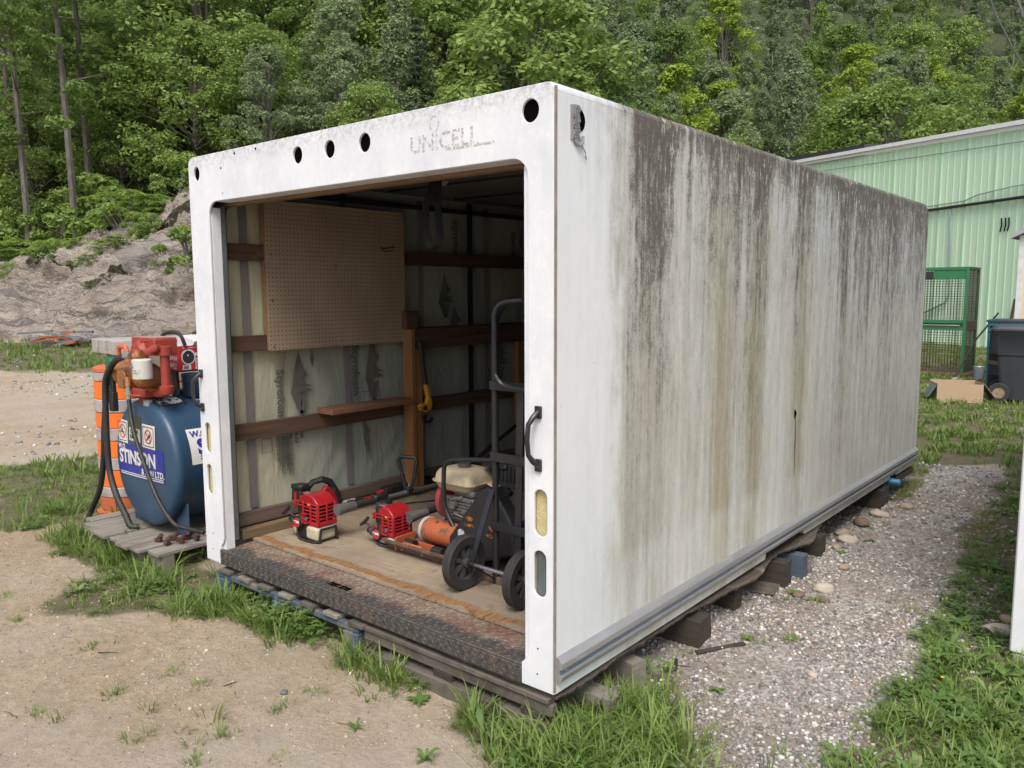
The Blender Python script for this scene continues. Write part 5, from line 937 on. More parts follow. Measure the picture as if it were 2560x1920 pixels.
# side decals wrapped on the barrel of the tank
def wrap(me_o, par, r):
    inv = WM[par].inverted(); W = WM[par]
    for v in me_o.data.vertices:
        p = W @ v.co; a = p.z/TR; rr = r+p.x*0.0+(p.x); v.co = inv @ Vector((TX+(TR+p.x)*math.cos(a), p.y, TZ+(TR+p.x)*math.sin(a)))
def patch(name, y0, y1, s0, s1, mat, off, par=FT, jag=0):
    n = 10; V = []; F_ = []
    for j in range(n+1):
        for i in range(n+1):
            y = y0+(y1-y0)*i/n; s = s0+(s1-s0)*j/n
            if jag and i in (0, n): y += jag*math.sin(j*2.3)
            if jag and j in (0, n): s += jag*math.sin(i*1.9)
            a = s/TR; V.append((TX+(TR+off)*math.cos(a), y, TZ+(TR+off)*math.sin(a)))
    for j in range(n):
        for i in range(n): F_.append((j*(n+1)+i, j*(n+1)+i+1, (j+1)*(n+1)+i+1, (j+1)*(n+1)+i))
    b = MB(); b.add(V, F_); return b.build(name, mat, par)
s2 = patch('company_sign', .24, .90, .02, .25, M_swhite, .0015)
def text_side(s_, size, y, s, mat, par, bold=0):
    o = text('lettering', s_, size, axes((.003, y, s), (0, 1, 0), (0, 0, 1)), mat, par, bold=bold); wrap(o, par, TR); return o
text_side('W.O.', .055, .26, .195, M_sblue, s2, .002); text_side('STINSON', .13, .29, .085, M_sblue, s2, .006)
patch('blue_rule', .30, .88, .045, .055, M_sblue, .003, s2); patch('blue_rule', .30, .88, .065, .072, M_sblue, .003, s2)
M_rag = surf('weathered_label', (.60, .60, .57), rough=.7, bump=0, spots=(.03, .035, .04), sscale=22, samt=(.50, .54))
patch('torn_label', .16, .36, .47, .62, M_sblk, .001, jag=.004); patch('torn_label', .18, .34, .49, .60, M_rag, .002, jag=.006); patch('torn_label', .42, .66, .49, .61, M_rag, .002, jag=.008)
b = MB(); b.lathe([(.04, 0), (.04, .03), (.045, .03), (.045, .045), (.001, .046)], (TX-.03, .40, TZ+TR-.006), (0, 0, 1), 16); b.build('filler_neck', M_tblue, FT)
b = MB(); b.box((TX+.06, .15, TZ+TR-.02), (.07, .04, .05)); b.build('vent_cap', surf('grey_sealant', (.35, .37, .40)), FT, bevel=.012)
PU = thing('fuel_pump', 'orange painted fuel transfer pump with white filter mounted on the blue tank', 'fuel pump', (TX, .2, TZ+TR))
M_ored = surf('faded_red_orange_paint', (.30, .040, .024), (.24, .034, .02), scale=10, rough=.55, bump=.25, spots=(.36, .10, .045), sscale=9, samt=(.58, .70)); M_ocast = surf('orange_cast_metal', (.30, .12, .03), (.20, .075, .025), scale=12, rough=.5, bump=.4, spots=(.15, .08, .04), sscale=10, samt=(.55, .65))
Y0 = .18
def X(x, y=.18): return 1.684-(1.684-x)*(y+2.2514)/2.3714
def Z(z, y=.18): return 1.4837-(1.4837-z)*(y+2.2514)/2.3714
b = MB(); b.box((X(-3.29), Y0, Z(.872)), (.24, .16, .05)); b.lathe([(.105, 0), (.11, .008), (.11, .02)], (X(-3.29), Y0, Z(.842)), (0, 0, 1), 14); b.lathe([(.05, -.045), (.05, 0)], (X(-3.30), Y0, Z(.842)), (0, 0, 1), 16); b.build('base_flange', M_ored, PU, bevel=.006)
b = MB(); b.lathe([(.03, -.01), (.072, 0), (.080, .02), (.066, .06), (.070, .16), (.082, .30), (.086, .34), (.092, .345), (.092, .365), (.086, .37), (.080, .42), (.04, .44)], (X(-3.62), Y0, Z(.965)), (1, 0, 0), 28); b.build('meter_body', M_ocast, PU)
b = MB(); b.box((X(-3.60, .11), .11, Z(.93, .11)), (.085, .06, .12)); b.cyl((X(-3.60, .08), .08, Z(.95, .08)), (X(-3.60, .08), .07, Z(.95, .08)), .03, n=16); b.build('gauge_box', M_ocast, PU, bevel=.012)
b = MB(); 
for i in range(6): b.lathe([(.010, 0), (.010, .012)], (X(-3.16)+.004, Y0-.085*math.cos(i*1.05), Z(.965)+.085*math.sin(i*1.05)), (1, 0, 0), 8)
b.build('flange_bolts', M_ocast, PU)['kind'] = 'stuff'
b = MB(); b.lathe([(.05, 0), (.058, .004), (.058, .118), (.052, .124), (.001, .125)], (X(-3.342, .06), .06, Z(.945, .06)), (0, 0, 1), 28); fl = b.build('filter_canister', surf('stained_white_filter', (.56, .56, .52), (.48, .47, .42), scale=8, rough=.55, bump=.05, spots=(.30, .28, .2), sscale=14, samt=(.6, .75)), PU)
for i, (tx, z) in enumerate((('FUEL', .10), ('|||||||||', .085), ('FILTER ELEMENT', .065), ('REPLACE EVERY YEAR', .05))):
    text('filter_lettering', tx, .010 if i > 1 else .015, axes((X(-3.342, .06)-.028, .0005, Z(.945, .06)+z-.012), (1, 0, 0), (0, 0, 1)), surf('grey_print', (.25, .26, .28), bump=0), fl)
b = MB(); b.bx(X(-3.475, .13), X(-3.17, .13), .13, .28, Z(1.10, .13), Z(1.205, .13)); b.build('motor_box', M_ored, PU, bevel=.008); b = MB(); b.bx(X(-3.47, .13), X(-3.175, .13), .132, .278, Z(1.206, .13), Z(1.211, .13)); b.build('motor_lid', surf('dusty_red', (.45, .22, .18)), PU)
b = MB(); b.lathe([(.085, 0), (.085, .015), (.072, .03), (.066, .045), (.03, .05), (.026, .07)], (X(-3.33, .129), .129, Z(1.11, .129)), (0, -1, 0), 28); b.tube([(X(-3.25, .1), .1, Z(1.12, .1)), (X(-3.15, .12), .12, Z(1.15, .12)), (X(-3.07), Y0, Z(1.145))], .026, 12); b.build('pump_housing', M_ored, PU)
for a in range(4): b = MB(); q = R(35+a*37); b.lathe([(.008, 0), (.008, .012)], (X(-3.33, .1)+.076*math.cos(q), .115, Z(1.11, .1)+.076*math.sin(q)), (0, -1, 0), 8); b.build('bolt', M_ored, PU)
b = MB(); b.tube([(X(-3.33, .08), .08, Z(1.10, .08)), (X(-3.40, .06), .06, Z(1.085, .06)), (X(-3.46, .04), .04, Z(1.08, .04))], [.034, .029, .026], 14); b.build('inlet_elbow', M_ocast, PU); b = MB(); b.cyl((X(-3.395, .06), .06, Z(1.088, .06)), (X(-3.365, .07), .07, Z(1.093, .07)), .040, n=8); b.build('union_nut', M_ocast, PU)
b = MB(); b.lathe([(.042, 0), (.042, .055), (.03, .058)], (X(-3.045), Y0, Z(1.11)), (0, 0, 1), 18); b.cyl((X(-3.045), Y0, Z(.92)), (X(-3.045), Y0, Z(1.12)), .029, n=16); b.lathe([(.038, 0), (.045, .02), (.045, .05), (.030, .055)], (X(-3.04), Y0, Z(.872)), (0, 0, 1), 16); b.tube([(X(-3.04), Y0, Z(.885)), (X(-3.10), Y0, Z(.873)), (X(-3.2), Y0, Z(.865))], .026, 12); b.build('riser_pipe', M_ored, PU)
b = MB(); b.lathe([(.016, 0), (.016, .03), (.022, .03), (.022, .05), (.014, .052), (.014, .10)], (X(-3.555, .08), .08, Z(.80, .08)), (0, 0, 1), 10); b.build('swivel_fitting', M_zinc, PU); b = MB(); b.cyl((X(-3.555, .08), .08, Z(.88, .08)), (X(-3.555, .09), .09, Z(.94, .09)), .02, n=12); b.build('outlet_stub', M_ocast, PU)
b = MB(); b.cyl((X(-3.57, .05), .05, Z(1.082, .05)), (X(-3.49, .05), .05, Z(1.085, .05)), .022, n=14); b.build('silver_ferrule', M_zinc, PU)
M_hose = surf('black_rubber_hose', (.016, .016, .017), (.024, .024, .025), scale=12, rough=.6, bump=.2)
b = MB(); b.tube(smooth([(X(-3.56, .05), .05, Z(1.082, .05)), (X(-3.68, .07), .07, 1.065), (X(-3.78, .08), .08, 1.01), (X(-3.885, .09), .09, .90), (X(-3.91, .09), .09, .70), (X(-3.92, .09), .09, .48), (X(-3.905, .09), .09, .28), (X(-3.82, .08), .08, .13), (X(-3.70, .08), .08, .02), (X(-3.64, .08), .08, -.04), (-3.52, .12, -.05)]), .0205, 12); b.build('delivery_hose', M_hose, PU)
b = MB(); b.tube(smooth([(-3.87, .11, .78), (-3.93, .11, .55), (-3.99, .12, .35), (-4.10, .13, .12), (-4.26, .13, -.06), (-4.38, .13, -.19)]), .0195, 12); b.build('delivery_hose', M_hose, PU)
cor = MB(); pts = smooth([(X(-3.555, .08), .08, Z(.80, .08)), (X(-3.54, .07), .07, .70), (X(-3.49, .06), .06, .57), (X(-3.41, .06), .06, .45), (X(-3.33, .06), .06, .33), (X(-3.24, .06), .06, .225), (X(-3.13, .06), .06, .14), (X(-3.02, .07), .07, .085), (X(-2.90, .10), .10, .07), (-2.72, .14, .06)], 14)
cor.tube(pts, [.0125+.002*(i % 2) for i in range(len(pts))], 8); cor.build('corrugated_hose', M_blackpl, PU)
NZ = thing('fuel_nozzle', 'green fuel nozzle with black guard hanging beside the pump', 'fuel nozzle', (X(-3.82), .1, .75))
b = MB(); b.prism([(-.06, .12), (-.045, .155), (.0, .16), (.045, .13), (.05, .02), (.03, -.01), (-.01, -.02), (-.03, -.12), (-.06, -.13)], (-3.815, .115, .905), (1, 0, 0), (0, 0, 1), (0, .05, 0)); b.build('green_cover', surf('green_plastic', (.012, .14, .045), rough=.4), NZ, bevel=.014, seg=3)
b = MB(); b.bx(-3.785, -3.755, .105, .135, .74, .93); b.tube([(-3.80, .12, .88), (-3.795, .12, .78), (-3.79, .12, .73)], .018, 10); b.bx(-3.81, -3.75, .10, .14, .70, .83); b.build('trigger_guard', M_blackpl, NZ, bevel=.006); b = MB(); b.tube([(-3.775, .12, .92), (-3.77, .12, .97)], .012, 8); b.build('spout', M_galv, NZ)
b = MB(); b.tube(smooth([(-3.36, .42, 1.14), (-3.38, .40, 1.21), (-3.50, .40, 1.225), (-3.62, .40, 1.20), (-3.68, .38, 1.12)]), .012, 8); o = b.build('small_hose_loop', M_hose, None); setp(o, 'thin black hose loop arching up behind the pump motor', 'hose')
b = MB(); rb = surf('yellow_cloth', (.55, .36, .05), (.42, .25, .03), bump=.5); b.prism([(0, 0), (.10, .01), (.12, .05), (.06, .11), (.02, .10)], (-3.86, .28, 1.0), (1, 0, 0), (0, 0, 1), (0, .02, 0)); o = b.build('yellow_rag', rb, None, bevel=.008); setp(o, 'small yellow rag tucked behind the nozzle hose', 'rag')
# pail, coffee box, board
b = MB(); b.lathe([(.070, 0), (.072, .004), (.077, .10), (.080, .101), (.080, .106), (.077, .108), (.079, .15), (.070, .15)], (-3.345, .46, TZ+TR-.004), (0, 0, 1), 28); o = b.build('blue_pail', surf('dark_blue_plastic', (.010, .022, .055), (.014, .03, .07), rough=.4), None); setp(o, 'dark navy pail standing on the blue fuel tank', 'pail')
BX = thing('coffee_box', 'red coffee box with printed white cup lying upside down on the navy pail', 'box', (-3.37, .38, .966), R(3))
M_cred = surf('red_carton', (.50, .022, .030), (.46, .02, .026), rough=.45, bump=.03); M_cw = surf('carton_white', (.68, .66, .66), bump=0); W0 = WM[BX].copy()
def bxl(name, x0, x1, y0, y1, z0, z1, m, par=BX): b = MB(W0); b.bx(x0, x1, y0, y1, z0, z1); return b.build(name, m, par)
bd = bxl('carton', -.19, 0, 0, .30, 0, .17, M_cred); bxl('black_edge', -.191, .0012, -.001, .301, -.0, .010, M_sblk); bxl('carton_lid', -.188, -.002, .002, .298, .1705, .174, M_cw)
b = MB(W0); b.prism([(-.19, .172), (.0, .172), (.03, .20), (-.16, .235)], (0, .1, 0), (1, 0, 0), (0, 0, 1), (0, .2, 0)); b.build('open_flap', M_cw, BX)
FX = W0 @ axes((.0012, 0, 0), (0, 1, 0), (0, 0, 1))   # right face
flat_curve('printed_cup', [circ(.065, .098, .052, 28), ], .0004, FX, M_cw, bd); flat_curve('printed_cup_handle', [rrect(.112, .148, .103, .124, .008)], .0004, FX, M_cw, bd)
flat_curve('printed_coffee', [circ(.065, .096, .042, 28)], .0004, FX @ Matrix.Translation((0, 0, .0008)), surf('coffee_print', (.035, .03, .035), bump=0), bd); flat_curve('printed_highlight', [circ(.062, .108, .006, 12)], .0004, FX @ Matrix.Translation((0, 0, .0016)), M_cw, bd)
flat_curve('printed_panel', [rrect(.115, .178, .012, .085, .002)], .0004, FX, M_cw, bd); flat_curve('barcode_panel', [rrect(.022, .082, .012, .045, .001)], .0004, FX, M_cw, bd)
flat_curve('barcode', [rrect(.030+i*.0042, .030+i*.0042+(.002 if i % 3 else .003), .018, .040, 0) for i in range(9)], .0004, FX @ Matrix.Translation((0, 0, .0006)), M_sblk, bd)
for i, tx in enumerate(('ENTER THE', 'TO WIN', 'DETAILS', 'INSIDE', 'THIS BOX', '17.99')): text('small_print', tx, .0095, FX @ Matrix.Translation((.12, .072-i*.0115, .0008)), surf('maroon_ink', (.25, .02, .06), bump=0), bd, bold=.0002)
text('box_lettering', 'Tim', .016, FX @ Matrix.Translation((.022, .153, .0008)), M_cw, bd, bold=.0004); text('box_lettering', 'ORIGINAL COFFEE', .009, FX @ Matrix.Translation((.06, .155, .0008)), M_cw, bd)
FL = W0 @ axes((-.19, -.0012, 0), (1, 0, 0), (0, 0, 1))
Mr = FL @ Matrix.Translation((.17, .055, .0004)) @ Matrix.Rotation(math.pi, 4, 'Z')
text('box_lettering', 'Tim', .055, Mr @ Matrix.Translation((.0, -.0, 0)), M_cw, bd, shear=.35, bold=.0006); text('box_lettering', 'Hortons', .042, Mr @ Matrix.Translation((-.0, -.045, 0)), M_cw, bd, shear=.35, bold=.0006)
flat_curve('white_leaf', [[(.10, .128), (.107, .136), (.114, .128), (.107, .12)]], .0004, FL, M_cw, bd); text('small_print', 'CUPS 12', .012, FL @ Matrix.Translation((.12, .147, .0002)), M_cw, bd)
b = MB(); b.prism([(0, 0), (.07, 0), (.05, .24), (-.03, .24)], (-3.52, .40, .80), (1, 0, 0), (0, 0, 1), (0, .02, 0)); o = b.build('leaning_board', wood('brown_board', (.15, .085, .05), (.08, .045, .03), 'z'), None); setp(o, 'narrow brown board standing between the pump and the navy pail', 'board')
b = MB(); b.tube([(-3.62, .62, 1.155), (-3.66, .66, 1.20)], .011, 8); hm = b.build('small_hammer', wood('tool_handle', (.45, .25, .11), (.35, .19, .09), 'z'), None); setp(hm, 'short wooden handled tool with black head lying on the coffee box', 'tool'); b = MB(); b.box((-3.66, .70, 1.20), (.05, .10, .06), rot=(.4, 0, 0)); b.build('head', M_blackpl, hm, bevel=.008)
# pallet under the tank
tp = thing('tank_pallet', 'weathered grey pallet under the blue fuel tank, sunk in grass', 'pallet', (-3.3, .5, GZ))
for i, (x, e) in enumerate([(-3.99, .0), (-3.85, -.06), (-3.71, -.10), (-3.56, -.105), (-3.41, -.09), (-3.27, -.115), (-3.11, -.10), (-2.96, -.06)]):
    b = MB(); b.box((x, (e+1.15)/2, -.072), (.112+.02*(i % 3), 1.15-e, .022), rot=(0, 0, -.02+.012*(i % 3))); b.build('slat', M_grey, tp, bevel=.003, disp=0)
for y in (-.03, .5, 1.05): b = MB(); b.bx(-4.02, -2.90, y, y+.07, GZ-.02, -.084); b.build('stringer', M_grey, tp)
M_rustc = surf('red_rust_iron', (.085, .038, .024), (.05, .026, .018), scale=22, rough=.9, bump=.8, bscale=50)
for i, (x, y, r_) in enumerate([(-3.13, .06, .3), (-3.08, .13, 1.1), (-3.04, .20, -.4), (-2.99, .13, .8), (-3.02, .06, 2.0), (-2.97, .22, .2)]):
    b = MB(); b.box((x, y, -.046+.008*(i % 2)), (.045, .026, .024), rot=(0, .1*i, r_)); b.cyl((x, y, -.035), (x+.03*math.cos(r_), y+.03*math.sin(r_), -.012), .014, n=8); o = b.build('rusty_clamp', M_rustc, None, bevel=.003); setp(o, 'rusty iron clamp in a small heap on the front slat of the grey pallet', 'clamp', 'rusty clamps on the tank pallet')
# traffic barrel
TB = thing('traffic_barrel', 'orange and white striped traffic barrel behind the fuel tank', 'traffic barrel', (-4.50, .50, GZ)); bx_, by_ = -4.50, .50
M_obar = surf('fluorescent_orange', (.80, .16, .015), (.72, .15, .02), scale=5, rough=.5, bump=.05, spots=(.45, .13, .05), sscale=6, samt=(.6, .8)); M_wbar = surf('dirty_reflective_white', (.40, .37, .35), (.30, .27, .26), scale=7, rough=.5, bump=.05, spots=(.22, .17, .15), sscale=5, samt=(.5, .65)); M_oold = surf('dull_orange', (.52, .13, .05), rough=.6)
bands = [(.915, .905, M_oold), (.904, .835, M_wbar), (.834, .70, M_obar), (.699, .60, M_wbar), (.599, .482, M_obar), (.481, .388, M_wbar), (.387, .258, M_obar), (.257, .165, M_wbar), (.164, .035, M_obar), (.034, -.045, M_wbar), (-.046, -.15, M_oold)]
for i, (za, zb_, m) in enumerate(bands):
    ra = .19+.004*(i % 2); b = MB(); b.lathe([(ra-.008, zb_), (ra, zb_+.006), (ra, za-.006), (ra-.008, za)], (bx_, by_, 0), (0, 0, 1), 36); b.build('orange_band' if m != M_wbar else 'white_band', m, TB)
b = MB(); b.lathe([(.215, GZ-.01), (.22, GZ+.03), (.20, GZ+.04)], (bx_, by_, 0), (0, 0, 1), 36); b.build('base_ring', M_oold, TB); b = MB(); b.lathe([(.195, .905), (.195, .93), (.17, .945), (.001, .946)], (bx_, by_, 0), (0, 0, 1), 36); b.build('top_lid', M_oold, TB)
b = MB(); b.tube([(bx_-.02, by_, .94), (bx_-.015, by_, 1.06), (bx_+.0, by_, 1.085), (bx_+.10, by_, 1.085), (bx_+.12, by_, 1.06), (bx_+.13, by_, .94)], .018, 8); b.build('carry_handle', M_oold, TB)
# timber stack beyond
LS = thing('timber_stack', 'stack of squared grey timbers in the yard behind the barrel', 'timber stack', (-9.2, 3.0, GZ), 0)
e1 = Vector((.2, .98, 0)); e2 = Vector((-.98, .2, 0)); base_ = Vector((-9.34, 2.55, 0)); M_stk = wood('timber_grey_end', (.40, .38, .35), (.26, .235, .21), 'y', .9)
for k in range(5):
    for j in range(3):
        z = GZ+.11+k*.208; q = base_+e2*(.16+j*.32)+e1*(random.uniform(-.1, .08)+(.12 if k % 2 else 0)); b = MB(); b.beam(q+Vector((0, 0, z)), q+e1*3.2+Vector((0, 0, z)), .30, .195); b.build('timber', M_stk if k == 4 else wood('timber_brown', (.25, .20, .15), (.14, .11, .085), 'y', .9), LS, bevel=.01)
# scrap metal by the rock
DP = 'scrap metal pieces heaped before the rock outcrop'; M_sm = surf('grey_scrap_metal', (.22, .24, .26), (.12, .13, .14), rough=.5, metal=.3)
D0 = Vector((-25.3, 7.9, GZ)); dl = Vector((.50, .86, 0)).normalized()
for i in range(22):
    a = random.uniform(-.9, .9); L0 = random.uniform(.7, 2.0); c0 = D0+rth*random.uniform(-.9, .9)+fwh*random.uniform(-.4, .4)+Vector((0, 0, .08+random.random()**2*.42)); dr = (rth*math.cos(a*.5)+fwh*math.sin(a*.5)+Vector((0, 0, random.uniform(-.18, .22)))).normalized()
    b = MB(); b.beam(c0-dr*L0/2, c0+dr*L0/2, .09, .06); col_ = i % 3 == 0; o = b.build('scrap_bar', M_orange if col_ else M_sm, None); setp(o, ('orange metal bar' if col_ else 'grey metal bar')+' in the scrap heap at the foot of the rock', 'scrap bar', DP+(' orange' if col_ else ''))
# ------------------------------------------------------------------ green building
GB = thing('green_building', 'pale green ribbed metal clad building with white roof trim', 'building', (-3.338, 25.048, GZ), math.atan2(.622, -.783)); WB = WM[GB].copy()
# local x = along the wall to the left, local y: outwards is +y? normal = (-.622,-.783)
t = NT('mint_green_cladding'); P = t.sep(); v = t.noise(1, 5, .6, t.map(sc_=(3, 3, .25))); c = t.mix(t.ramp(v, [(.35, 0), (.65, 1)]), (.58, .80, .57), (.65, .84, .62)); oi = t.n('ShaderNodeObjectInfo').outputs['Random']; c = t.mix(t.math('MULTIPLY', oi, .3), c, (.45, .66, .48))
c = t.mix(t.ramp(t.noise(1, 6, .75, t.map(sc_=(6, 6, .5))), [(.6, 0), (.75, .35)]), c, (.34, .52, .38)); t.bump(v, .1, .01); M_mint = t.done(c, .45)
M_mint2 = surf('mint_rib', (.50, .72, .52), (.44, .66, .46), rough=.45)
def roofz(u): return 6.08+.061*(u+1.72)-.03-.0*u
sgn = -1.0 if (WB.to_3x3() @ Vector((0, 1, 0))).dot(Vector((-.622, -.783, 0))) < 0 else 1.0   # outward along local +y * sgn
def lb(name, u0, u1, y0, y1, z0, z1, m, par=GB, bev=0, zz=None):
    b = MB(WB); ya, yb = sorted((y0*sgn, y1*sgn)); z0 -= GZ; z1 -= GZ
    if zz is None: b.bx(u0, u1, ya, yb, z0, z1)
    else: b.prism([(u0, z0), (u1, z0), (u1, zz[1]-GZ), (u0, zz[0]-GZ)], (0, ya, 0), (1, 0, 0), (0, 0, 1), (0, yb-ya, 0))
    return b.build(name, m, par, bevel=bev)
pw = 1.094
for k in range(-6, 14):
    u = -.86+k*pw; pn = lb('cladding_panel', u+.004, u+pw-.004, -.06, 0, GZ-.2, 0, M_mint, zz=(roofz(u)-.2, roofz(u+pw)-.2))
    lb('rib', u-.035, u+.035, .001, .035, GZ, 0, M_mint2, pn, zz=(roofz(u)-.21, roofz(u)-.21))
    b = MB(WB)
    for q in (.25, .5, .75): ya, yb = sorted((.001*sgn, .013*sgn)); b.bx(u+pw*q-.018, u+pw*q+.018, ya, yb, 0, roofz(u)-.25-GZ)
    b.build('minor_rib', M_mint, pn)['kind'] = 'stuff'
    lb('seam', u, u+pw, .0365, .043, 0, 0, M_mint2, pn, zz=(roofz(u)-.50, roofz(u+pw)-.50)) if False else None
b = MB(WB)
for (za, zb_, ya, yb, nm, m) in [(-.20, -.10, .04, .10, 'lower_fascia', 'w'), (-.09, .03, .04, .16, 'upper_fascia', 'w')]:
    b = MB(WB); y_a, y_b = sorted((ya*sgn, yb*sgn)); us, ue = -8, 13.5
    b.prism([(us, roofz(us)+za-GZ), (ue, roofz(ue)+za-GZ), (ue, roofz(ue)+zb_-GZ), (us, roofz(us)+zb_-GZ)], (0, y_a, 0), (1, 0, 0), (0, 0, 1), (0, y_b-y_a, 0)); b.build(nm, surf('white_trim', (.85, .85, .85), (.75, .75, .75), rough=.4), GB)
b = MB(WB); y_a, y_b = sorted((.0395*sgn, .044*sgn)); b.prism([(-8, roofz(-8)-.55-GZ), (13, roofz(13)-.55-GZ), (13, roofz(13)-.53-GZ), (-8, roofz(-8)-.53-GZ)], (0, y_a, 0), (1, 0, 0), (0, 0, 1), (0, y_b-y_a, 0)); b.build('panel_seam', surf('seam_line', (.16, .28, .20)), GB)
b = MB(WB); y_a, y_b = sorted((-12*sgn, .12*sgn)); b.prism([(5.04, roofz(5.04)+.035-GZ), (13.5, roofz(13.5)+.035-GZ), (13.5, roofz(13.5)+.25-GZ), (5.04, roofz(5.04)+.17-GZ)], (0, y_a, 0), (1, 0, 0), (0, 0, 1), (0, y_b-y_a, 0)); b.build('dark_roof_section', surf('charcoal_roofing', (.045, .046, .052), rough=.6), GB)
b = MB(WB); y_a, y_b = sorted((-12*sgn, -.061*sgn)); b.prism([(-8, .2), (13.3, .2), (13.3, roofz(13.3)-.03-GZ), (-8, roofz(-8)-.03-GZ)], (0, y_a, 0), (1, 0, 0), (0, 0, 1), (0, y_b-y_a, 0)); b.build('building_shell', M_mint2, GB)
def wp(u, z, o_=.08): return WB @ Vector((u, o_*sgn, z-GZ))
b = MB(); b.tube([wp(6, 4.0), wp(-8, 4.0)], .045, 8); b.build('dark_pipe', M_black, GB); b = MB(); b.tube([wp(3, 4.12), wp(.2, 4.13), wp(-.3, 4.25), wp(-1.5, 4.33), wp(-8, 4.4)], .02, 6); b.build('service_cable', surf('pale_cable', (.35, .42, .38)), GB)
b = MB(); b.tube([wp(.76, 3.95), wp(.62, 1.35), wp(.75, 1.1), wp(1.7, .75), wp(2.4, .72)], .03, 6); b.build('conduit', surf('grey_conduit', (.30, .37, .38)), GB)
for uu in (-1.2, -1.34, -1.46): b = MB(); b.tube([wp(uu, 3.50, .04), wp(uu-.03, 3.3, .045), wp(uu+.02, 3.12, .04)], .018, 5); b.build('peeled_mark', M_dark, GB)
b = MB(); b.tube([wp(-2.4, 1.6), wp(-1.9, 1.2), wp(-1.75, .3)], .04, 6); b.build('brown_pipe', surf('brown_pipe', (.12, .08, .05)), GB)
# ------------------------------------------------------------------ cream shed
SH = thing('cream_shed', 'small cream shed with white corner trim at the right edge', 'shed', (-.53, 14.3, GZ), R(-6)); WS = WM[SH].copy(); M_crm = surf('cream_siding', (.62, .55, .42), (.57, .50, .38), rough=.6, bump=.05)
b = MB(WS); b.prism([(0, 0), (2.4, 0), (2.4, 2.62), (1.2, 3.2), (0, 2.62)], (0, 0, 0), (1, 0, 0), (0, 0, 1), (0, 2.5, 0)); b.build('wall', M_crm, SH)
b = MB(WS); b.bx(-.05, .03, -.03, .06, 0, 2.62); b.bx(2.37, 2.45, -.03, .06, 0, 2.62); b.build('corner_trim', surf('shed_trim', (.68, .68, .68)), SH)['kind'] = 'stuff'
b = MB(WS); b.prism([(-.16, 2.56), (1.2, 3.22), (2.56, 2.56), (2.56, 2.64), (1.2, 3.30), (-.16, 2.64)], (0, -.15, 0), (1, 0, 0), (0, 0, 1), (0, 2.8, 0)); b.build('roof', surf('shed_roof', (.38, .38, .38)), SH)
b = MB(WS); b.bx(-.085, -.055, .1, 2.4, 0, 2.5); b.build('side_shadow_strip', M_sm, SH)  # grey strip whose colour stands for shade along the shed's side
# ------------------------------------------------------------------ green wire cage
CG = thing('green_cage', 'tall green steel frame cage with wire mesh in two tiers', 'cage', (-1.5, 15.2, GZ), R(-2)); WC = WM[CG].copy()
M_gst = surf('green_enamel', (.020, .145, .055), (.025, .17, .07), scale=4, rough=.45, bump=.05, spots=(.05, .10, .06)); M_gst2 = surf('dull_green', (.05, .10, .05), (.04, .08, .04), rough=.6); M_wire = surf('rusty_wire', (.06, .05, .035), (.035, .04, .025), rough=.7)
def cb(n_, x0, x1, y0, y1, z0, z1, m, bev=.004): b = MB(WC); b.bx(x0, x1, y0, y1, z0, z1); return b.build(n_, m, CG, bevel=bev)
CW, CD, CH = 2.0, .95, 2.12
cb('front_post', -.055, 0, 0, .05, 0, CH, M_gst); cb('front_post', -CW, -CW+.055, 0, .05, 0, CH, M_gst); cb('rear_post', -.05, 0, CD-.05, CD, 0, CH, M_gst2); cb('rear_post', -CW, -CW+.05, CD-.05, CD, 0, CH, M_gst2); cb('middle_post', -CW*.56, -CW*.56+.06, CD-.07, CD-.01, 0, CH, M_gst2)
cb('top_rail', -CW+.056, -.056, .001, .049, CH-.06, CH, M_gst); cb('side_rail', -.048, -.002, .051, CD-.051, CH-.05, CH, M_gst2); cb('rear_rail', -CW+.05, -.056, CD-.045, CD-.005, CH-.05, CH-.0, M_gst2)
cb('header_plate', -.62, -.06, .01, .03, CH-.24, CH-.061, M_gst); cb('latch_box', -.78, -.625, -.02, .03, CH-.24, CH-.08, M_blackpl)
cb('middle_rail', -CW+.056, -.056, -.004, .046, 1.03, 1.10, M_gst); cb('middle_rail', -CW+.056, -.056, -.002, .044, .90, .95, M_gst); cb('middle_panel', -CW+.056, -.056, .02, .03, .951, 1.029, M_gst2); cb('latch_bar', -CW+.1, -.1, -.03, -.012, .985, 1.0, M_zinc); cb('side_plate', -.045, -.005, .051, CD-.051, .88, 1.07, M_rusty); cb('base_slab', -CW-.1, .1, -.05, CD+.05, 0, .06, surf('red_brown_slab', (.16, .075, .05), (.10, .06, .045)))
wr = MB(WC)
for i in range(int((CW-.1)/.055)):
    x = -CW+.07+i*.055; wr.bx(x-.004, x+.004, .012, .02, .06, .90); wr.bx(x-.004, x+.004, .012, .02, 1.10, CH-.06); wr.bx(x-.004, x+.004, CD-.03, CD-.022, .06, CH-.05)
for z in np.arange(.10, CH-.1, .05):
    if not .88 < z < 1.1: wr.bx(-CW+.056, -.056, .021, .026, z-.0025, z+.0025)
    wr.bx(-CW+.05, -.056, CD-.021, CD-.017, z-.0025, z+.0025)
for y in np.arange(.1, CD-.05, .055): wr.bx(-.03, -.022, y-.004, y+.004, .06, CH-.05)
for z in np.arange(.10, CH-.1, .05): wr.bx(-.021, -.018, .051, CD-.051, z-.0025, z+.0025)
wr.build('wire_mesh', M_wire, CG, smooth=False)['kind'] = 'stuff'
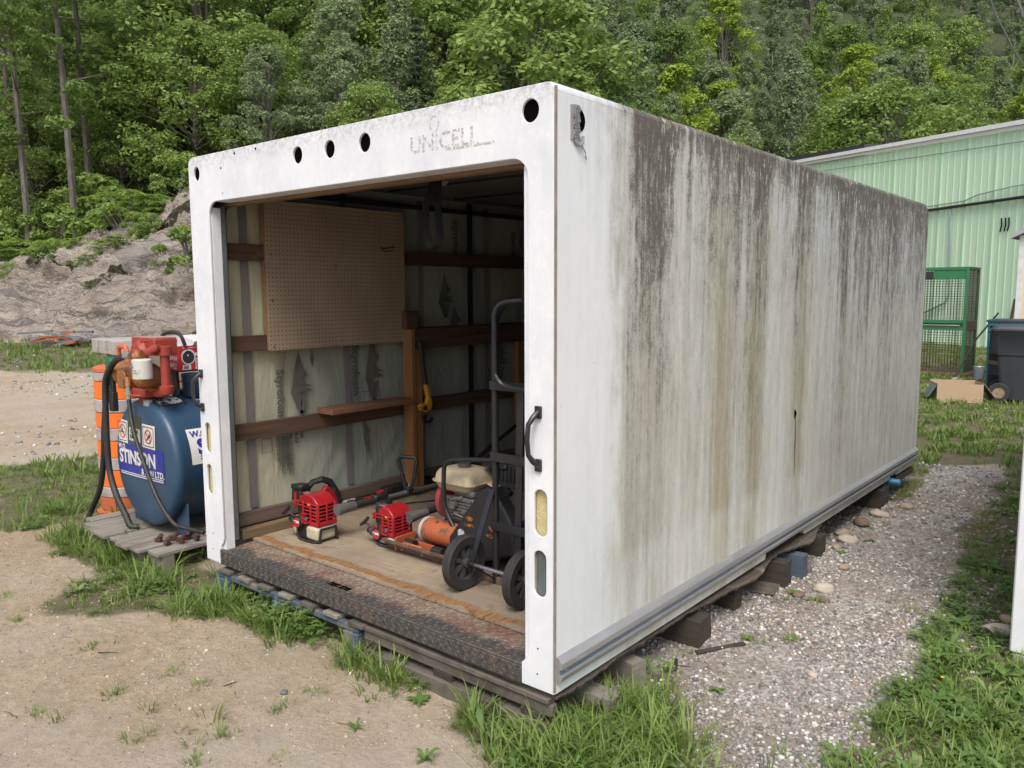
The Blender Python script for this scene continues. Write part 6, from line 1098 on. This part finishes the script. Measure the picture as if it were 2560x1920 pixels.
# ------------------------------------------------------------------ bins, cardboard box, pail, sticks
WBN = thing('wheelie_bin', 'charcoal wheelie bin with closed lid and black wheel', 'bin', (-.17, 11.75, GZ), R(8)); WW = WM[WBN].copy(); M_bin = surf('charcoal_plastic', (.030, .034, .042), (.038, .042, .05), scale=3, rough=.5, bump=.1)
b = MB(WW); rb_ = lambda sx_, sy_, r: [(px, py) for px, py in rrect(-sx_, sx_, -sy_, sy_, r, 4)]
def loft(b, secs):
    m = len(secs[0][1]); vs = [(px+ox, py, z) for z, l, ox in secs for px, py in l]; b.add(vs, [(i*m+j, i*m+(j+1) % m, (i+1)*m+(j+1) % m, (i+1)*m+j) for i in range(len(secs)-1) for j in range(m)]+[tuple(range(m))[::-1], tuple((len(secs)-1)*m+j for j in range(m))])
loft(b, [(.05, rb_(.20, .20, .05), .03), (.30, rb_(.225, .22, .05), .02), (.70, rb_(.255, .245, .05), .01), (.715, rb_(.268, .26, .05), .01), (1.0, rb_(.29, .28, .05), 0), (1.03, rb_(.315, .30, .05), 0), (1.07, rb_(.32, .305, .05), 0)]); b.build('body', M_bin, WBN, angle=30)
b = MB(WW); loft(b, [(1.072, rb_(.335, .32, .06), -.01), (1.10, rb_(.335, .32, .06), -.01), (1.14, rb_(.30, .29, .06), 0), (1.155, rb_(.2, .2, .05), 0)]); b.build('lid', M_bin, WBN, angle=30)
b = MB(WW); b.tube([(-.30, -.22, 1.03), (-.37, -.22, 1.06), (-.37, .22, 1.06), (-.30, .22, 1.03)], .018, 8); b.build('handle', M_bin, WBN)
for y in (-.27, .27): 
    b = MB(WW); b.lathe([(.08, -.03), (.14, -.03), (.15, -.015), (.15, .015), (.14, .03), (.08, .03)], (-.20, y, .15), (0, 1, 0), 28); wv_ = b.build('wheel', M_tyre, WBN); b = MB(WW); b.lathe([(.079, -.032), (.04, -.02), (.01, -.03)], (-.20, y, .15), (0, 1, 0), 18); b.build('hub', surf('rusty_cream_hub', (.34, .28, .19), (.15, .09, .05), scale=20), wv_)
BB = thing('blue_bin', 'tall teal blue plastic bin behind the charcoal one', 'bin', (-.40, 13.2, GZ), R(4)); WQ = WM[BB].copy(); b = MB(WQ); M_teal = surf('teal_plastic', (.012, .16, .25), (.02, .19, .28), scale=3, rough=.45)
loft(b, [(.0, rb_(.36, .30, .05), .0), (1.15, rb_(.38, .31, .05), 0)]); b.build('body', M_teal, BB); b = MB(WQ); loft(b, [(1.152, rb_(.40, .33, .05), 0), (1.18, rb_(.40, .33, .05), 0), (1.195, rb_(.34, .28, .05), 0)]); b.build('rim', M_bin, BB)
DR = thing('black_drum', 'black ribbed plastic drum between the teal and charcoal bins', 'drum', (-.40, 12.55, GZ)); b = MB(); b.lathe([(.24, .0), (.26, .02), (.26, .32), (.27, .335), (.26, .35), (.26, .66), (.27, .675), (.26, .69), (.26, .98), (.24, 1.02), (.24, 1.06), (.27, 1.07), (.27, 1.11), (.2, 1.12)], (-.40, 12.55, GZ), (0, 0, 1), 28); b.build('body', M_blackpl, DR); b = MB(); b.lathe([(.265, .50), (.266, .56)], (-.40, 12.55, GZ), (0, 0, 1), 28); b.build('brown_tape_band', surf('brown_tape', (.16, .11, .08)), DR)
CB = thing('cardboard_box', 'open low cardboard box lying on the lawn with one flap hanging out', 'cardboard box', (-1.06, 11.0, GZ), R(24)); WK = WM[CB].copy(); M_card = surf('cardboard', (.42, .31, .20), (.38, .28, .18), scale=5, rough=.8, bump=.05); M_cardi = surf('cardboard_inside', (.34, .22, .12), rough=.85)
def kb(n_, x0, x1, y0, y1, z0, z1): b = MB(WK); b.bx(x0, x1, y0, y1, z0, z1); b.build(n_, M_card, CB)
kb('front_side', 0, .62, 0, .005, 0, .28); kb('rear_side', 0, .62, .45, .455, 0, .30); kb('left_side', 0, .005, .006, .449, 0, .28); kb('right_side', .615, .62, .006, .449, 0, .28); kb('bottom', .006, .614, .006, .449, .0, .006)
b = MB(WK); b.prism([(.0, .0), (.46, .0), (.44, .26), (.03, .26)], (.625, .0, .29), (0, 1, 0), (.62, 0, -.78), (.004, 0, .003)); b.build('hanging_flap', M_card, CB); b = MB(WK); b.prism([(.0, .0), (.40, .0), (.38, .2), (.03, .2)], (-.003, .02, .25), (0, 1, 0), (-.5, 0, -.86), (.004, 0, .003)); b.build('hanging_flap', M_sm, CB)
b = MB(); b.lathe([(.09, 0), (.095, .25), (.10, .255), (.095, .262), (.08, .262)], (-1.16, 14.75, GZ), (0, 0, 1), 20); o = b.build('metal_can', surf('shiny_tin', (.45, .47, .48), (.10, .16, .24), scale=3, rough=.35, metal=.6), None); setp(o, 'shiny metal paint can standing beside the green cage', 'can')
b = MB(); b.tube([(-1.55, 14.7, GZ), (-1.28, 15.0, .55), (-1.0, 15.4, 1.05)], .016, 6); o = b.build('leaning_stick', M_rot, None); setp(o, 'long brown stick leaning against the green cage corner', 'stick'); b = MB(); b.tube([(-1.0, 14.7, GZ), (-.85, 14.9, .5), (-.75, 15.1, .95)], .014, 6); o = b.build('leaning_rod', M_black, None); setp(o, 'dark rod leaning between the cage and the teal bin', 'rod')
for i, (x, y, s_) in enumerate([(-1.45, 14.35, .10), (-1.18, 14.1, .12), (-.98, 14.2, .13)]): b = MB(); b.lathe([(.01, -.3*s_), (s_, 0), (s_*.8, s_*.5), (.01, s_*.7)], (x, y, GZ), (0, 0, 1), 8); o = b.build('stone', M_rustc if i else surf('pale_pink_stone', (.42, .33, .27)), None, bevel=.01); setp(o, ['pale pinkish stone behind the cardboard box', 'dark brown lump left of the metal can', 'dark brown lump in front of the metal can'][i], 'stone')
# neighbouring white container
C2 = thing('white_container', 'second white container whose near corner shows at the right edge', 'container', (1.183, 1.886, GZ))
b = MB(); b.bx(1.183, 3.6, 1.886, 1.91, GZ+.03, 2.1); b.build('front_panel', M_front, C2, bevel=.008); b = MB(); b.bx(1.184, 3.6, 1.911, 6.5, GZ+.05, 2.1); b.build('body', M_front, C2); b = MB(); b.bx(1.20, 3.6, 1.87, 1.885, GZ+.0, GZ+.028); b.build('bottom_lip', surf('lip_grey', (.35, .36, .35)), C2)
# overhead cables
b = MB(); b.tube(smooth([(-3.2, 13.4, 12.5), (-1.75, 14.1, 8.2), (-1.27, 14.4, 6.52), (-1.04, 14.5, 5.96), (-.74, 14.67, 5.4), (-.2, 14.9, 4.9), (1.5, 15.8, 4.4), (5, 17, 4.6)]), .014, 6); o = b.build('overhead_cable', surf('cable_grey', (.10, .10, .11)), None); setp(o, 'slack dark service cable drooping across the top right corner', 'cable')
b = MB(); b.tube(smooth([(-2.0, 14.1, 9.2), (-.91, 14.7, 6.52), (-.78, 14.78, 6.2), (0.2, 15.2, 5.3), (4, 17, 5.2)]), .018, 6); o = b.build('overhead_cable', surf('cable_grey2', (.16, .16, .17)), None); setp(o, 'thicker cable just inside the extreme top right corner', 'cable')
# ------------------------------------------------------------------ grass, weeds, gravel, stones
def grassmat(name, ca, cb, cc):
    t = NT(name); rn = t.attr('rnd'); c = t.ramp(rn, [(0, ca), (.45, cb), (.85, cc), (.95, (.36, .31, .17))]); pt = t.noise(2.5, 4, .6); c = t.mix(t.ramp(pt, [(.35, .0), (.7, .45)]), c, cc)
    d = t.n('ShaderNodeBsdfTranslucent'); t.inp(d.inputs[0], t.mix(.5, c, (.20, .30, .04))); m = t.n('ShaderNodeMixShader'); m.inputs[0].default_value = .35
    t.done(c, .5); t.b.inputs['Specular IOR Level'].default_value = .3; t.l(t.b.outputs[0], m.inputs[1]); t.l(d.outputs[0], m.inputs[2]); t.l(m.outputs[0], t.o.inputs[0]); return t.mat
M_grass = grassmat('grass_blades', (.095, .165, .035), (.15, .235, .05), (.23, .31, .085)); M_weed = grassmat('weed_leaves', (.08, .165, .04), (.12, .21, .05), (.18, .275, .085))
def tuft(nb, h, spread, w=.0035, lean=.6, seed=0):
    r_ = random.Random(seed); V = []; F = []
    for i in range(nb):
        a = r_.uniform(0, 6.283); rr = spread*r_.random()**.5; bx0, by0 = rr*math.cos(a), rr*math.sin(a); la = a+r_.uniform(-.9, .9); hh = h*r_.uniform(.4, 1.15); ln = lean*r_.uniform(.25, 1.3)*hh; sd_ = (-math.sin(la), math.cos(la)); k = len(V); ww = w*r_.uniform(.6, 1.4)
        for q, (f, wf) in enumerate(((0, .8), (.35, 1), (.7, .7), (1, .0))):
            x = bx0+math.cos(la)*ln*f**1.9; y = by0+math.sin(la)*ln*f**1.9; z = hh*(f-.28*f**3*(ln/hh))
            if wf: V += [(x-sd_[0]*ww*wf, y-sd_[1]*ww*wf, z), (x+sd_[0]*ww*wf, y+sd_[1]*ww*wf, z)]
            else: V += [(x, y, z), (x, y, z)]
        for q in range(3): F.append((k+2*q, k+2*q+1, k+2*q+3, k+2*q+2))
    return np.array(V), np.array(F)
def rosette(nl, L, w, seed=0, rise=.35, lobes=False):
    r_ = random.Random(seed); V = []; F = []
    for i in range(nl):
        a = i*6.283/nl+r_.uniform(-.4, .4); l = L*r_.uniform(.5, 1.15); k = len(V); d = (math.cos(a), math.sin(a)); s = (-d[1], d[0]); ri = rise*r_.uniform(.4, 1.5); n = 5
        for q in range(n+1):
            f = q/n; ww = w*l/L*math.sin(math.pi*min(.97, .06+f*.94))**.7*((.6 if q % 2 else 1.15) if lobes else 1); z = .006+l*ri*math.sin(f*2.2)*.8; x, y = d[0]*l*f, d[1]*l*f
            V += [(x-s[0]*ww, y-s[1]*ww, z+ww*.25), (x+s[0]*ww, y+s[1]*ww, z+ww*.25)]
        for q in range(n): F.append((k+2*q, k+2*q+1, k+2*q+3, k+2*q+2))
    return np.array(V), np.array(F)
def clover(n, h, w, seed=0):
    r_ = random.Random(seed); V = []; F = []
    for i in range(n):
        a = r_.uniform(0, 6.28); rr = .05*r_.random()**.5; x, y, z = rr*math.cos(a), rr*math.sin(a), h*r_.uniform(.4, 1.1)
        for j in range(3):
            b = j*2.094+a; d = (math.cos(b), math.sin(b)); s = (-d[1], d[0]); k = len(V); V += [(x, y, z), (x+d[0]*w*.6-s[0]*w*.5, y+d[1]*w*.6-s[1]*w*.5, z+.003), (x+d[0]*w, y+d[1]*w, z), (x+d[0]*w*.6+s[0]*w*.5, y+d[1]*w*.6+s[1]*w*.5, z+.003)]; F.append((k, k+1, k+2, k+3))
    return np.array(V), np.array(F)
tall_g = [tuft(16, .15, .05, .0026, .85, s) for s in range(3)]; mid_g = [tuft(17, .065, .05, .0023, .95, 10+s) for s in range(4)]; low_g = [tuft(15, .035, .045, .0022, 1.1, 20+s) for s in range(3)]
far_g = [tuft(15, .10, .08, .006, .6, 30+s) for s in range(3)]
def blocked(x, y):
    if -2.42 < x < -.03 and -.0 < y < 5.2: return True
    if -3.0 < x < 9 and 1.88 < y < 6.5 and x > 1.18: return True
    return False
def vis(x, y, m=1.12): # inside the camera's fan with a margin (so that a step aside still sees grass)
    q = Vector((x, y, 0))-C0; f = q.dot(fwh); return f > .6 and abs(q.dot(rth)) < f*.68*m+.6
def gather(n, box_, dens):
    pts = []; x0, x1, y0, y1 = box_; rr = random.Random(n)
    for _ in range(n):
        x, y = rr.uniform(x0, x1), rr.uniform(y0, y1)
        if blocked(x, y) or not vis(x, y): continue
        g = grassm(x, y, .16)
        pn = .5+.9*mnoise.noise(Vector((x*2.2, y*2.2, 7)))+.5*mnoise.noise(Vector((x*7, y*7, 2)))
        if rr.random() < dens(x, y, g)*max(.12, min(1, pn)): pts.append((x, y))
    return pts
def lay(name, protos, pts, smin, smax, mat, label, cat=None, tiltmax=.25):
    n = len(pts)
    if not n: return
    pos = np.array([(x, y, gz(x, y)-.004) for x, y in pts]); idx = rng.integers(0, len(protos), n); rz = rng.random(n)*6.283; sc_ = smin+(smax-smin)*rng.random(n)**1.4; tl = rng.normal(size=n)*tiltmax*.5
    V, F, r = merge(protos, idx, pos, rz, sc_, tl); o = mesh_np(name, V, F, mat, col={'rnd': np.clip(r*.9+rng.random(len(r))*.0, 0, 1)}); setp(o, label, kind='stuff'); return o
near = (-7.3, 1.75, -1.4, 5.5)
P_ = gather(34000, near, lambda x, y, g: .8*g if g else .008); Pm = [p for p in P_]; lay('short_grass', mid_g+low_g, Pm, .5, 1.3, M_grass, 'short patchy grass growing through the dirt around the container')
Pt = gather(3000, (-4.9, 1.3, -.75, 1.3), lambda x, y, g: (.5 if y > -.4 else .2)*g); lay('tall_grass', tall_g, Pt, .5, 1.3, M_grass, 'long seeding grass around the tank pallet and container corner')
Pc = []
rr_ = random.Random(3)
for _ in range(400): # the lush clump at the near corner
    x, y = rr_.gauss(.12, .20), rr_.gauss(.12, .22)
    if grassm(x, y) and not (x < -.02 and y > .0): Pc.append((x, y))
for _ in range(260):
    x = rr_.uniform(-2.5, -.3); y = -.03-abs(rr_.gauss(0, .06)); Pc.append((x, y)) if mnoise.noise(Vector((x*2.6, 0, 5))) > -.05 else None
lay('corner_grass', tall_g+mid_g, Pc, .6, 1.35, M_grass, 'lush long grass clump at the near corner of the container')
Pf = gather(30000, (-6, 5.5, 5.5, 26), lambda x, y, g: .9*g if math.hypot(x, y) < 16 else .35*g); lay('lawn_grass', far_g, Pf, .55, 1.2, M_grass, 'bright green lawn behind the container')
Pf = gather(16000, (-34, -6, .4, 16), lambda x, y, g: .45*g); lay('yard_grass', [tuft(14, .14, .12, .010, .6, 40+s) for s in range(3)], Pf, .5, 1.5, M_grass, 'rough grass at the far side of the yard below the rock')
Pw = gather(2600, (-4.9, 1.7, -1.2, 5.5), lambda x, y, g: (.75 if x > .3 else .35)*g); lay('broad_leaf_weeds', [rosette(8, .07, .013, 1), rosette(9, .085, .014, 2, .5), rosette(10, .09, .010, 3, .4, True), rosette(6, .05, .016, 4, .6)], Pw, .5, 1.2, M_weed, 'broad leaved weeds and dandelions among the grass')
Pw = gather(6500, (-4.6, 1.7, -1.0, 3.2), lambda x, y, g: (.9 if x > .5 else .3)*g); lay('clover_patch', [clover(14, .035, .012, 1), clover(18, .05, .014, 2)], Pw, .7, 1.4, M_weed, 'low clover leaves mixed in the grass')
TP = []; 
for x, y in TUFTS:
    for _ in range(5): TP.append((x+rr_.gauss(0, .03), y+rr_.gauss(0, .03)))
lay('scattered_tufts', low_g+mid_g, TP, .35, .8, M_grass, 'single grass tufts scattered over the bare dirt')
Pr = [(rr_.uniform(.88, 1.75), rr_.uniform(.0, 1.86)) for _ in range(480)]; lay('right_edge_grass', mid_g+low_g, [q for q in Pr if not blocked(*q)], .6, 1.5, M_grass, 'grass between the gravel path and the white container')
Pr = [(rr_.gauss(.15, .22), rr_.gauss(.02, .16)) for _ in range(90)]+[(rr_.uniform(.92, 1.6), rr_.uniform(.2, 1.8)) for _ in range(160)]; lay('leafy_weeds', [rosette(9, .085, .012, 21, .6), rosette(7, .07, .018, 22, .7), rosette(8, .10, .009, 23, .7, True)], [q for q in Pr if not blocked(*q)], .5, 1.25, M_weed, 'mixed leafy weeds in the grass near the camera')
for _ in range(60): Pc.append((rr_.uniform(-4.2, -2.6), rr_.gauss(-.12, .07)))
lay('pallet_edge_grass', tall_g, Pc[-60:]+[(rr_.uniform(-4.1, -3.0), rr_.uniform(-.05, .25)) for _ in range(26)], .6, 1.5, M_grass, 'long grass stems growing up through the tank pallet')
wp_ = []
for x, y in [(.35, 1.45), (.18, 1.3), (.14, 2.05), (.24, 2.0), (.12, 2.9), (.18, 3.3), (.10, 3.6), (.3, .75), (-.62, -.1), (-.7, .05), (-1.5, .02)]: wp_.append((x, y))
lay('path_weeds', [rosette(9, .085, .010, 5, .45, True), rosette(8, .09, .02, 6, .4)], wp_, .4, .75, M_weed, 'small leafy weeds sprouting from the gravel path')
# vine like plant on the pallet edge and flowers
vn = []
for _ in range(60): vn.append((-1.62+rr_.gauss(0, .14), -.045+rr_.gauss(0, .03)))
lay('trailing_weed', [clover(10, .10, .018, 7), clover(12, .14, .02, 8)], vn, .6, 1.1, M_weed, 'trailing round leaved weed against the blue pallet')
M_fly = surf('yellow_petals', (.75, .55, .02), rough=.6, bump=0); M_flp = surf('pink_clover', (.50, .22, .36), rough=.7, bump=0); M_flw = surf('white_clover_head', (.62, .62, .52), rough=.7, bump=0)
for i, (x, y, m, s_, lb_) in enumerate([(.16, .33, M_fly, .009, 'tiny yellow flower at the near corner of the container'), (-1.50, -.07, M_fly, .008, 'tiny yellow flower below the blue pallet'), (1.02, 1.35, M_fly, .010, 'tiny yellow flower in the grass at the right'), (1.05, 1.72, M_flp, .014, 'pink clover head at the right by the white container'), (-.62, -.12, M_fly, .007, 'tiny yellow flower in front of the grey pallet')]):
    f_ = thing('small_flower', lb_, 'flower', (x, y, GZ)); b = MB()
    for q in range(6): a = q*1.047; b.add([(x, y, GZ+.06), (x+s_*.6*math.cos(a-.4), y+s_*.6*math.sin(a-.4), GZ+.063), (x+s_*math.cos(a), y+s_*math.sin(a), GZ+.064), (x+s_*.6*math.cos(a+.4), y+s_*.6*math.sin(a+.4), GZ+.063)], [(0, 1, 2, 3)])
    b.build('petals', m, f_)['kind'] = 'stuff'; b = MB(); b.tube([(x, y, GZ), (x, y, GZ+.06)], .0012, 4); b.build('stem', M_weed, f_)
wc = [(rr_.uniform(-.6, 1.0), rr_.uniform(7, 12)) for _ in range(60)]; 
V0, F0 = clover(3, .11, .022, 9); lay('white_clover_flowers', [(V0, F0)], [p for p in wc if not blocked(*p)], .5, 1.0, M_flw, 'white clover flowers dotted over the lawn')
# gravel and pebbles
def pebble(seed, fl=.6):
    r_ = random.Random(seed); bm = bmesh.new(); bmesh.ops.create_icosphere(bm, subdivisions=1, radius=1)
    sx_, sy_ = r_.uniform(.7, 1.25), r_.uniform(.5, .9)
    for v in bm.verts: v.co = Vector((v.co.x*sx_, v.co.y*sy_, v.co.z*fl))*r_.uniform(.78, 1.12)
    V = np.array([tuple(v.co) for v in bm.verts]); F = np.array([[v.index for v in f.verts] for f in bm.faces]); bm.free(); return V, F
peb = [pebble(s) for s in range(8)]
t = NT('soil_pebbles'); rn = t.attr('rnd'); c = t.ramp(rn, [(0, (.26, .20, .14)), (.25, (.36, .29, .20)), (.5, (.20, .155, .115)), (.62, (.44, .38, .29)), (.78, (.22, .21, .20)), (.86, (.52, .48, .42)), (.94, (.13, .13, .14))], 'CONSTANT'); t.bump(t.noise(90, 3, .7), .4, .003); M_soilp = t.done(t.mix(.25, c, (.35, .28, .19)), .9)
t = NT('mixed_gravel'); rn = t.attr('rnd'); c = t.ramp(rn, [(0, (.085, .085, .09)), (.12, (.14, .14, .142)), (.26, (.20, .197, .19)), (.40, (.28, .262, .235)), (.52, (.22, .19, .16)), (.6, (.30, .225, .18)), (.63, (.35, .345, .33)), (.75, (.44, .43, .40)), (.88, (.60, .59, .56)), (.965, (.38, .30, .20))], 'CONSTANT')
c = t.mix(t.ramp(t.noise(60, 4, .7), [(.4, 0), (.7, .5)]), c, (.27, .25, .22)); t.bump(t.noise(90, 3, .7), .4, .003); M_grav = t.done(c, .85)
def stones(name, n, box_, fn, smin, smax, label, pw_=2.5, mat=None, sink=.25):
    pts = []; rr = random.Random(n); x0, x1, y0, y1 = box_
    while n > 0:
        n -= 1; x, y = rr.uniform(x0, x1), rr.uniform(y0, y1)
        if vis(x, y) and rr.random() < fn(x, y): pts.append((x, y))
    k = len(pts); s = smin+(smax-smin)*rng.random(k)**pw_; pos = np.array([(x, y, gz(x, y)) for x, y in pts]); pos[:, 2] += s*sink-.001
    V, F, r = merge(peb, rng.integers(0, 8, k), pos, rng.random(k)*6.283, s, rng.normal(size=k)*.25); o = mesh_np(name, V, F, mat or M_grav, col={'rnd': r}); setp(o, label, kind='stuff'); return k
def gfn(x, y):
    if x > 1.17 and y > 1.85: return 0
    if x < -.9 and y > 0: return 0
    g = gravelm(x, y); pn = .62+.9*mnoise.noise(Vector((x*1.5, y*1.5, 11))); return g*max(.12, min(1, pn))*(.35 if grassm(x, y, .1) else 1)
stones('gravel', 80000, (-.4, 1.3, -.6, 3.0), gfn, .0026, .0145, 'loose pale and grey gravel of the path beside the container', 2.6)
stones('gravel', 9000, (-.5, 1.3, 3.0, 6.6), gfn, .006, .02, 'coarser looking gravel at the far end of the path', 2)
dfn = lambda x, y: (0 if (-2.4 < x < 0 and y > 0.05) else .22+.65*max(0, mnoise.noise(Vector((x*1.1, y*1.1, 21)))+.12)+(.3 if -.12 < y < 0.0 else 0))
stones('dirt_pebbles', 36000, (-4.6, .2, -1.7, 1.0), dfn, .0018, .009, 'tiny pebbles scattered across the sandy dirt', 2.8, M_soilp)
stones('dirt_stones', 700, (-5.0, .2, -1.6, .9), dfn, .009, .018, 'larger loose stones scattered on the sandy dirt', 2, M_soilp, .1)
stones('yard_gravel', 9000, (-24, -4.8, .6, 12), lambda x, y: 0 if y > 12 else max(0, .3+mnoise.noise(Vector((x*.4, y*.4, 3)))), .012, .04, 'pale gravel strewn over the yard beyond the barrel', 2.5)
# bigger single stones along the container and by the neighbour
M_cob = surf('tan_cobble', (.33, .26, .19), (.25, .20, .15), scale=9, rough=.85, bump=.3, bscale=30); M_cob2 = surf('pale_cobble', (.42, .37, .31), (.33, .29, .24), scale=9, rough=.85, bump=.3, bscale=30); M_cob3 = surf('brown_cobble', (.17, .11, .08), (.12, .09, .07), scale=9, rough=.85, bump=.3)
STN = [(.07, 3.18, .060, M_cob2, 'rounded cream stone beside the arch end of the long wall'), (.06, 2.98, .035, M_cob, 'small tan stone just before the rounded cream one'), (.02, 3.65, .065, M_cob3, 'flat brown stone further along the long wall'), (.06, 3.95, .055, M_cob2, 'pale stone close to the blackened timber end'), (.13, 3.70, .022, M_cob2, 'small white chip between the brown and pale stones'), (.16, 4.30, .05, M_cob, 'tan stone past the blackened timber end'), (.25, 4.42, .03, M_cob, 'small tan stone at the grass edge near the far corner'), (.22, 2.62, .035, M_cob, 'tan stone lying out on the gravel by the brown timber end'), (.25, 2.18, .05, M_cob2, 'flat tan stone in the gravel opposite the blue block'), (.17, 2.02, .035, M_cob3, 'reddish stone in the gravel opposite the blue block'), (.30, 2.02, .032, M_cob3, 'small reddish stone further out from the blue block'), (1.10, 3.55, .05, M_cob, 'tan cobble against the neighbouring white container'), (1.02, 3.45, .028, M_cob3, 'brown round stone left of the tan cobble'), (1.12, 2.35, .045, M_cob, 'orange tinted stone at the white container corner'), (1.10, 2.15, .06, M_cob2, 'large white stone at the white container corner'), (.55, 1.15, .022, M_cob2, 'white oval pebble in the middle of the path'), (-.42, -.62, .020, surf('slate_stone', (.10, .115, .14)), 'grey slate stone on the sandy dirt'), (-1.1, -.42, .018, surf('slate_stone2', (.13, .14, .15)), 'grey stone on the dirt in front of the blue pallet'), (.05, 2.45, .045, M_cob3, 'brown stone under the wall between two timber ends'), (-.02, 3.35, .05, M_cob, 'half hidden tan stone under the long wall')]
for i, (x, y, s_, m, lb_) in enumerate(STN):
    bm = bmesh.new(); bmesh.ops.create_icosphere(bm, subdivisions=3, radius=1); sx_, sy_, sz_ = random.uniform(.9, 1.35), random.uniform(.75, 1.0), random.uniform(.5, .65)
    for v in bm.verts: v.co = v.co*(1+.22*mnoise.noise(v.co*1.3+Vector((i*7, 0, 0)))+.06*mnoise.noise(v.co*4+Vector((i, 3, 0)))); v.co = Vector((v.co.x*sx_, v.co.y*sy_, v.co.z*sz_))*s_
    me = bpy.data.meshes.new('stone'); bm.to_mesh(me); bm.free(); me.materials.append(m); me.shade_smooth(); o = link('stone', me); o.location = (x, y, gz(x, y)+s_*.3); o.rotation_euler = (0, 0, random.uniform(0, 3)); setp(o, lb_, 'stone')
b = MB(); b.tube(smooth([(1.0, 1.95, GZ+.01), (1.05, 2.1, GZ+.03), (1.12, 2.0, GZ+.02), (1.18, 1.86, GZ+.02)]), .008, 6); o = b.build('black_hose_piece', M_hose, None); setp(o, 'short piece of black hose by the white container corner', 'hose')
# litter: twigs, a cigarette end
for i, (x, y, a, L0) in enumerate([(-.75, -.42, .3, .12), (-1.35, -.55, 1.2, .06), (-.2, -.62, -.2, .07), (-2.1, -.75, .5, .09), (.12, 1.0, .9, .13), (.05, .85, .2, .10), (.18, 1.62, 1.4, .12), (.14, .92, -.3, .08)]):
    b = MB(); b.tube([(x, y, GZ+.004), (x+L0*.5*math.cos(a), y+L0*.5*math.sin(a), GZ+.009), (x+L0*math.cos(a+.2), y+L0*math.sin(a+.2), GZ+.005)], [.003, .0026, .0012], 5); o = b.build('twig', M_rot if i % 2 else wood('pale_twig', (.36, .29, .2), (.25, .2, .13)), None); setp(o, ('thin twig lying on the sandy dirt' if i < 4 else 'broken twig on the gravel beside the long wall'), 'twig', 'twigs on the dirt' if i < 4 else 'twigs on the gravel')
b = MB(); b.box((-1.02, -.13, GZ+.008), (.008, .035, .008), rot=(.3, 0, .4)); o = b.build('white_scrap', M_white, None, bevel=.001); setp(o, 'small white paper scrap on the dirt below the sill', 'scrap')
